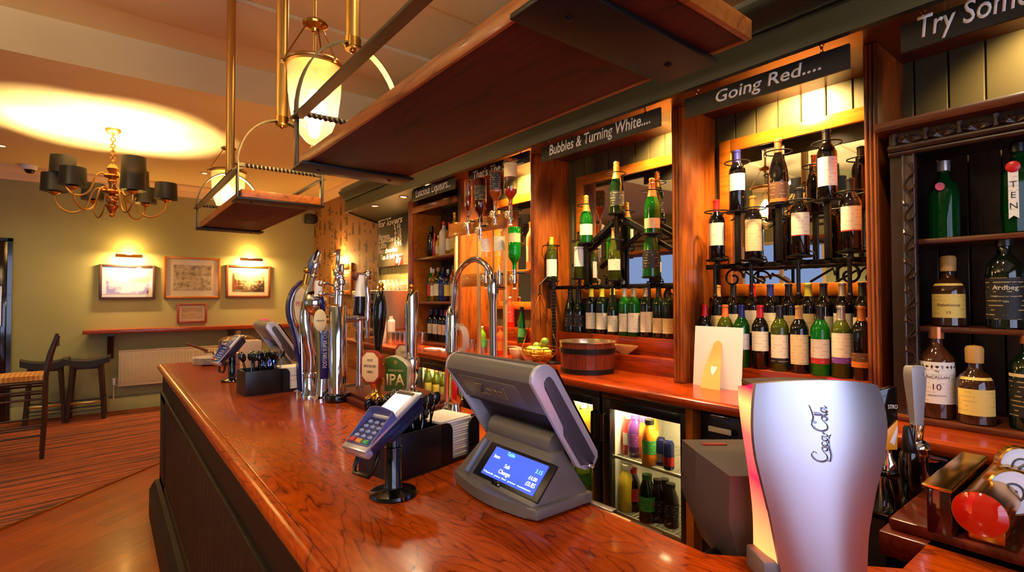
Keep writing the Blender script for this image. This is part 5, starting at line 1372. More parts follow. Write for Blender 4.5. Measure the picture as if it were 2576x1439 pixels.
pump('black handled hand pump mostly hidden behind the chrome one', (1.222, 2.42, 1.14), (('OLD', .03), ('SPECKLED', .066), ('HEN', .03)))
# chrome pump with the green clip
b = V((1.115, 2.165, 1.14))
cpump = thing('hand_pump', 'chrome cylinder pump handle with a slanted golden top and green IPA clip', 'hand pump', b)
m = MB(); m.lathe([(0, 0), (.05, 0), (.05, .01), (.03, .03), (.026, .06), (.03, .10), (.037, .17), (.031, .185), (.0, .185)], b, 24); m.build('base', CHROME, cpump)
m = MB(); n = 28; top = []; bot = []
for k in range(n):
    a = 2 * PI * k / n; x, y = .031 * math.cos(a), .031 * math.sin(a)
    sl_ = (x * .62 - y * .78) * 1.25
    bot.append(b + V((x * .9, y * .9, .18))); top.append(b + V((x, y, .45 + sl_)))
vs = bot + top; m.add(vs, [(k, (k + 1) % n, n + (k + 1) % n, n + k) for k in range(n)] + [tuple(range(n - 1, -1, -1))]); hd = m.build('handle', CHROME, cpump)
m = MB(); m.add([p + V((0, 0, .0)) for p in top] + [p + V((0, 0, .004)) for p in top], [tuple(range(n - 1, -1, -1)), tuple(range(n, 2 * n))] + [(k, (k + 1) % n, n + (k + 1) % n, n + k) for k in range(n)]); m.build('golden_top', P('gold_top', (226, 168, 50), .3, metal=.4), hd)
CL2 = frame_m(V((.58, -.815, 0)), V((0, 0, 1)), V((-.815, -.58, 0)))
cc = ad(1001, 938, 2.30)
sh_ = [(-.062, -.085), (.05, -.085), (.056, .03), (.035, .052), (.0, .072), (-.03, .076), (-.056, .066)]
m = MB(); t_ = MB(); t_.prism(sh_, -.032, .012, 'z', .003); m.merge(t_, cc, CL2); gc = m.build('pump_clip', P('clip_silver', (196, 190, 176), .3, metal=.4), cpump)
m = MB(); t_ = MB(); t_.prism([(x * .96, y * .97) for x, y in sh_], .012, .015, 'z', .001); m.merge(t_, cc, CL2); gf = m.build('clip_face', P('clip_green', (56, 92, 34), .4), gc)
for w_, y, wd, mt in (('IPA', -.052, .09, P('ipa_cream', (232, 204, 140), .5)), ('GREENE KING', .008, .076, P('ipa_cream2', (206, 190, 120), .5)), ('*', .026, .018, P('ipa_gold', (206, 170, 60), .4))):
    text(w_, 'lettering', mt, gf, cc + CL2 @ V((-.004, y, .0152)), CL2 @ V((1, 0, 0)), (0, 0, 1), width=wd, align='CENTER', height=.05 if w_ == 'IPA' else None, off=.02 if w_ == 'IPA' else 0)
m = MB(); m.tube([cc + CL2 @ V((0, 0, -.03)), (b.x, b.y, cc.z)], .009, 8); m.build('clip_arm', CHROME, cpump)
# drip mat beside the pumps
q0 = az(900, 988, 1.1)
m = MB(); m.box((1.0, 2.66, 1.1), (1.18, 2.82, 1.112), .003)
for i in range(9): m.box((1.01, 2.672 + i * .016, 1.112), (1.17, 2.679 + i * .016, 1.117))
tag(m.build('drip_mat', RUBBER, at=(1.09, 2.74, 1.1)), 'dark ridged drip mat on the bar behind the pumps', 'mat')

# ------------------------------------------------------------------ swan-neck tap
GX = 1.205
gt = thing('swan_neck_tap', 'tall chrome swan-neck tap arching over the bar', 'tap', ax(1243, 1000, GX))
def gx(l): return [ax(u, v, GX) for u, v in l]
m = MB(); ar = smooth(gx([(1140, 782), (1143, 745), (1147, 705), (1160, 675), (1178, 658), (1196, 653), (1214, 660), (1230, 678), (1239, 705), (1241, 735)])); m.tube(ar, .0125, 14); m.build('swan_neck', CHROME, gt)
m = MB(); q_ = gx([(1136, 770), (1137, 785), (1137, 800), (1136, 885), (1135, 893), (1126, 930), (1123, 1025)]); q_[-1].z = 1.1
m.tube([q_[0], q_[1], q_[2], q_[3]], [.013, .026, .028, .028], 18); m.tube([q_[3], q_[4], q_[5], q_[6]], [.024, .018, .014, .014], 14); m.lathe([(0, 0), (.05, 0), (.05, .008), (.02, .03), (0, .03)], (q_[6].x, q_[6].y, 1.1), 20)
z_ = ax(1136, 838, GX); m.tube([z_ + V((0, 0, -.008)), z_ + V((0, 0, .008))], .032, 18); m.build('spout_body', CHROME, gt)
m = MB(); q_ = gx([(1240, 690), (1240, 705), (1240, 725), (1240, 742), (1240, 760), (1241, 895)]); q_.append(V((q_[-1].x, q_[-1].y, 1.1)))
m.tube(q_, [.014, .021, .024, .022, .0155, .0155, .0155], 16); m.tube([q_[2], q_[2] + V((.02, -.05, 0))], .007, 8); m.build('riser_pipe', CHROME, gt)
m = MB(); lp = smooth(gx([(1153, 885), (1168, 878), (1172, 850), (1165, 825), (1150, 822)])); m.ribbon(lp, (.0, .0, .03), .004); m.ribbon(lp, (.02, -.02, 0), .006); m.build('clear_paddle', P('clear_acrylic', (226, 222, 212), .08, alpha=.3, coat=.5), gt)
# red-badged tap tucked behind the till
rb = thing('beer_tap', 'chrome tap with an upright red badge, tucked behind the till', 'beer tap', ad(1146, 1042, 2.05))
M3 = frame_m(V((.72, -.69, 0)), V((0, 0, 1)), V((-.69, -.72, 0))); c_ = ad(1146, 985, 2.05)
m = MB(); t_ = MB(); t_.prism([(-.016, -.05), (.012, -.06), (.026, -.03), (.02, .05), (-.004, .062), (-.02, .05)], -.008, .008, 'z', .003); m.merge(t_, c_, M3); bb_ = m.build('badge_holder', CHROME, rb)
m = MB(); t_ = MB(); t_.prism([(-.012, -.025), (.006, -.035), (.012, .035), (-.004, .048), (-.014, .042)], .008, .011, 'z', .001); m.merge(t_, c_, M3); m.build('red_badge', RED, bb_)
m = MB(); m.tube([V((c_.x, c_.y, 1.1)), c_ + V((0, 0, -.05))], [.03, .016], 14); m.build('stem', CHROME, rb)

# ------------------------------------------------------------------ cola dispenser shaped like a glass
DC = .88
el = [(1902, 966), (1897, 1010), (1895, 1079), (1902, 1148), (1918, 1217), (1935, 1287), (1949, 1356), (1959, 1408), (1968, 1450), (1980, 1500)]
er = [(2207, 969), (2223, 1010), (2233, 1079), (2224, 1157), (2208, 1222), (2195, 1290), (2186, 1350), (2183, 1408), (2182, 1450), (2183, 1500)]
eo = [(1856, 971), (1858, 1010), (1866, 1079), (1877, 1148), (1886, 1217), (1893, 1287), (1895, 1356), (1894, 1400), (1893, 1450), (1893, 1500)]
cl_ = [ad(*p, DC) for p in el]; crr = [ad(*p, DC - .0) for p in er]; co = [ad(*p, DC + .075) for p in eo]
nf = -V((CF.x, CF.y, 0)).normalized(); rt = V((CR.x, CR.y, 0)).normalized()
cz0 = 1.1
cd = thing('cola_dispenser', 'illuminated steel cola dispenser shaped like a waisted glass, at the lower right', 'drink dispenser', ((cl_[8] + crr[8]) / 2 * 1.0).to_2d().to_3d() + V((0, 0, cz0)))
for a in (cl_, crr):
    a[-1].z = cz0 + .012
co[-1].z = cz0 + .012
def cola_grid(nr=31, nc=17, bulge=.022, push=0.0):
    L, R_ = smooth(cl_, 4), smooth(crr, 4); n = len(L); g = []
    for i in range(n):
        row = []
        for j in range(nc):
            s = j / (nc - 1); row.append(L[i].lerp(R_[i], s) + nf * (bulge * 4 * s * (1 - s) + push) + V((0, 0, .011 * 4 * s * (1 - s) * max(0, 1 - i / 6))))
        g.append(row)
    return g
COLAST = P('cola_steel', (206, 208, 218), .36, metal=1)
G = cola_grid(); m = MB(); m.sheet(G, .010, -nf); fc = m.build('steel_front', COLAST, cd)
m = MB(); tr_ = [p - V((0, 0, .004)) - nf * .006 for p in G[0]]; bk_ = [p - nf * (.078 + .02 * math.sin(PI * j / 16)) for j, p in enumerate([tr_[0].lerp(tr_[-1], .06 + .88 * j / 16) for j in range(17)])]
m.sheet([tr_, bk_], .006, (0, 0, -1)); m.build('lid', P('cola_lid', (60, 58, 62), .4), cd)
# translucent red wings, lit from within
wing = bpy.data.materials.new('lit_red_acrylic'); wing.use_nodes = True
nt = wing.node_tree; b_ = nt.nodes['Principled BSDF']; b_.inputs['Base Color'].default_value = lin((220, 20, 36)); setin(b_, rough=.25, emis=1.7)
g_ = nt.nodes.new('ShaderNodeNewGeometry'); sp_ = nt.nodes.new('ShaderNodeSeparateXYZ'); nt.links.new(g_.outputs['Position'], sp_.inputs[0])
mr = nt.nodes.new('ShaderNodeMapRange'); mr.inputs['From Min'].default_value = 1.10; mr.inputs['From Max'].default_value = 1.45; nt.links.new(sp_.outputs['Z'], mr.inputs['Value'])
rp = ramp(nt, [(0, (255, 150, 70)), (.22, (255, 120, 70)), (.5, (240, 24, 50)), (.72, (255, 70, 60)), (.88, (255, 150, 80)), (.97, (230, 10, 50))]); nt.links.new(mr.outputs[0], rp.inputs['Fac']); nt.links.new(rp.outputs['Color'], b_.inputs['Emission Color'])
L = smooth(cl_, 4); O = smooth(co, 4)
m = MB(); m.sheet([[O[i], O[i].lerp(L[i], .5) + nf * .004, L[i] - nf * .008] for i in range(len(L))], .012, rt); m.build('red_wing', wing, cd)
R_ = smooth(crr, 4)
m = MB(); m.sheet([[R_[i] - nf * .008, R_[i] - nf * .075 - rt * .03] for i in range(len(R_))], .010, -rt); m.build('red_wing', wing, cd)
m = MB(); ctr = (cl_[0] + crr[0]) / 2
hw = (crr[0] - cl_[0]).length / 2
def cp2(s, d, z): return ctr + rt * s - nf * d + V((0, 0, z - ctr.z))
# black core behind the front
vs = []
for z, w in ((1.112, .05), (1.25, .055), (1.36, .075), (ctr.z - .012, .085)):
    vs += [cp2(-w, .018, z), cp2(w, .018, z), cp2(w * .8, .085, z), cp2(-w * .8, .085, z)]
fs = []
for r_ in range(3):
    for k in range(4): fs.append((r_ * 4 + k, r_ * 4 + (k + 1) % 4, r_ * 4 + 4 + (k + 1) % 4, r_ * 4 + 4 + k))
m.add(vs, fs + [(3, 2, 1, 0), (12, 13, 14, 15)]); m.build('core', BLACK, cd)
m = MB(); t_ = MB(); t_.box((-.088, -.085, 0), (.07, -.014, .040), .006); m.merge(t_, V((ctr.x, ctr.y, 1.1)), frame_m(rt, nf, V((0, 0, 1)))); m.build('base', P('cola_base', (120, 110, 112), .4), cd)
# grey housing that stands behind it
hs = thing('cooler_housing', 'dark grey plastic housing with chamfered corners behind the cola dispenser', 'housing', (1.03, .60, 1.05))
p_ = [ad(u, v, 1.08) for u, v in ((1762, 1132), (1757, 1262), (1808, 1395), (1825, 1439))]
m = MB(); vs = []
wd = [(.0, .30), (-.002, .30), (.02, .30), (.03, .3)]
F = [(-.115, 1.285), (-.118, 1.18), (-.075, 1.075), (-.02, 1.035), (.09, 1.035), (.10, 1.285)]
F2 = [(-.065, 1.25), (-.068, 1.16), (-.05, 1.09), (-.02, 1.06), (.09, 1.06), (.10, 1.25)]
o_ = V((1.045, .535, 0))
m.add([o_ + rt * a + V((0, 0, z)) - nf * .07 for a, z in F] + [o_ + rt * (a) + nf * .015 + V((0, 0, z)) for a, z in F] + [o_ + rt * a + nf * .06 + V((0, 0, z)) for a, z in F2],
      [tuple(range(5, -1, -1))] + [(k, (k + 1) % 6, 6 + (k + 1) % 6, 6 + k) for k in range(6)] + [(6 + k, 6 + (k + 1) % 6, 12 + (k + 1) % 6, 12 + k) for k in range(6)] + [tuple(range(12, 18))])
m.build('shell', P('housing_grey', (74, 66, 62), .5), hs)
m = MB(); m.obox(o_ + rt * -.06 + V((0, 0, 1.286)) - nf * .03, (.05, .012, .003), frame_m(rt, -nf, V((0, 0, 1)))); m.build('red_slot', P('slot_red', (150, 50, 40), .4), hs)
m = MB(); m.tube([o_ + rt * .06 + V((0, 0, 1.0)), o_ + rt * .06 + V((0, 0, 1.06))], .02); m.tube([o_ + rt * .06 - nf * .09 + V((0, 0, 1.07)), o_ + rt * .02 - nf * .05 + V((0, 0, 1.08)), V((.93, .57, 1.08))], .012); m.build('bracket', BLACK, hs)
# embossed script on the steel, reading upwards
def script(strokes, s0, t0, sc1, r, up=True):
    """strokes in letter units -> tubes on the curved front; reading direction runs up the front"""
    nR = len(G); nC = len(G[0]); zt_, zb2 = G[0][0].z, G[-1][0].z
    def on(a, b):        # a: along reading (up), b: across (to the left of reading direction = -right)
        z = t0 + a * sc1; k = min(max((zt_ - z) / (zt_ - zb2) * (nR - 1), 0), nR - 1.001)
        # find row by z
        i = 0
        while i < nR - 2 and G[i + 1][0].z > z: i += 1
        f = (G[i][0].z - z) / max(1e-6, G[i][0].z - G[i + 1][0].z)
        f = min(max(f, 0), 1)
        sx_ = s0 - b * sc1
        Lp, Rp = G[i][0].lerp(G[i + 1][0], f), G[i][-1].lerp(G[i + 1][-1], f)
        mid = (Lp + Rp) / 2; hw_ = (Rp - Lp).length / 2; q = sx_ / hw_
        return mid + rt * sx_ + nf * (.022 * (1 - q * q) + .001) + V((0, 0, z - mid.z))
    m = MB()
    for st in strokes:
        pp = smooth([V((a, b, 0)) for a, b in st], 6)
        m.tube([on(p.x, p.y) for p in pp], [r * (.55 + .6 * abs(math.sin(PI * i / max(1, len(pp) - 1)))) for i in range(len(pp))], 6)
    return m
def Cap(x): return [(x + 1.5, 1.75), (x + 1.7, 2.2), (x + 1.2, 2.5), (x + .45, 1.9), (x + .15, .9), (x + .5, .1), (x + 1.2, .15), (x + 1.8, .7)]
def lo(x): return [(x + .55, .95), (x + .15, .7), (x + .1, .25), (x + .4, .02), (x + .75, .35), (x + .7, .8), (x + .5, .95), (x + .95, .75)]
def lc(x): return [(x + .7, .8), (x + .5, .95), (x + .15, .65), (x + .12, .2), (x + .4, .02), (x + .85, .4)]
def la(x): return [(x + .75, .85), (x + .45, .95), (x + .12, .6), (x + .15, .12), (x + .4, .05), (x + .7, .5), (x + .8, .95), (x + .72, .3), (x + .85, .03), (x + 1.15, .35)]
def ll(x): return [(x + .1, .3), (x + .5, 1.2), (x + .55, 2.2), (x + .3, 2.1), (x + .2, .9), (x + .3, .05), (x + .65, .3)]
strokes = [Cap(0), lo(1.75), lc(2.6), la(3.4), [(4.55, .65), (4.8, .75), (5.05, .7)], Cap(4.9), lo(6.6), ll(7.4), la(7.95),
           [(.5, .1), (.2, -.35), (1.2, -.55), (2.6, -.2), (3.9, -.15), (4.5, -.45)], [(6.3, 1.9), (6.5, 2.45), (7.3, 2.2), (8.6, 2.5), (9.2, 2.75)]]
pz0 = ad(2075, 1168, DC - .03); pz1 = ad(2085, 1022, DC - .03)
LW_ = (pz1.z - pz0.z) / 9.2
sx0 = (pz0 - (cl_[3] + crr[3]) / 2).dot(rt)
script(strokes, sx0 + .010, pz0.z, LW_, .0013).build('embossed_script', P('emboss_steel', (150, 150, 164), .22, metal=1), fc)

# ------------------------------------------------------------------ right-hand service: fonts and brass T-bar
ds = thing('service_counter', 'dark service station under the right-hand beer taps', 'counter', (1.6, .45, 0))
m = MB(); m.box((1.40, .40, 0), (1.86, .64, 1.09), .004); m.box((1.16, -.6, 0), (1.6, .28, 1.05)); m.build('carcass', P('station_dark', (18, 15, 14), .5), ds)
m = MB(); m.box((1.39, .39, 1.09), (1.87, .65, 1.105), .003); m.build('top', BLACKG, ds)
def D2(u, v, d): return ad(u, v, d)
# silver handled tap
o = D2(2298, 1075, 1.30); zt = 1.105
st = thing('beer_tap', 'tall silver paddle-handled tap in front of the whisky cabinet', 'beer tap', (o.x, o.y, zt))
M4 = frame_m(V((CR.x, CR.y, 0)).normalized(), V((0, 0, 1)), nf)
m = MB(); t_ = MB()
g = []
for i in range(9):
    k = i / 8; w = .012 + .011 * math.sin(PI * (.15 + .7 * k)); g.append((w, k))
cs = [D2(2307, 1072, 1.30), D2(2302, 920, 1.30)]
rows = [(-.0, .0135), (.3, .0165), (.6, .021), (.85, .0235), (.97, .022), (1.0, .018)]
R0 = []
for k, w in rows:
    c_ = cs[0].lerp(cs[1], k); R0.append([m.bm.verts.new(c_ + M4 @ V((a * w, 0, b * w * .55))) for a, b in ((-1, -.8), (-.8, 1), (.1, 1), (1, .5), (1, -.8))])
for A, B in zip(R0, R0[1:]):
    for k in range(5): m.bm.faces.new((A[k], A[(k + 1) % 5], B[(k + 1) % 5], B[k]))
m.bm.faces.new(R0[0][::-1]); m.bm.faces.new(R0[-1]); hd = m.build('handle', P('tap_silver', (186, 182, 180), .42, metal=.55), st, angle=50)
text('17', 'lettering', CHALK, hd, cs[0].lerp(cs[1], .84) + M4 @ V((.013, 0, .0135)), M4 @ V((1, 0, 0)), (0, 0, 1), height=.016)
m = MB(); a_, b2 = D2(2303, 1105, 1.3), D2(2307, 1070, 1.3); m.tube([a_, b2], .0155, 16); m.tube([b2 + V((0, 0, -.004)), b2 + V((0, 0, .003))], .0175, 16); m.build('collar', CHROME, st)
m = MB(); o2 = D2(2308, 1128, 1.3); m.ball(o2, .027, (1, 1, 1), 18); m.tube([o2, D2(2330, 1152, 1.3), D2(2378, 1160, 1.33)], [.014, .011, .006], 10); m.tube([o2, V((o2.x, o2.y, zt))], [.02, .026], 14); m.build('tap_body', CHROME, st)
# black cone tap
o = D2(2285, 1140, 1.27)
bt = thing('beer_tap', 'short black cone-handled tap beside the silver paddle tap', 'beer tap', (o.x, o.y, zt))
m = MB(); m.tube([D2(2288, 1140, 1.27), D2(2288, 1135, 1.27), D2(2281, 1075, 1.27), D2(2281, 1071, 1.27)], [.016, .017, .008, .005], 16); m.build('handle', BLACK, bt)
m = MB(); c_ = D2(2288, 1146, 1.27); m.tube([V((c_.x, c_.y, zt)), c_ + V((0, 0, -.012)), c_, c_ + V((0, 0, .010))], [.024, .024, .021, .018], 16); m.build('body', BLACKG, bt)
# strongbow tap
c0, c1 = D2(2234, 1130, 1.22), D2(2238, 968, 1.22)
sb = thing('beer_tap', 'black and gold cider tap half hidden by the cola dispenser', 'beer tap', (c0.x, c0.y, 1.0))
m = MB(); t_ = MB(); t_.prism([(-.022, 0), (.014, 0), (.017, .06), (.018, .150), (-.026, .142), (-.026, .06)], -.010, .010, 'z', .003); m.merge(t_, c0, M4); hd = m.build('handle', BLACKG, sb)
m = MB(); t_ = MB(); t_.prism([(-.02, .002), (.0135, .002), (.0155, .072), (-.022, .036)], .010, .012, 'z', .0006); m.merge(t_, c0, M4); m.build('gold_flash', P('flash_amber', (236, 160, 30), .35), hd)
m = MB(); t_ = MB(); t_.prism([(-.004, .02), (.010, .050), (.0145, .060), (.0145, .044), (.006, .012)], .0118, .0128, 'z', .0004); m.merge(t_, c0, M4); m.build('white_flash', WHITE, hd)
text('STRO', 'lettering', CHALK, hd, c0 + M4 @ V((-.006, .098, .0105)), M4 @ V((1, 0, 0)), (0, 0, 1), width=.022, height=.010)
m = MB(); m.tube([c0, c0 + V((0, 0, -.018)), c0 + V((0, 0, -.03)), c0 + V((0, 0, -.05)), V((c0.x, c0.y, 1.0))], [.008, .008, .015, .018, .022], 14); m.build('stem', CHROME, sb)
m = MB(); m.ball(c0 + V((0, 0, -.055)), .024, (1, 1, .7), 14); m.tube([c0 + V((0, 0, -.055)), c0 + V((-.02, -.02, -.13)), c0 + V((-.01, -.01, -.16))], [.016, .012, .010], 10); m.build('tap_body', BLACKG, sb)
# brass T-bar font on a mahogany plinth
br_c = D2(2430, 1283, 1.0)
wp = thing('wooden_plinth', 'moulded mahogany plinth carrying the brass font at the lower right', 'plinth', (1.42, .12, 1.05))
m = MB(); m.prism([(1.30, .385), (1.74, .385), (1.74, -.4), (1.30, -.4)], 1.05, 1.10, bev=.004); m.build('lower_board', W_MAHOG, wp)
m = MB(); m.prism([(1.325, .375), (1.72, .375), (1.72, -.4), (1.325, -.4)], 1.10, 1.125, bev=.008); m.build('moulding', W_MAHOG, wp)
bf = thing('brass_font', 'brass T-bar beer font with red lens end and round white badges, at right edge', 'beer font', (1.5, .2, 1.125))
m = MB(); m.box((1.30, .262, 1.125), (1.60, .302, 1.218), .004); m.build('box_body', P('font_dark_red', (60, 16, 16), .12, coat=.5), bf)
m = MB(); m.box((1.282, .257, 1.218), (1.62, .306, 1.226), .003); m.build('top_plate', BRASS, bf)
cyl_c = V((1.282, .2175, 1.194)); rr_ = .038
m = MB(); m.tube([cyl_c + V((.0, 0, 0)), cyl_c + V((.38, 0, 0))], rr_, 32); m.tube([cyl_c + V((-.004, 0, 0)), cyl_c + V((.012, 0, 0))], rr_ + .003, 32)
m.box((1.33, .19, 1.125), (1.6, .245, 1.16), .004); m.build('cylinder', BRASS, bf)
m = MB(); m.lathe([(0, .012), (.018, .010), (.031, .005), (.0398, .0), (.0398, -.005), (0, -.005)], cyl_c + V((-.004, 0, 0)), 32, Matrix.Rotation(math.radians(-90), 3, 'Y')); m.build('red_lens', P('red_lens', (176, 28, 8), .06, coat=.6, ec=(160, 20, 6), emis=.08), bf)
for k, (u, v, d, R_s) in enumerate(((2545, 1238, 1.02, .046), (2566, 1172, 1.12, .042))):
    c_ = D2(u, v, d); nn = V((-.80, -.60, .05)).normalized(); e1 = V((0, 0, 1)).cross(nn).normalized(); e2 = nn.cross(e1); MM = frame_m(e1, e2, nn)
    m = MB(); m.lathe([(0, -.02), (R_s * .8, -.02), (R_s, -.012), (R_s, .004), (R_s * .93, .007), (R_s * .9, .003), (0, .003)], c_, 32, MM); bh = m.build('badge_bezel', BRASS, bf)
    m = MB(); m.lathe([(0, .003), (R_s * .89, .003), (R_s * .89, .0045), (0, .0045)], c_, 32, MM); m.build('badge_face', P('badge_white', (232, 228, 226), .25), bh)
    m = MB(); m.ring(c_ + nn * .005, R_s * .38, .0022, 20, 6, MM); m.tube([c_ + MM @ V((-.008, -.006, .005)), c_ + MM @ V((.006, .004, .005))], .003, 6); m.build('badge_emblem', P('emblem_ink', (60, 56, 60), .4), bh)
    m = MB(); m.tube([c_ - nn * .018, V((c_.x + .055, cyl_c.y - .01, 1.2))], .016, 12); m.ball(c_ - nn * .035, .024, (1, 1, 1), 14); m.build('tap_nozzle', BRASS, bf)
# ------------------------------------------------------------------ bottle kinds: (profile, capsule from, label z0 z1)
BS = {
 'bordeaux': ([(0, .004), (.02, .002), (.034, 0), (.0375, .005), (.0375, .188), (.0355, .203), (.027, .222), (.0175, .236), (.0148, .246), (.0142, .284), (.0158, .286), (.0158, .294), (.012, .297), (0, .297)], .238, (.062, .155)),
 'burgundy': ([(0, .004), (.02, .002), (.037, 0), (.0405, .005), (.0405, .125), (.039, .15), (.033, .18), (.024, .21), (.0165, .232), (.0145, .25), (.0142, .282), (.016, .284), (.016, .293), (.012, .296), (0, .296)], .236, (.045, .115)),
 'flute': ([(0, .004), (.02, .002), (.034, 0), (.0375, .005), (.0375, .13), (.035, .16), (.027, .205), (.018, .245), (.0145, .262), (.0142, .30), (.0158, .302), (.0158, .312), (0, .315)], .25, (.045, .12)),
 'champagne': ([(0, .006), (.024, .002), (.040, 0), (.044, .005), (.044, .125), (.042, .152), (.034, .185), (.0235, .22), (.0175, .25), (.0155, .272), (.0175, .276), (.0175, .282), (.014, .286), (.0155, .292), (.017, .30), (.0145, .308), (0, .312)], .205, (.05, .12)),
 'spirit': ([(0, .003), (.03, .002), (.0385, 0), (.0415, .005), (.0415, .185), (.038, .205), (.026, .222), (.0165, .234), (.0145, .25), (.0145, .268), (.017, .269), (.017, .29), (0, .291)], .258, (.05, .15)),
 'slim': ([(0, .003), (.024, .002), (.031, 0), (.034, .005), (.034, .20), (.030, .222), (.02, .24), (.014, .255), (.0135, .29), (.0155, .291), (.0155, .306), (0, .307)], .27, (.05, .15)),
 'liqueur': ([(0, .003), (.03, .002), (.041, 0), (.044, .005), (.042, .16), (.036, .19), (.024, .215), (.016, .23), (.0145, .25), (.0175, .252), (.0175, .275), (0, .276)], .246, (.05, .14)),
 'conical': ([(0, .003), (.03, .002), (.040, 0), (.042, .005), (.036, .08), (.028, .16), (.018, .23), (.014, .25), (.0135, .275), (.016, .276), (.016, .30), (0, .301)], .262, (.05, .12)),
 'small': ([(0, .002), (.018, .001), (.027, 0), (.029, .004), (.029, .10), (.026, .12), (.016, .145), (.0125, .155), (.012, .172), (.014, .173), (.014, .185), (0, .186)], .168, (.035, .09)),
 'juice': ([(0, .002), (.02, .001), (.030, 0), (.033, .005), (.031, .05), (.033, .10), (.030, .125), (.020, .15), (.0165, .16), (.0185, .161), (.0185, .178), (0, .179)], .158, (.045, .10)),
 'squat': ([(0, .003), (.034, .002), (.043, 0), (.047, .005), (.047, .115), (.044, .135), (.034, .152), (.02, .164), (.0165, .175), (.0165, .186), (.0215, .188), (.0225, .232), (.018, .24), (0, .242)], .187, (.03, .108)),
 'dimple': ([(0, .003), (.034, .002), (.044, 0), (.048, .005), (.048, .17), (.044, .20), (.028, .222), (.0175, .235), (.0165, .258), (.0205, .26), (.021, .298), (0, .30)], .259, (.04, .155)),
 'big': ([(0, .003), (.036, .002), (.046, 0), (.05, .006), (.05, .21), (.045, .24), (.03, .265), (.019, .28), (.0165, .30), (.0165, .33), (0, .332)], .318, (.06, .17)),
}
BM = {}
CAPSEG = 22
def _interp(pr, z):
    for (r0, z0), (r1, z1) in zip(pr, pr[1:]):
        if z0 <= z <= z1 and z1 > z0: return r0 + (r1 - r0) * (z - z0) / (z1 - z0)
    return pr[-1][0]
def bmesh_part(shape, kind, mat, lz=None, ang=None, sc3=1.0):
    key = (shape, kind, mat.name, lz, ang, sc3)
    if key in BM: return BM[key]
    pr, zc, zl = BS[shape]
    m = MB()
    if kind == 'glass': m.lathe(pr, n=CAPSEG)
    elif kind == 'liquid':
        zt = lz; q = [(max(0, r - .003), z + (.003 if z < .01 else 0)) for r, z in pr if z < zt]; q.append((max(.001, _interp(pr, zt) - .003), zt)); q.append((0, zt)); m.lathe(q, n=CAPSEG)
    elif kind == 'cap':
        body = [(r + .0007, z) for r, z in pr if z > zc and r > 0]
        q = [(_interp(pr, zc) + .0007, zc)] + body + [(0, pr[-1][1] + .0012)]; m.lathe(q, n=CAPSEG)
        bmesh.ops.delete(m.bm, geom=[f for f in m.bm.faces if len(f.verts) > 4], context='FACES_ONLY')
    elif kind == 'label':
        z0, z1 = lz or zl; a = ang or 1.15; g = []
        for i in range(5):
            z = z0 + (z1 - z0) * i / 4; r = _interp(pr, z) + .0008
            g.append([V((r * math.cos(PI + a * (2 * j / 14 - 1)), r * math.sin(PI + a * (2 * j / 14 - 1)), z)) for j in range(15)])
        for A, B in zip(g, g[1:]):
            for j in range(14):
                m.add([A[j], A[j + 1], B[j + 1], B[j]], [(0, 1, 2, 3)])
        bmesh.ops.remove_doubles(m.bm, verts=m.bm.verts, dist=1e-6)
    me = m.mesh(kind, mat)
    if sc3 != 1.0: me.transform(Matrix.Scale(sc3, 4))
    BM[key] = me
    return me
def bottle(label, loc, shape, glass, cap=None, lab=None, group=None, cat='bottle', name='wine_bottle', s=1.0, lz=None, ang=None, liquid=None, lz2=None, lab2=None, flip=False, yaw=None):
    t = thing(name, label, cat, loc, group)
    if yaw is None: yaw = math.atan2(loc[1], loc[0]) + random.uniform(-.16, .16)
    t.rotation_euler = (PI if flip else 0, 0, yaw if not flip else -yaw * 0 + yaw)
    part('glass_body', bmesh_part(shape, 'glass', glass, sc3=s), t)
    if liquid: part('liquid', bmesh_part(shape, 'liquid', liquid[0], liquid[1], sc3=s), t)
    if cap: part('capsule', bmesh_part(shape, 'cap', cap, sc3=s), t)
    if lab: part('paper_label', bmesh_part(shape, 'label', lab, lz, ang, s), t)
    if lab2: part('lower_label', bmesh_part(shape, 'label', lab2, lz2, ang, s), t)
    return t

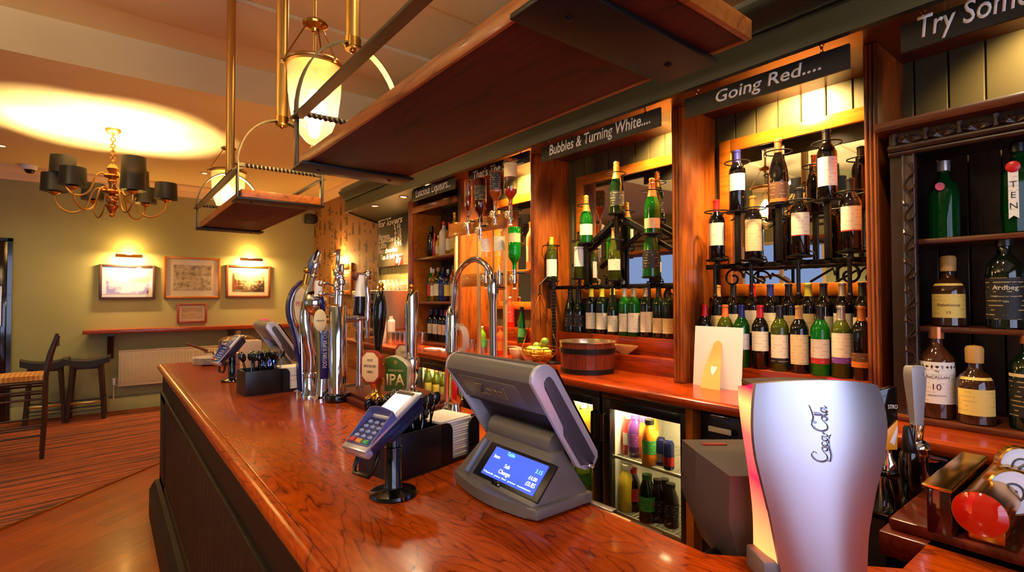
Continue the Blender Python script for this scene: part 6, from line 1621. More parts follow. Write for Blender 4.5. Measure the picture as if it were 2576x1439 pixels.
# ------------------------------------------------------------------ wrought-iron wine racks
def rack(label, y0, y1, zb, holders, scroll, legs, X=2.35, braces=()):
    t = thing('wine_rack', label, 'wine rack', (X, (y0 + y1) / 2, ZC), 'wrought iron wine racks')
    XB = X + .06
    m = MB(); m.box((XB - .012, y0, zb - .012), (XB + .012, y1, zb + .012), .002); m.build('cross_bar', IRON, t)
    for (y, z) in holders:
        m = MB()
        m.lathe([(0, z - .006), (.046, z - .006), (.054, z - .001), (.054, z + .003), (.046, z), (0, z)], (X, y, 0), 24)
        m.ring((X, y, z + .238), .055, .0034, 28, 6)
        m.tube([(X + .055, y, z), (X + .06, y, z + .1), (X + .055, y, z + .238)], .0035, 6)
        hz = min(z - .006, zb)
        if z - zb > .12: m.box((X - .011, y - .011, zb), (X + .011, y + .011, z - .006), .001)
        else: m.tube([(X, y, z - .006), (X, y, zb - .01)], .009, 8); m.tube([(X, y, zb), (XB, y, zb)], .009, 8)
        m.box((X - .011, y - .011, zb - .011), (XB, y + .011, zb + .011), .001)
        for s_ in (-1, 1): m.tube(arc((X, y + s_ * .035, z - .006), .028, PI if s_ > 0 else 0, PI * 1.5, 6, V((0, 1, 0)), V((0, 0, 1))), .0035, 6)
        m.build('bottle_holder', IRON, t)
    for y, z0 in legs:
        m = MB(); m.tube([(X - .02, y, zb), (X - .02, y, z0 + .012)], .008, 10); m.ball((X - .02, y, z0 + .008), .0115, (1, 1, 1), 10); m.build('leg', IRON, t)
    for y, sgn in scroll:
        m = MB(); pts = []
        for i in range(40):
            a = i / 39 * 2.6 * PI; r = .052 - .040 * i / 39
            pts.append((XB, y + sgn * (r * math.cos(a)), zb - .06 + r * math.sin(a)))
        m.tube(pts, .0055, 8); m.tube([pts[0], (XB, y + sgn * .06, zb - .03), (XB, y + sgn * .15, zb - .085)], .0055, 8); m.build('scroll', IRON, t)
    for a, b in braces:
        m = MB(); d = V(b) - V(a); m.ribbon([a, V(a).lerp(V(b), .5), b], (.022, 0, 0), .022); m.build('sloping_brace', IRON, t)
    return t
ZP = 1.362
H3lo = [(2.285, 1.715), (2.0, 1.695), (1.738, 1.707)]; H3hi = [(2.225, 1.934), (1.98, 2.086), (1.73, 1.942)]
rack('wrought iron rack with a gabled centre holding sparkling wine', 1.56, 2.575, 1.662, [(2.548, 1.706)] + H3lo + H3hi, [(1.66, -1)], [(2.548, 1.525), (2.285, 1.535), (2.0, 1.52), (1.738, 1.53)],
     braces=[((2.38, 2.235, 1.92), (2.38, 1.985, 2.075)), ((2.38, 1.975, 2.075), (2.38, 1.72, 1.93)), ((2.41, 2.40, 1.80), (2.41, 1.985, 2.05)), ((2.41, 1.975, 2.05), (2.41, 1.60, 1.83))])
H4lo = [(1.351, 1.778), (1.171, 1.768), (.966, 1.773), (.772, 1.779)]; H4hi = [(1.243, 1.999), (1.053, 2.005), (.856, 1.999)]
rack('wrought iron rack with scrolls holding red wine', .70, 1.44, 1.748, H4lo + H4hi, [(1.30, -1), (.80, 1)], [(1.351, 1.595), (1.171, 1.60), (.966, 1.60), (.772, 1.595)])

def rb(y, z): return (2.35, y, z)
GB, GR = 'bottles on the sparkling wine rack', 'bottles on the red wine rack'
# sparkling rack
bottle('dark green sparkling bottle with a gold-edged black label, highest on the gabled rack', rb(1.98, 2.086), 'champagne', G_DGREEN, C_GOLD, L_BLACK, GB, lz=(.045, .13))
bottle('green sparkling bottle with gold foil and cream label, upper left on the gabled rack', rb(2.225, 1.934), 'champagne', G_GREEN, C_GOLD, L_CREAM, GB, s=.97)
bottle('green sparkling bottle with copper foil, upper right on the gabled rack beside the pilaster', rb(1.73, 1.942), 'champagne', G_GREEN, C_COPPER, L_TAN, GB, lz=(.03, .085))
bottle('pale white wine bottle with yellow cap on the bracket in front of the pilaster', rb(2.548, 1.706), 'bordeaux', G_OLIVE, C_YELLOW, L_WHITE, GB, lz=(.03, .145))
bottle('white wine bottle with dark cap and white label, lower left of the gabled rack', rb(2.285, 1.715), 'bordeaux', G_OLIVE, C_BLACK, L_WHITE, GB, lz=(.075, .20))
bottle('yellow-green flute wine bottle, lower centre of the gabled rack', rb(2.0, 1.695), 'flute', G_OLIVE, C_TAN, L_CREAM, GB, lz=(.06, .125))
bottle('bright green wine bottle with black scrolled label, lower right of the gabled rack', rb(1.738, 1.707), 'champagne', G_GREEN, C_BLACK, L_BLACK, GB, lz=(.045, .14), s=1.06)
# red rack
bottle('red wine bottle with purple cap and oval-crest label, upper left on the red wine rack', rb(1.243, 1.999), 'bordeaux', G_RED, C_BLUE, L_CREAM, GR, lz=(.10, .18))
bottle('red wine bottle with copper cap and brown label, upper centre on the red wine rack', rb(1.053, 2.005), 'burgundy', G_RED, C_COPPER, L_BROWN, GR, lz=(.03, .10), lab2=L_ORANGE, lz2=(.012, .028))
bottle('dark red wine bottle with a large white label, upper right on the red wine rack', rb(.856, 1.999), 'bordeaux', G_RED, C_BLACK, L_WHITE, GR, lz=(.055, .175))
bottle('red wine bottle with a bright red cap, lower left on the red wine rack', rb(1.351, 1.778), 'bordeaux', G_RED, C_RED, L_CREAM, GR, lz=(.07, .18))
bottle('red wine bottle with tall tan label, second along the lower tier of the scrolled rack', rb(1.171, 1.768), 'bordeaux', G_RED, C_GOLD, L_TAN, GR, lz=(.04, .185))
bottle('red wine bottle with banded neck, third along the lower tier of the scrolled rack', rb(.966, 1.773), 'bordeaux', G_RED, C_BLACK, L_CREAM, GR, lz=(.09, .185), lab2=L_REDL, lz2=(.086, .09))
bottle('red wine bottle with white label and dark cap, lower right on the red wine rack', rb(.772, 1.779), 'bordeaux', G_RED, C_BLACK, L_CREAM, GR, lz=(.085, .18), lab2=L_REDL, lz2=(.08, .085))

# rows on the risers
G3 = 'white wine bottles on the riser under the sparkling rack'
row3 = [(1434, 'champagne', G_DGREEN, C_BLACK, L_BLACK, (.04, .125), 'dark sparkling bottle with black label at the left end of the white wine row'),
        (1456, 'champagne', G_DGREEN, C_BLACK, L_BLACK, (.04, .125), 'dark sparkling bottle with black label, second in the white wine row'),
        (1487, 'bordeaux', G_DGREEN, C_YELLOW, L_CREAM, (.03, .135), 'yellow-capped bottle, left of two together in the white wine row'),
        (1514, 'bordeaux', G_DGREEN, C_YELLOW, L_CREAM, (.03, .135), 'yellow-capped bottle, right of two together in the white wine row'),
        (1541, 'flute', G_DGREEN, C_YELLOW, L_CREAM, (.02, .12), 'slender bottle with low cream label in the middle of the white wine row'),
        (1571, 'bordeaux', G_GREEN, C_SILVER, L_CREAM, (.025, .135), 'silver-capped green bottle, left one of the pair right of centre in white wine row'),
        (1594, 'bordeaux', G_GREEN, C_SILVER, L_WHITE, (.025, .14), 'silver-capped green bottle, right one of the pair right of centre in white wine row'),
        (1625, 'bordeaux', G_DGREEN, C_SILVER, L_CREAM, (.03, .15), 'bottle with tall cream label, third from the right end of the white wine row'),
        (1657, 'bordeaux', G_DGREEN, C_BLACK, L_TAN, (.03, .115), 'bottle with low tan label, second from the right end of the white wine row'),
        (1681, 'bordeaux', G_DGREEN, C_BLACK, L_TAN, (.03, .115), 'bottle half hidden behind the pilaster at the right end of the white wine row')]
for u, sh, g_, c_, l_, lz, lb in row3:
    y = ax(u, 800, 2.495).y; bottle(lb, (2.497, max(y, 1.59), ZP), sh, g_, c_, l_, G3, lz=lz, s=.96 if sh == 'champagne' else 1)
GF, GK = 'front row of red wine bottles', 'back row of red wine bottles'
rowf = [(1774, 'bordeaux', G_RED, C_RED, L_CREAM, (.06, .155), None, 'red-capped bottle behind the left edge of the white card'),
        (1825, 'bordeaux', G_OLIVE, C_ORANGE, L_CREAM, (.06, .155), None, 'orange-capped olive bottle behind the white card'),
        (1866, 'bordeaux', G_GREEN, C_BLUE, L_WHITE, (.085, .16), None, 'green blue-capped bottle just right of the white card'),
        (1913, 'bordeaux', G_RED, C_RED, L_CREAM, (.085, .175), None, 'red-capped bottle with cream label, second right of the white card'),
        (1962, 'bordeaux', G_OLIVE, C_BLACK, L_CREAM, (.06, .165), L_BLACK, 'olive bottle with curved cream label and dark lower band'),
        (2011, 'bordeaux', G_RED, C_TAN, L_TAN, (.04, .17), None, 'dark bottle with tan cap and large parchment label'),
        (2064, 'bordeaux', G_BRIGHTG, C_BLACK, L_CREAM, (.075, .155), L_REDL, 'bright green bottle with low cream label in the front row'),
        (2117, 'bordeaux', G_OLIVE, C_SILVER, L_CREAM, (.085, .185), L_PURPLE, 'olive bottle with silver cap and purple label band'),
        (2168, 'bordeaux', G_RED, C_COPPER, L_BROWN, (.075, .11), L_ORANGE, 'dark bottle with brown and orange label at the right end of the front row')]
for u, sh, g_, c_, l_, lz, l2, lb in rowf:
    y = ax(u, 870, 2.407).y; bottle(lb, (2.407, y, 1.262), sh, g_, c_, l_, GF, lz=lz, lab2=l2, lz2=(lz[0] - .024, lz[0] - .001) if l2 else None)
rowk = [(1805, C_TAN, L_TAN, (.07, .14), 'far left bottle in the back row, tan label'), (1845, C_BLACK, L_CREAM, (.07, .15), 'back row bottle with dark cap, behind the orange-capped one'),
        (1892, C_RED, L_WHITE, (.06, .17), 'back row bottle with a red cap'), (1938, C_BLUE, L_CREAM, (.07, .16), 'back row bottle with a blue cap and oval crest label'),
        (1984, C_BLACK, L_TAN, (.07, .15), 'back row bottle with a black cap, behind the olive bottle'), (2033, C_YELLOW, L_TAN, (.06, .16), 'back row bottle with a yellow cap'),
        (2072, C_BLACK, L_CREAM, (.06, .15), 'back row bottle directly behind the bright green one'), (2120, C_SILVER, L_WHITE, (.06, .165), 'back row bottle with silver cap and white label'),
        (2170, C_BLACK, L_CREAM, (.06, .15), 'back row bottle at the right end beside the pilaster')]
for u, c_, l_, lz, lb in rowk:
    y = ax(u, 780, 2.49).y; bottle(lb, (2.492, y, ZP), 'bordeaux', G_RED, c_, l_, GK, lz=lz)

# ------------------------------------------------------------------ liqueur shelves
GL = 'bottles on the liqueur shelves'
AMBER = tint_glass('amber_spirit', (190, 110, 20), .35); YELLOWS = tint_glass('yellow_spirit', (220, 180, 30), .35)
def shelf_row(items, z, X=2.42):
    for u, sh, g_, c_, l_, s, lb in items:
        y = min(max(ax(u, 650, X).y, 3.62), 4.30); bottle(lb, (X, y, z), sh, g_, c_, l_, GL, s=s, name='liqueur_bottle')
MILK = P('white_opaque_bottle', (226, 214, 190), .3); REDB = P('red_bottle', (170, 24, 20), .25, coat=.3); DARKB = P('brown_black_bottle', (22, 12, 10), .12, coat=.4); BLUEB = tint_glass('blue_glass', (26, 40, 130), .25)
shelf_row([(1068, 'bordeaux', DARKB, C_BLACK, None, 1.05, 'black liqueur bottle at the left of the top liqueur shelf'), (1083, 'slim', G_DGREEN, C_SILVER, L_TAN, .95, 'dark green bottle with cream label on the top liqueur shelf'),
           (1094, 'slim', REDB, C_RED, None, .78, 'small red bottle on the top liqueur shelf'), (1103, 'spirit', YELLOWS, C_GOLD, L_TAN, .72, 'small golden bottle on the top liqueur shelf'),
           (1117, 'spirit', MILK, C_RED, None, 1.12, 'white opaque bottle with a red cap on the top liqueur shelf'), (1132, 'spirit', AMBER, C_RED, L_CREAM, 1.05, 'amber bottle with a red cap on the top liqueur shelf'),
           (1145, 'slim', YELLOWS, C_GOLD, L_YELLOW, 1.25, 'tall golden bottle at the right of the top liqueur shelf')], 1.965)
shelf_row([(1063, 'slim', G_BRIGHTG, C_SILVER, L_WHITE, 1.05, 'green bottle with white label at the left of the middle liqueur shelf'), (1079, 'spirit', G_CLEAR, C_SILVER, L_REDL, 1.05, 'clear bottle with red and white label on the middle liqueur shelf'),
           (1091, 'slim', AMBER, C_WHITE, L_CREAM, 1.0, 'slim white-capped bottle on the middle liqueur shelf'), (1103, 'spirit', G_OLIVE, C_TAN, L_CREAM, 1.08, 'bottle with a large cream label on the middle liqueur shelf'),
           (1115, 'spirit', BLUEB, C_BLACK, L_BLUE, 1.08, 'blue bottle on the middle liqueur shelf'), (1128, 'spirit', G_CLEAR, C_SILVER, L_YELLOW, 1.0, 'clear bottle with a yellow label on the middle liqueur shelf'),
           (1141, 'slim', AMBER, C_BLACK, L_TAN, 1.05, 'amber bottle at the right of the middle liqueur shelf')], 1.56)
shelf_row([(1066, 'bordeaux', G_RED, C_BLUE, L_CREAM, 1.0, 'blue-capped dark bottle at the left of the bottom liqueur shelf'), (1078, 'bordeaux', G_RED, C_TAN, L_ORANGE, .96, 'tan-capped bottle with low orange label on the bottom liqueur shelf'),
           (1098, 'bordeaux', G_RED, C_BLUE, L_WHITE, 1.0, 'blue-capped bottle with white label in the middle of the bottom liqueur shelf'), (1112, 'bordeaux', G_RED, C_BLUE, L_CREAM, .98, 'blue-capped bottle right of centre on the bottom liqueur shelf'),
           (1121, 'bordeaux', G_RED, C_RED, L_CREAM, .98, 'red-capped bottle on the bottom liqueur shelf'), (1137, 'bordeaux', G_RED, C_BLACK, L_TAN, 1.0, 'black-capped bottle at the right of the bottom liqueur shelf')], ZC + .03)

# ------------------------------------------------------------------ spirit optics
OX = 2.03
ost = thing('optic_stand', 'wooden stand of spirit optics in the third bay', 'optics stand', (2.2, 3.0, ZC))
m = MB(); zA, zB = ax(1243, 560, OX + .06).z, ax(1270, 700, OX + .1).z
m.box((OX + .045, 2.70, zA - .05), (OX + .065, 3.42, zA + .05), .003); m.box((OX + .085, 2.70, zB - .05), (OX + .105, 3.30, zB + .05), .003); m.build('rail_board', W_ORANGE, ost)
m = MB()
for y in (2.74, 3.05, 3.36): m.box((OX + .065, y - .012, ZC), (OX + .085, y + .012, zA + .06), .002)
m.build('upright', P('optic_upright', (226, 190, 130), .3, metal=.4), ost)
LIQ = P('dark_rum', (110, 20, 8), .15, coat=.4); LIQR = P('red_spirit', (190, 40, 14), .15, coat=.4); LIQA = P('amber_liquid', (180, 96, 20), .15, coat=.4)
GO = 'upended spirit bottles on the optics'
def optic(u, vtop, vbot, shape, glass, label, lab=None, liquid=None, x=OX, s=1.0, lz=None, square=False):
    a, b = ax(u, vtop, x), ax(u, vbot, x); H = BS[shape][0][-1][1] * s
    s2 = (a.z - b.z) / BS[shape][0][-1][1] * s
    t = thing('spirit_bottle', label, 'bottle', (x, a.y, a.z), GO); t.rotation_euler = (PI, 0, math.atan2(a.y, x) * 1.0)
    q = round(s2, 3)
    if not square:
        part('glass_body', bmesh_part(shape, 'glass', glass, sc3=q), t)
        if liquid:
            pr = BS[shape][0]; key = (shape, 'optliq', liquid[0].name, liquid[1], q)
            m = MB(); zt = liquid[1]
            prof = [(max(.001, _interp(pr, zt) - .003), zt)] + [(max(0, r - .003), z) for r, z in pr if z > zt][:-1] + [(0, pr[-1][1] - .002)]
            m.lathe([(0, zt)] + prof, n=CAPSEG); me = m.mesh('liquid', liquid[0]); me.transform(Matrix.Scale(q, 4)); part('liquid', me, t)
        if lab: part('paper_label', bmesh_part(shape, 'label', lab, lz, None, q), t)
    else:
        m = MB(); m.box((-.042, -.042, 0), (.042, .042, .16), .010); m.prism([(.04 * math.cos(k * PI / 4 + PI / 8), .04 * math.sin(k * PI / 4 + PI / 8)) for k in range(8)], .16, .168); m.lathe([(.044, .158), (.034, .185), (.018, .205), (.015, .24), (.016, .25), (0, .25)], n=16); me = m.mesh('glass_body', glass); me.transform(Matrix.Scale(q * 1.15, 4)); part('glass_body', me, t)
        m = MB(); m.box((-.0428, -.036, .012), (-.0424, .036, .14)); m.box((-.036, .0424, .012), (.036, .0428, .14)); m.box((-.036, -.0428, .012), (.036, -.0424, .14)); me = m.mesh('paper_label', L_BLACK); me.transform(Matrix.Scale(q * 1.15, 4)); part('paper_label', me, t)
    # measure below
    o = thing('optic_measure', label.replace('bottle', 'optic dispenser under the bottle', 1) if False else 'chrome optic measure under the ' + label.split(' upended')[0], 'optic', (x, a.y, b.z - .05), 'optic measures')
    m = MB(); m.lathe([(.0, b.z + .004), (.013, b.z + .002), (.014, b.z - .03), (.018, b.z - .034), (.018, b.z - .085), (.012, b.z - .09), (.008, b.z - .115), (0, b.z - .118)], (x, a.y, 0), 14); m.build('chamber', CHROME, o)
    m = MB(); m.lathe([(0, 0), (.021, 0), (.024, .004), (.021, .008), (0, .008)], (x - .026, a.y, b.z - .058), 18, Matrix.Rotation(math.radians(-90), 3, 'Y')); bd = m.build('badge', P('optic_badge', (230, 206, 160), .3), o)
    m = MB(); m.ring((x - .0345, a.y, b.z - .058), .014, .0022, 16, 5, Matrix.Rotation(math.radians(-90), 3, 'Y')); m.build('badge_ring', P('badge_dark', (60, 40, 24), .4), bd)
    m = MB(); m.tube([(x, a.y, b.z - .02), (x + .09, a.y, b.z - .02)], .008, 8); m.build('clamp_arm', BLACK, o)
    m = MB(); m.lathe([(0, b.z - .118), (.011, b.z - .119), (.013, b.z - .126), (0, b.z - .128)], (x, a.y, 0), 12); m.build('nozzle', WHITE, o)
    return t
optic(1178, 453, 548, 'slim', G_CLEAR, 'brandy bottle upended on the first optic from the left', None, (LIQ, .13), lz=None, s=1)
optic(1208, 450, 560, 'spirit', tint_glass('dark_rum_glass', (70, 14, 8), .25), 'dark rum bottle upended on the second optic', L_BLACK, None, s=1)
optic(1246, 432, 518, 'spirit', P('whiskey_square', (150, 70, 16), .12, coat=.5), 'square black-labelled whiskey bottle upended on the third optic', None, None, square=True)
optic(1284, 402, 518, 'big', G_CLEAR, 'large clear bottle of red spirit upended on the fourth optic', L_TAN, (LIQR, .215), lz=(.03, .13))
optic(1222, 586, 680, 'spirit', G_CLEAR, 'clear vodka bottle upended on the lower optic left', L_WHITE, None, x=OX + .04)
optic(1256, 578, 682, 'spirit', G_CLEAR, 'clear gin bottle upended on the lower optic centre', L_CREAM, None, x=OX + .04)
optic(1294, 572, 678, 'big', G_BRIGHTG, 'green gin bottle upended on the lower optic right', L_TAN, (P('green_liquid', (14, 150, 30), .15, coat=.4), .14), x=OX + .04, lz=(.05, .12))
# tall pale bottle beside the pilaster
p = ax(1322, 672, 2.3); bottle('pale golden bottle standing beside the pilaster right of the optics', (2.33, 2.73, p.z - .02), 'slim', tint_glass('pale_gold', (236, 200, 130), .5), C_GOLD, L_TAN, None, name='spirit_bottle', s=1.1)
m = MB(); m.box((2.25, 2.66, p.z - .042), (2.5, 2.84, p.z - .02), .003); tag(m.build('small_shelf', W_ORANGE, at=(2.35, 2.74, p.z - .03)), 'small wooden shelf beside the pilaster in the optics bay', 'shelf')
# soft drink bottles and cartons on the steps
for u, v, z, sh, g_, c_, l_, s, nm, lb in ((1213, 850, ZC, 'big', tint_glass('lime_cordial', (120, 170, 30), .4), C_WHITE, L_GREEN, .62, 'cordial_bottle', 'green cordial bottle left of the swan-neck pipe'),
        (1259, 852, ZC, 'big', tint_glass('orange_cordial', (220, 90, 30), .3), C_ORANGE, L_ORANGE, .64, 'cordial_bottle', 'orange cordial bottle right of the swan-neck pipe'),
        (1283, 822, 1.362, 'big', tint_glass('red_cordial', (230, 60, 30), .3), C_WHITE, L_REDL, .72, 'cordial_bottle', 'tall red-orange cordial bottle on the upper step of the optics bay'),
        (1313, 858, 1.262, 'conical', G_GREEN, C_BLACK, L_GREEN, .88, 'liqueur_bottle', 'conical green bottle in front of the pilaster right of the optics')):
    X = {ZC: 2.30, 1.262: 2.405, 1.362: 2.50}[z]; q = ax(u, v, X); bottle(lb, (X, q.y, z), sh, g_, c_, l_, None, name=nm, s=s)
c_ = az(1300, 905, 1.262)
# jiggers, bowls, napkins, dish
for k, (u, v, h) in enumerate(((1186, 889, .105), (1203, 894, .085), (1214, 898, .07), (1231, 888, .10))):
    q = az(u, v, ZC); r = .022
    m = MB(); m.lathe([(0, .001), (r * .92, 0), (r, .003), (r * 1.08, h), (r, h), (r * .9, .006), (0, .005)], (q.x, q.y, ZC), 20)
    tag(m.build('spirit_measure', STEEL, at=(q.x, q.y, ZC)), ['tall steel spirit measure, leftmost of the four', 'medium steel spirit measure, second from the left', 'shortest steel spirit measure', 'steel spirit measure nearest the swan-neck pipe'][k], 'measure', 'steel spirit measures')
for k, (u, v, s) in enumerate(((1303, 897, 1.0), (1332, 903, .95))):
    q = V((2.24, ax(u, v, 2.24).y, ZC)); m = MB(); m.lathe([(0, .001), (.03 * s, 0), (.03 * s, .008), (.045 * s, .02), (.06 * s, .05), (.062 * s, .075), (.057 * s, .075), (.055 * s, .05), (.04 * s, .022), (0, .014)], (q.x, q.y, ZC), 28)
    tag(m.build('small_bowl', P('bowl_cream', (226, 206, 160), .25, coat=.4), at=(q.x, q.y, ZC)), ['small cream bowl with tongs across it', 'small cream bowl beside the fruit basket'][k], 'bowl', 'small cream bowls')
q = V((2.24, ax(1303, 897, 2.24).y, ZC)); a_ = V((q.x - .02, q.y + .09, ZC + .083)); b_ = V((q.x - .03, q.y - .08, ZC + .083))
m = MB(); m.tube([a_, a_.lerp(b_, .5) + V((0, 0, .008)), b_], [.006, .005, .004], 8); m.tube([a_ + V((.012, 0, 0)), a_.lerp(b_, .5) + V((.010, 0, .008)), b_ + V((.012, 0, 0))], [.006, .005, .004], 8); tag(m.build('tongs', STEEL, at=a_), 'steel tongs lying across the cream bowl', 'tongs')
q = az(1090, 878, ZC)
for k, (dx, dy, rz, lb) in enumerate(((0, 0, 12, 'folded white napkin lying on the back counter, left one'), (.03, -.16, -20, 'folded white napkin lying on the back counter, right one'))):
    m = MB(); m.obox((q.x + dx, q.y + dy, ZC + .004), (.10, .13, .006), rotm('Z', rz), .002); tag(m.build('folded_napkin', PAPER, at=(q.x + dx, q.y + dy, ZC)), lb, 'napkin', 'napkins on the back counter')
m = MB(); q = ax(1572, 886, 2.41); m.lathe([(0, .001), (.03, 0), (.035, .006), (.06, .02), (.095, .045), (.098, .052), (.092, .047), (.055, .024), (0, .010)], (2.405, q.y, 1.2625), 32, sx=.38, sy=1); tag(m.build('glass_dish', P('amber_glass_dish', (230, 170, 100), .1, alpha=.6, coat=.6), at=(2.405, q.y, 1.2625)), 'shallow glass dish on the step right of the ice bucket', 'dish')
# ice bucket
q = ad(1474, 890, 2.98); q = V((2.19, 2.07, ZC))
ib = thing('ice_bucket', 'coopered wooden ice bucket with two black hoops and a steel liner', 'ice bucket', q)
zt = ZC + .172
m = MB(); n = 18
for k in range(n):
    a0, a1 = 2 * PI * (k + .02) / n, 2 * PI * (k + .98) / n
    r0, r1 = .150, .160
    v_ = []
    for (r, z) in ((r0, ZC + .001), (r1, zt)):
        for rr2 in (r, r - .012):
            for a in (a0, a1): v_.append((q.x + rr2 * math.cos(a), q.y + rr2 * math.sin(a), z))
    m.add(v_, [(0, 1, 5, 4), (2, 6, 7, 3), (0, 4, 6, 2), (1, 3, 7, 5), (4, 5, 7, 6), (0, 2, 3, 1)])
m.build('staves', wood('bucket_wood', (76, 26, 16), (122, 48, 30), (140, 62, 40), 'z', (1.5, 1), rough=.3, coat=.3, rings=.4), ib)
for z0, z1 in ((ZC + .004, ZC + .028), (ZC + .115, ZC + .143)):
    m = MB(); f = lambda z: .150 + .010 * (z - ZC) / .172; m.lathe([(f(z0) + .0005, z0), (f(z0) + .003, z0), (f(z1) + .003, z1), (f(z1) + .0005, z1)], (q.x, q.y, 0), 40)
    bmesh.ops.delete(m.bm, geom=[f_ for f_ in m.bm.faces if len(f_.verts) > 4], context='FACES_ONLY'); m.build('hoop', BLACKM, ib)
m = MB(); m.lathe([(.162, zt), (.163, zt + .006), (.148, zt + .006), (.142, zt - .02), (.135, ZC + .03), (0, ZC + .028)], (q.x, q.y, 0), 40)
bmesh.ops.delete(m.bm, geom=[f_ for f_ in m.bm.faces if len(f_.verts) > 4], context='FACES_ONLY'); m.build('steel_liner', P('liner_steel', (214, 190, 150), .22, metal=.9), ib)
# fruit basket hung from a twisted iron scale post
c0 = V((2.155, 2.445, ZC)); zt = 1.635
fs_ = thing('fruit_scale', 'twisted iron scale post with chains holding a wire fruit basket', 'fruit stand', c0)
m = twist_rod(c0 + V((.13, .01, .0)), c0 + V((.13, .01, zt - ZC + .1)), .011, 11); m.build('twisted_post', BLACKM, fs_)
m = MB(); m.lathe([(0, 0), (.05, 0), (.05, .008), (.015, .02), (0, .02)], c0 + V((.13, .01, 0)), 20); m.build('foot', BLACKM, fs_)
m = MB(); ap = c0 + V((0, .0, zt - ZC - .02)); m.tube([c0 + V((.13, .01, zt - ZC + .08)), ap + V((.06, 0, .11)), ap + V((0, 0, .06)), ap], .005, 8); m.ring(ap, .010, .003, 12, 6, rotm('X', 90)); m.build('hook', BLACKM, fs_)
bz_ = ZC + .112; Rb = .115
for k, a in enumerate((2.3, 2.3 + PI, .75)):
    m = MB(); e = c0 + V((Rb * math.cos(a), Rb * math.sin(a), bz_ - ZC)); n = 36
    m.tube([ap.lerp(e, i / n) for i in range(n + 1)], [.0026 + .0018 * (i % 2) for i in range(n + 1)], 5); m.build('chain', BRASS, fs_)
m = MB(); m.ring((c0.x, c0.y, bz_), Rb, .0035, 32, 6)
for k in range(5): f = (k + 1) / 5.5; m.ring((c0.x, c0.y, bz_ - .075 * math.sin(f * PI / 2)), Rb * math.cos(f * PI / 2 * .92), .0022, 28, 5)
for k in range(12):
    a = 2 * PI * k / 12; m.tube([(c0.x + Rb * math.cos(f_ * PI / 2 * .97) * math.cos(a), c0.y + Rb * math.cos(f_ * PI / 2 * .97) * math.sin(a), bz_ - .075 * math.sin(f_ * PI / 2)) for f_ in [j / 6 for j in range(7)]], .0022, 5)
m.build('wire_basket', BRASS, fs_)
LEM = P('lemon_skin', (236, 176, 40), .4, bump=(140, .25), coat=.1); LIME = P('lime_skin', (104, 130, 28), .4, bump=(140, .25), coat=.1)
def fruit(nm, off, r, mat, lb, grp, tilt=(0, 0, 0)):
    me = BM.get((nm, 'fruit'))
    if not me:
        m = MB(); pr = [(r * math.sin(PI * i / 14) ** .9 * (1 if 0 < i < 14 else 0), -r * 1.22 * math.cos(PI * i / 14)) for i in range(15)]
        pr[0] = (0, -r * 1.34); pr[-1] = (0, r * 1.34); m.lathe(pr, n=20) if nm == 'lemon' else m.ball((0, 0, 0), r, (1, 1, 1.06), 18); me = m.mesh(nm, mat); BM[(nm, 'fruit')] = me
    o = bpy.data.objects.new(nm, me); COL.objects.link(o); o.location = c0 + V(off); o.rotation_euler = tilt; WORLD[o.name] = o.location.copy(); tag(o, lb, nm, grp)
fruit('lemon', (-.045, .045, .088), .033, LEM, 'lemon at the left of the wire basket', 'lemons in the basket', (.5, .9, .2)); fruit('lemon', (-.05, -.02, .092), .033, LEM, 'lemon in the middle front of the wire basket', 'lemons in the basket', (1.2, .1, .9)); fruit('lemon', (-.005, -.062, .086), .033, LEM, 'lemon at the right of the wire basket', 'lemons in the basket', (.3, 1.2, 2))
fruit('lime', (.02, .055, .115), .026, LIME, 'lime at the left back of the basket', 'limes in the basket'); fruit('lime', (.03, .0, .128), .026, LIME, 'lime in the middle back of the basket', 'limes in the basket'); fruit('lime', (.01, -.035, .15), .026, LIME, 'topmost lime on the fruit pile', 'limes in the basket')
# white display card with easel strut
a_, b_ = ax(1745, 972, 2.28), ax(1866, 978, 2.28); zt = ax(1745, 820, 2.28).z
mc = thing('menu_card', 'white upright card with a tan easel strut, seen from the back on the counter', 'card', (2.28, (a_.y + b_.y) / 2, ZC))
m = MB(); _, f = m.add([(2.275, a_.y, ZC), (2.275, b_.y, ZC), (2.30, b_.y, zt), (2.30, a_.y, zt), (2.279, a_.y, ZC), (2.279, b_.y, ZC), (2.304, b_.y, zt), (2.304, a_.y, zt)], [(0, 1, 2, 3), (7, 6, 5, 4), (0, 4, 5, 1), (1, 5, 6, 2), (2, 6, 7, 3), (3, 7, 4, 0)]); m.build('card', CARD, mc, smooth=False)
yc = ax(1804, 900, 2.28).y; H = (zt - ZC)
m = MB(); pts = [(yc + .055, ZC), (yc + .047, ZC + .09), (yc + .03, ZC + H * .55), (yc + .02, ZC + H * .72), (yc + .008, ZC + H * .77), (yc - .008, ZC + H * .77), (yc - .02, ZC + H * .72), (yc - .028, ZC + H * .5), (yc - .045, ZC + .0)]
def tilt_(y, z, th): return (2.272 + .026 * (z - ZC) / H - .05 * (1 - (z - ZC) / (H * .77)) + th, y, z)
m.add([tilt_(y, z, 0) for y, z in pts] + [tilt_(y, z, .0025) for y, z in pts], [tuple(range(len(pts))), tuple(range(2 * len(pts) - 1, len(pts) - 1, -1))] + [(k, len(pts) + k, len(pts) + (k + 1) % len(pts), (k + 1) % len(pts)) for k in range(len(pts))]); es = m.build('easel_strut', P('kraft_card', (206, 164, 92), .8), mc, smooth=False)
m = MB(); hp = [(yc + .002, ZC + H * .21), (yc + .014, ZC + H * .29), (yc + .015, ZC + H * .37), (yc + .006, ZC + H * .36), (yc - .001, ZC + H * .345), (yc - .008, ZC + H * .36), (yc - .014, ZC + H * .36), (yc - .012, ZC + H * .29)]
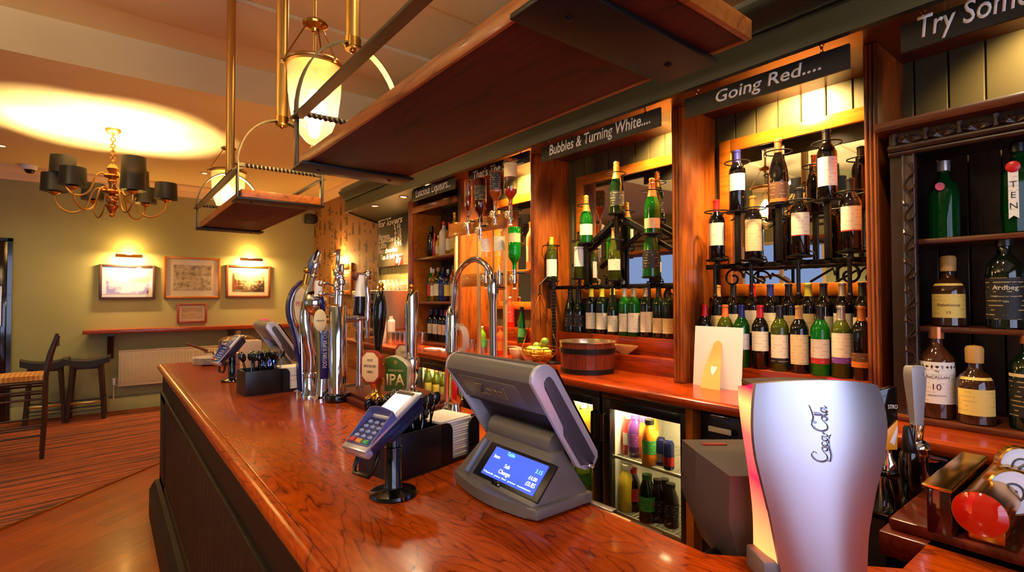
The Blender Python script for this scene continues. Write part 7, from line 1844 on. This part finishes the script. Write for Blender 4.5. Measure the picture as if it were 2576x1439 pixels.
m.add([tilt_(y, z, -.0012) for y, z in hp], [tuple(range(len(hp)))]); m.build('cut_out', CARD, es, smooth=False)

# ------------------------------------------------------------------ espresso corner
em = thing('espresso_machine', 'steel espresso machine with a purple-lit display on the back counter', 'coffee machine', (2.25, 4.98, ZC))
m = MB()
for x in (2.10, 2.46):
    for y in (4.70, 5.24): m.tube([(x, y, ZC), (x, y, ZC + .05)], .02, 10)
m.box((2.06, 4.66, ZC + .05), (2.5, 5.28, ZC + .12), .008); m.box((2.30, 4.66, ZC + .12), (2.5, 5.28, ZC + .42), .008); m.box((2.02, 4.66, ZC + .37), (2.5, 5.28, ZC + .50), .012); m.build('body', P('machine_steel', (170, 156, 140), .28, metal=.9), em)
m = MB(); m.box((2.04, 4.645, ZC + .12), (2.5, 4.662, ZC + .50), .006); m.build('side_panel', P('machine_grey', (150, 138, 124), .35, metal=.3), em); m = MB(); m.box((2.04, 5.278, ZC + .12), (2.5, 5.295, ZC + .5), .006); m.build('side_panel', P('machine_grey', (150, 138, 124), .35, metal=.3), em)
m = MB(); m.box((2.012, 4.72, ZC + .41), (2.022, 5.22, ZC + .47), .003); dp = m.build('display_strip', BLACKG, em)
for y in (5.14, 5.08, 4.9): m = MB(); m.box((2.008, y - .022, ZC + .43), (2.0125, y + .022, ZC + .45)); m.build('led', emit('purple_led', (110, 70, 255), 6), dp)
for y in (4.82, 5.10):
    m = MB(); m.lathe([(0, 0), (.036, 0), (.036, -.04), (.042, -.042), (.042, -.065), (.03, -.09), (0, -.09)], (2.14, y, ZC + .37), 20); g_ = m.build('group_head', CHROME, em)
    m = MB(); m.tube([(2.10, y, ZC + .31), (1.98, y, ZC + .295)], [.012, .016], 10); m.build('portafilter_handle', BLACK, g_)
m = MB(); m.box((2.07, 4.70, ZC + .121), (2.29, 5.24, ZC + .128))
for i in range(14): m.box((2.075, 4.72 + i * .037, ZC + .128), (2.285, 4.735 + i * .037, ZC + .131))
m.build('drip_tray', STEEL, em)
CUP = P('cup_porcelain', (244, 236, 220), .2, coat=.4)
def cup_mesh():
    m = MB(); m.lathe([(0, .001), (.022, 0), (.024, .005), (.036, .03), (.040, .058), (.037, .058), (.033, .03), (0, .008)], n=20); m.tube(arc((.046, 0, .032), .016, -PI / 2, PI / 2, 8, V((1, 0, 0)), V((0, 0, 1))), .004, 6); return m.mesh('coffee_cup', CUP)
CM = cup_mesh(); k = 0
for lay in range(2):
    for i in range(2):
        for j in range(6 - lay):
            o = bpy.data.objects.new('coffee_cup', CM); COL.objects.link(o); o.location = (2.34 + .095 * i, 4.73 + .095 * j + .045 * lay, ZC + .50 + .0585 * lay); o.rotation_euler = (0, 0, random.uniform(0, 6)); WORLD[o.name] = o.location.copy(); tag(o, 'white coffee cup stacked on the espresso machine', 'cup', 'cups on the espresso machine')
# glasses on the counter beside the machine
def tumbler_mesh():
    m = MB(); m.lathe([(0, .002), (.03, 0), (.033, .006), (.038, .11), (.0365, .11), (.031, .01), (0, .009)], n=20); return m.mesh('tumbler', thin_glass('tumbler_glass', (255, 250, 240), .25))
TM = tumbler_mesh()
for i in range(3):
    for j in range(4):
        o = bpy.data.objects.new('tumbler', TM); COL.objects.link(o); o.location = (2.09 + .09 * i, 4.20 + .09 * j, ZC); WORLD[o.name] = o.location.copy(); tag(o, 'clear tumbler on the counter beside the espresso machine', 'glass', 'tumblers beside the espresso machine')
for i, (x, y) in enumerate(((2.06, 4.60), (2.15, 4.60))):
    m = MB(); m.lathe([(0, .001), (.038, 0), (.04, .006), (.04, .19), (.036, .21), (.02, .225), (.018, .25), (0, .252)], (x, y, ZC), 24); tag(m.build('sugar_shaker', P('shaker_white', (246, 238, 220), .3), at=(x, y, ZC)), ['white dispenser bottle by the espresso machine, nearer the bar', 'white dispenser bottle by the espresso machine, nearer the wall'][i], 'dispenser', 'white dispensers')
m = MB(); m.lathe([(0, .001), (.04, 0), (.044, .01), (.044, .10), (.04, .105), (.038, .012), (0, .012)], (2.0, 5.0, ZC), 20); tag(m.build('steel_jug', STEEL, at=(2.0, 5.0, ZC)), 'small steel milk jug in front of the espresso machine', 'jug')

# ------------------------------------------------------------------ bottle fridges
FX = 2.03
FB = P('fridge_black', (14, 14, 15), .3, coat=.2)
SHELFW = P('fridge_wire', (210, 200, 180), .3, metal=.8)
def fridge(label, y0, y1, hinge_right=True, z0=.22, z1=1.105, ndoors=1):
    t = thing('bottle_fridge', label, 'fridge', (FX + .25, (y0 + y1) / 2, z0 - .22 + .0), 'under-counter bottle fridges')
    D_ = .50
    m = MB(); T = .035
    m.box((FX + .045, y0, z0), (FX + D_, y0 + T, z1)); m.box((FX + .045, y1 - T, z0), (FX + D_, y1, z1)); m.box((FX + .045, y0 + T, z1 - T), (FX + D_, y1 - T, z1)); m.box((FX + .045, y0 + T, z0), (FX + D_, y1 - T, z0 + T)); m.box((FX + D_ - .02, y0 + T, z0 + T), (FX + D_, y1 - T, z1 - T)); m.build('cabinet', FB, t)
    m = MB(); m.box((FX + .05, y0 + .01, 0), (FX + D_, y1 - .01, z0)); m.build('base', FB, t)
    m = MB(); m.box((FX + D_ - .028, y0 + T, z0 + T), (FX + D_ - .021, y1 - T, z1 - T)); m.box((FX + .06, y0 + T, z0 + T), (FX + D_ - .03, y0 + T + .003, z1 - T)); m.box((FX + .06, y1 - T - .003, z0 + T), (FX + D_ - .03, y1 - T, z1 - T)); m.build('liner', P('fridge_liner', (210, 206, 196), .4), t)
    m = MB(); w = .055
    m.box((FX, y0 + .005, z0), (FX + .04, y0 + w, z1 - .03), .004); m.box((FX, y1 - w, z0), (FX + .04, y1 - .005, z1 - .03), .004); m.box((FX, y0 + w, z0), (FX + .04, y1 - w, z0 + .07), .004); m.box((FX, y0 + w, z1 - .03 - w * .9), (FX + .04, y1 - w, z1 - .03), .004); d = m.build('door', FB, t)
    m = MB(); m.box((FX + .012, y0 + w - .005, z0 + .06), (FX + .018, y1 - w + .005, z1 - .03 - w * .8)); m.build('glass_pane', GLASSF, d)
    yh = y0 + .03 if not hinge_right else y1 - .03
    m = MB(); m.tube([(FX, yh, .86), (FX - .03, yh, .86), (FX - .03, yh, 1.0), (FX, yh, 1.0)], .008, 10); m.build('handle', BLACKG, d)
    m = MB(); m.box((FX - .004, y0 + .004, z1 - .028), (FX + .05, y1 - .004, z1 + .012), .006); m.build('top_grille', P('fridge_trim', (86, 78, 66), .3, metal=.7), t)
    # light strip inside
    m = MB(); m.box((FX + .06, y0 + .08, z1 - T - .014), (FX + .08, y1 - .08, z1 - T - .002)); m.build('light_strip', emit('fridge_light', (255, 232, 176), 16), t)
    lamp('fridge_lamp', 'AREA', (FX + .075, (y0 + y1) / 2, z1 - T - .02), 5.5, (255, 222, 160), (y1 - y0) * .7, size_y=.04, to=(FX + .2, (y0 + y1) / 2, .6))
    for z in (.775, .49):
        m = MB()
        n = int((y1 - y0 - .08) / .024)
        for i in range(n + 1): y = y0 + .04 + (y1 - y0 - .08) * i / n; m.tube([(FX + .055, y, z), (FX + D_ - .035, y, z)], .002, 5)
        m.tube([(FX + .055, y0 + T + .003, z), (FX + .055, y1 - T - .003, z)], .004, 6); m.box((FX + .05, y0 + T + .003, z - .012), (FX + .053, y1 - T - .003, z - .002)); m.build('wire_shelf', SHELFW, t)
    return t
fridge('glass-door fridge of mixed juices right of the till', 1.30, 1.82)
fridge('glass-door fridge half hidden behind the till', 1.83, 2.50, hinge_right=False)
fridge('glass-door fridge behind the hand pumps', 3.10, 3.90, hinge_right=False)
OJ = P('orange_juice', (236, 130, 30), .3, coat=.3); PJ = P('purple_juice', (86, 40, 120), .3, coat=.3); RJ = P('red_juice', (206, 50, 50), .3, coat=.3); YJ = P('yellow_soda', (236, 200, 60), .25, coat=.3); LJ = P('lime_soda', (150, 180, 50), .25, coat=.3); DKJ = P('cola_dark', (30, 14, 10), .12, coat=.4)
def fr_bottle(lb, u, v, z, x, sh, g_, c_, l_, grp, s=1.0, lz=None, clamp=None):
    q = ax(u, v, x); y = q.y if not clamp else min(max(q.y, clamp[0]), clamp[1])
    return bottle(lb, (x, y, z), sh, g_, c_, l_, grp, name='drink_bottle', s=s, lz=lz)
zs1, zs0 = .778, .493
GFR = 'drinks in the fridge right of the till'; K = (1.375, 1.745)
fr_bottle('red juice bottle at the left of the top fridge shelf', 1570, 1100, zs1, 2.16, 'juice', RJ, C_WHITE, L_WHITE, GFR, 1.15, clamp=K)
fr_bottle('purple juice bottle with purple cap on the top fridge shelf', 1598, 1100, zs1, 2.15, 'juice', PJ, P('cap_violet', (96, 70, 190), .35), L_PURPLE, GFR, 1.2, clamp=K)
fr_bottle('orange juice bottle with violet cap, behind the front orange bottle', 1622, 1110, zs1, 2.17, 'juice', OJ, P('cap_violet', (96, 70, 190), .35), L_ORANGE, GFR, 1.15, clamp=K)
fj = fr_bottle('front orange juice bottle with a green and black label on the top fridge shelf', 1634, 1120, zs1, 2.105, 'juice', OJ, C_BLACK, L_GREEN, GFR, 1.22, clamp=K)
fr_bottle('orange bottle with blue cap at the back of the top fridge shelf', 1640, 1080, zs1, 2.27, 'juice', OJ, C_BLUE, L_YELLOW, GFR, 1.2, clamp=K)
fr_bottle('yellow juice bottle with white cap at the back left of the top fridge shelf', 1578, 1080, zs1, 2.30, 'juice', YJ, C_WHITE, L_YELLOW, GFR, 1.2, clamp=K)
def can(lb, u, x, z, c1_, c2_, clamp=K):
    y = min(max(ax(u, 1140, x).y, clamp[0]), clamp[1]); t = thing('drink_can', lb, 'can', (x, y, z), 'cans on the top fridge shelf')
    m = MB(); m.lathe([(0, .002), (.02, 0), (.0265, .006), (.0265, .122), (.021, .13), (.0215, .133), (.019, .131), (0, .130)], (x, y, z), 20); m.build('can_body', c1_, t)
    m = MB(); m.lathe([(.0269, .02), (.0269, .062)], (x, y, z), 20); bmesh.ops.delete(m.bm, geom=[f for f in m.bm.faces if len(f.verts) > 4], context='FACES_ONLY'); m.build('colour_band', c2_, t)
CANB = P('can_navy', (30, 34, 80), .25, metal=.7); CANR = P('can_red', (190, 40, 40), .25, metal=.6); CANS = P('can_silver', (200, 200, 206), .25, metal=.8)
can('silver and navy energy drink can beside the orange bottle', 1662, 2.13, zs1, CANB, CANS); can('navy and red energy drink can at the right of the top fridge shelf', 1682, 2.11, zs1, CANB, CANR)
seven = fr_bottle('green lemonade bottle reading 7UP on the middle fridge shelf', 1628, 1250, zs0, 2.11, 'juice', G_DGREEN, C_GREEN, L_GREEN, GFR, 1.28, clamp=K)
fr_bottle('yellow soda bottle at the left of the middle fridge shelf', 1565, 1220, zs0, 2.14, 'juice', YJ, C_WHITE, None, GFR, 1.3, clamp=K)
fr_bottle('dark cola bottle with orange label on the middle fridge shelf', 1592, 1230, zs0, 2.16, 'juice', DKJ, C_RED, L_REDL, GFR, 1.2, clamp=K)
for k, u in enumerate((1655, 1672, 1688)): fr_bottle(['dark cola bottle right of the lemonade on the middle fridge shelf', 'dark cola bottle second right of the lemonade', 'dark cola bottle at the right end of the middle fridge shelf'][k], u, 1260, zs0, 2.15 + .03 * (k % 2), 'juice', DKJ, C_BLACK, L_BLACK, GFR, 1.15, clamp=K)
q = seven.location; e = V((-q.x, -q.y, 0)).normalized(); sd = V((0, 0, 1)).cross(e)
text('7UP', 'label_lettering', P('sevenup_red', (206, 40, 30), .5), part('neck_label', bmesh_part('juice', 'label', L_WHITE, (.11, .14), None, 1.28), seven) if False else seven, V(q) + e * .0445 - sd * .021 + V((0, 0, .088)), sd, (0, 0, 1), width=.042)
# second fridge: yellow bottles
GF2 = 'bottles in the fridge half hidden by the till'
for sh_i, (z, n, mt, lm, nm) in enumerate(((zs1, 5, YJ, L_YELLOW, 'yellow'), (zs0, 5, LJ, L_GREEN, 'pale green'))):
    for i in range(n):
        for j in range(2):
            bottle('%s soda bottle in the fridge half hidden by the till' % nm, (2.12 + .085 * j, 1.925 + .115 * i, z), 'juice', mt, C_WHITE if sh_i == 0 else C_GOLD, lm, 'yellow and green sodas in the half-hidden fridge' if False else (GF2 + ', upper shelf' if sh_i == 0 else GF2 + ', middle shelf'), name='drink_bottle', s=1.22)
for sh_i, (z, mt, lm, cc_, nm) in enumerate(((zs1, G_OLIVE, L_YELLOW, C_GOLD, 'yellow-labelled'), (zs0, G_GREEN, L_GREEN, C_GOLD, 'green'))):
    for i in range(6):
        for j in range(2):
            bottle('%s beer bottle in the fridge behind the hand pumps' % nm, (2.12 + .08 * j, 3.19 + .125 * i, z), 'small', mt, cc_, lm, 'beers in the fridge behind the pumps, ' + ('upper shelf' if sh_i == 0 else 'middle shelf'), name='beer_bottle', s=1.25)
# dark appliance right of the fridges
ap = thing('ice_machine', 'black under-counter appliance with a pale name plate, right of the fridges', 'appliance', (2.3, .95, 0))
m = MB(); m.box((2.04, .62, .04), (2.54, 1.255, 1.10), .006); m.build('body', FB, ap)
m = MB(); m.box((2.02, .64, .12), (2.04, 1.24, .99), .006); dd = m.build('door', P('appliance_door', (20, 20, 22), .4), ap)
a_, b_ = ax(1783, 1070, 2.018), ax(1840, 1096, 2.018); m = MB(); m.box((2.012, b_.y, b_.z), (2.02, a_.y, a_.z - .0), .002); m.build('name_plate', P('plate_cream', (214, 200, 160), .35), dd)
m = MB(); a_ = ax(1786, 1045, 2.03); m.box((2.03, a_.y - .08, a_.z - .006), (2.042, a_.y, a_.z + .006), .002); m.build('badge_strip', CHROME, ap)

# ------------------------------------------------------------------ cabinet bottles
GC = 'bottles in the carved cabinet'
z1_, z2_ = cx(2310, 600).z, cx(2310, 822).z; zb = ZC + .02
def cb_y(u, x): return ax(u, 700, x).y
Xc = 2.30
gin = bottle('rounded green gin bottle with a red seal on the upper cabinet shelf', (2.33, cb_y(2378, 2.33), z1_), 'dimple', tint_glass('cabinet_green', (8, 84, 30), .6), C_SILVER, None, GC, name='gin_bottle', s=.94)
bottle('squat whisky bottle with yellow label on the middle cabinet shelf', (2.30, cb_y(2385, 2.30), z2_), 'squat', P('whisky_amber', (60, 30, 10), .1, coat=.5), C_TAN, L_YELLOW, GC, name='whisky_bottle', s=1.02, lz=(.03, .11), lab2=L_YELLOW, lz2=(.138, .146))
ard = bottle('tall dark whisky bottle lettered Ardbeg on the middle cabinet shelf', (2.27, cb_y(2528, 2.27), z2_), 'dimple', P('ardbeg_green', (10, 18, 10), .08, coat=.5), C_BLACK, L_BLACK, GC, name='whisky_bottle', s=1.02, lz=(.03, .16))
mac = bottle('whisky bottle with a cream label numbered 10, front of the cabinet base', (2.235, cb_y(2352, 2.235), zb), 'dimple', P('macallan_amber', (74, 36, 14), .08, coat=.5), C_COPPER, L_WHITE, GC, name='whisky_bottle', s=1.03, lz=(.05, .185), ang=1.3)
bottle('squat whisky bottle with yellow label on the cabinet base', (2.22, cb_y(2447, 2.22), zb), 'squat', MATS['whisky_amber'], C_TAN, L_YELLOW, GC, name='whisky_bottle', s=1.04, lz=(.03, .11), lab2=L_YELLOW, lz2=(.138, .146))
bottle('dark green whisky bottle cut by the right edge at the cabinet base', (2.24, cb_y(2585, 2.24), zb), 'dimple', G_DGREEN, C_COPPER, L_BLACK, GC, name='whisky_bottle', s=1.02, lab2=L_TAN, lz2=(.16, .17))
ten = thing('gin_bottle', 'tall faceted green gin bottle with a white banner reading TEN, upper right of the cabinet', 'bottle', (2.29, cb_y(2568, 2.29), z1_), GC)
m = MB(); x, y = ten.location.x, ten.location.y
m.lathe([(0, .001), (.036, 0), (.041, .006), (.045, .08), (.042, .19), (.03, .225), (.017, .245), (.016, .262), (0, .262)], (x, y, z1_), 8); m.build('glass_body', MATS['cabinet_green'], ten, angle=10)
m = MB(); m.lathe([(.016, .26), (.021, .262), (.021, .29), (.012, .30), (0, .302)], (x, y, z1_), 20); m.build('cap', C_BLACK, ten)
e = V((-x, -y, 0)).normalized(); sd = V((0, 0, 1)).cross(e)
c_ = V((x, y, z1_)) + e * .046
m = MB(); t_ = MB(); t_.prism([(-.012, .045), (0, .055), (.012, .045), (.012, .20), (-.012, .20)], 0, .002); m.merge(t_, c_ - sd * .012, frame_m(sd, V((0, 0, 1)), e)); bn_ = m.build('banner', L_WHITE, ten)
for i, ch_1 in enumerate('TEN'): text(ch_1, 'lettering', P('ink_dark2', (40, 50, 40), .5), bn_, c_ - sd * .012 + e * .0022 + V((0, 0, .145 - .034 * i)), sd, (0, 0, 1), height=.02, align='CENTER')
m = MB(); m.lathe([(0, 0), (.017, 0), (.018, .003), (.014, .006), (0, .006)], c_ - sd * .012 + V((0, 0, .21)), 20, frame_m(sd, V((0, 0, 1)), e)); m.build('red_seal', RED, ten)
m = MB(); q = gin.location; e = V((-q.x, -q.y, 0)).normalized(); sd = V((0, 0, 1)).cross(e); m.lathe([(0, 0), (.014, 0), (.014, .003), (0, .003)], V(q) + e * .040 - sd * .024 + V((0, 0, .185)), 18, frame_m(sd, V((0, 0, 1)), e)); m.build('red_seal', RED, gin)
def blab(t, rows_, r):
    q = V(t.location); e = V((-q.x, -q.y, 0)).normalized(); sd = V((0, 0, 1)).cross(e)
    for s_, z, w_, mt in rows_:
        o = text(s_, 'label_lettering', mt, None, V((0, 0, 0)), sd, (0, 0, 1), width=w_, align='CENTER', ext=.0003)
        # wrap the lettering round the bottle
        for v in o.data.vertices:
            a = v.co.dot(sd); an = a / r; nn_ = v.co.dot(e); v.co = q + (e * math.cos(an) + sd * math.sin(an)) * (r + .0011 + nn_) + V((0, 0, z + v.co.z))
        M0 = Matrix.Translation(q) @ t.rotation_euler.to_matrix().to_4x4()
        o.data.transform(M0.inverted()); o.parent = t
INKM = P('ink_maroon', (90, 30, 24), .5); INKC = P('ink_cream', (230, 214, 176), .5)
blab(mac, (('The', .158, .012, INKM), ('MACALLAN', .136, .066, INKM), ('10', .098, .022, INKM), ('HIGHLAND SINGLE MALT', .078, .05, INKM)), .0495)
blab(ard, (('Ardbeg', .125, .062, INKC), ('TEN', .085, .014, INKC), ('ISLAY SINGLE MALT WHISKY', .102, .055, INKC)), .049)
for b_ in [o for o in bpy.data.objects if o.name.startswith('whisky_bottle') and 'yellow label' in o.get('label', '')]: blab(b_, (('Dalwhinnie', .070, .062, INKM), ('15', .045, .010, INKM)), .0480)
# ------------------------------------------------------------------ light
w = bpy.data.worlds.new('world'); sc.world = w; w.use_nodes = True
w.node_tree.nodes['Background'].inputs['Color'].default_value = (.20, .13, .07, 1); w.node_tree.nodes['Background'].inputs['Strength'].default_value = .25
# downlights concealed behind the fascia of each bay
for y, e in ((3.0, 110), (1.68, 75), (1.03, 75), (.16, 34)):
    lamp('bay_spot', 'SPOT', (2.36, y, 2.55), e, (255, 206, 132), .02, 128, .6, (2.566, y, 2.33))
for y, e in ((3.95, 40), (3.05, 130), (2.05, 62), (1.08, 62)):  # unseen second set, added in front to brighten pilasters and bottles
    lamp('bay_front_fill', 'SPOT', (2.17, y, 2.54), e, (255, 214, 152), .03, 125, .8, (2.4, y, 1.2))
for y in (5.3, 4.85): lamp('soffit_spot', 'SPOT', (2.25, y, 2.49), 420, (255, 200, 120), .03, 90, .7, (2.35, y, 1.2))
# general fill: unseen spots added under the ceiling, no fittings there
for x, y, z, e in ((-1.4, .6, 3.55, 75), (.9, .4, 3.55, 60), (-1.6, 3.0, 3.55, 80), (1.4, 3.3, 3.52, 46), (-2.2, 6.3, 3.26, 50), (1.9, 7.6, 3.26, 40), (-.6, 8.0, 3.26, 30), (1.45, 1.6, 3.54, 46)):
    lamp('ceiling_fill', 'SPOT', (x, y, z), e, (255, 222, 172), .06, 140, .9, (x, y, 0))
for p_, lb_ in (): pass
sc.view_settings.view_transform = 'Standard'; sc.view_settings.look = 'None'; sc.view_settings.gamma = 1; sc.view_settings.use_curve_mapping = False
sc.view_settings.exposure = 0.92
sc.cycles.max_bounces = 10; sc.cycles.transparent_max_bounces = 24; sc.cycles.sample_clamp_indirect = 6; sc.cycles.caustics_reflective = False; sc.cycles.caustics_refractive = False
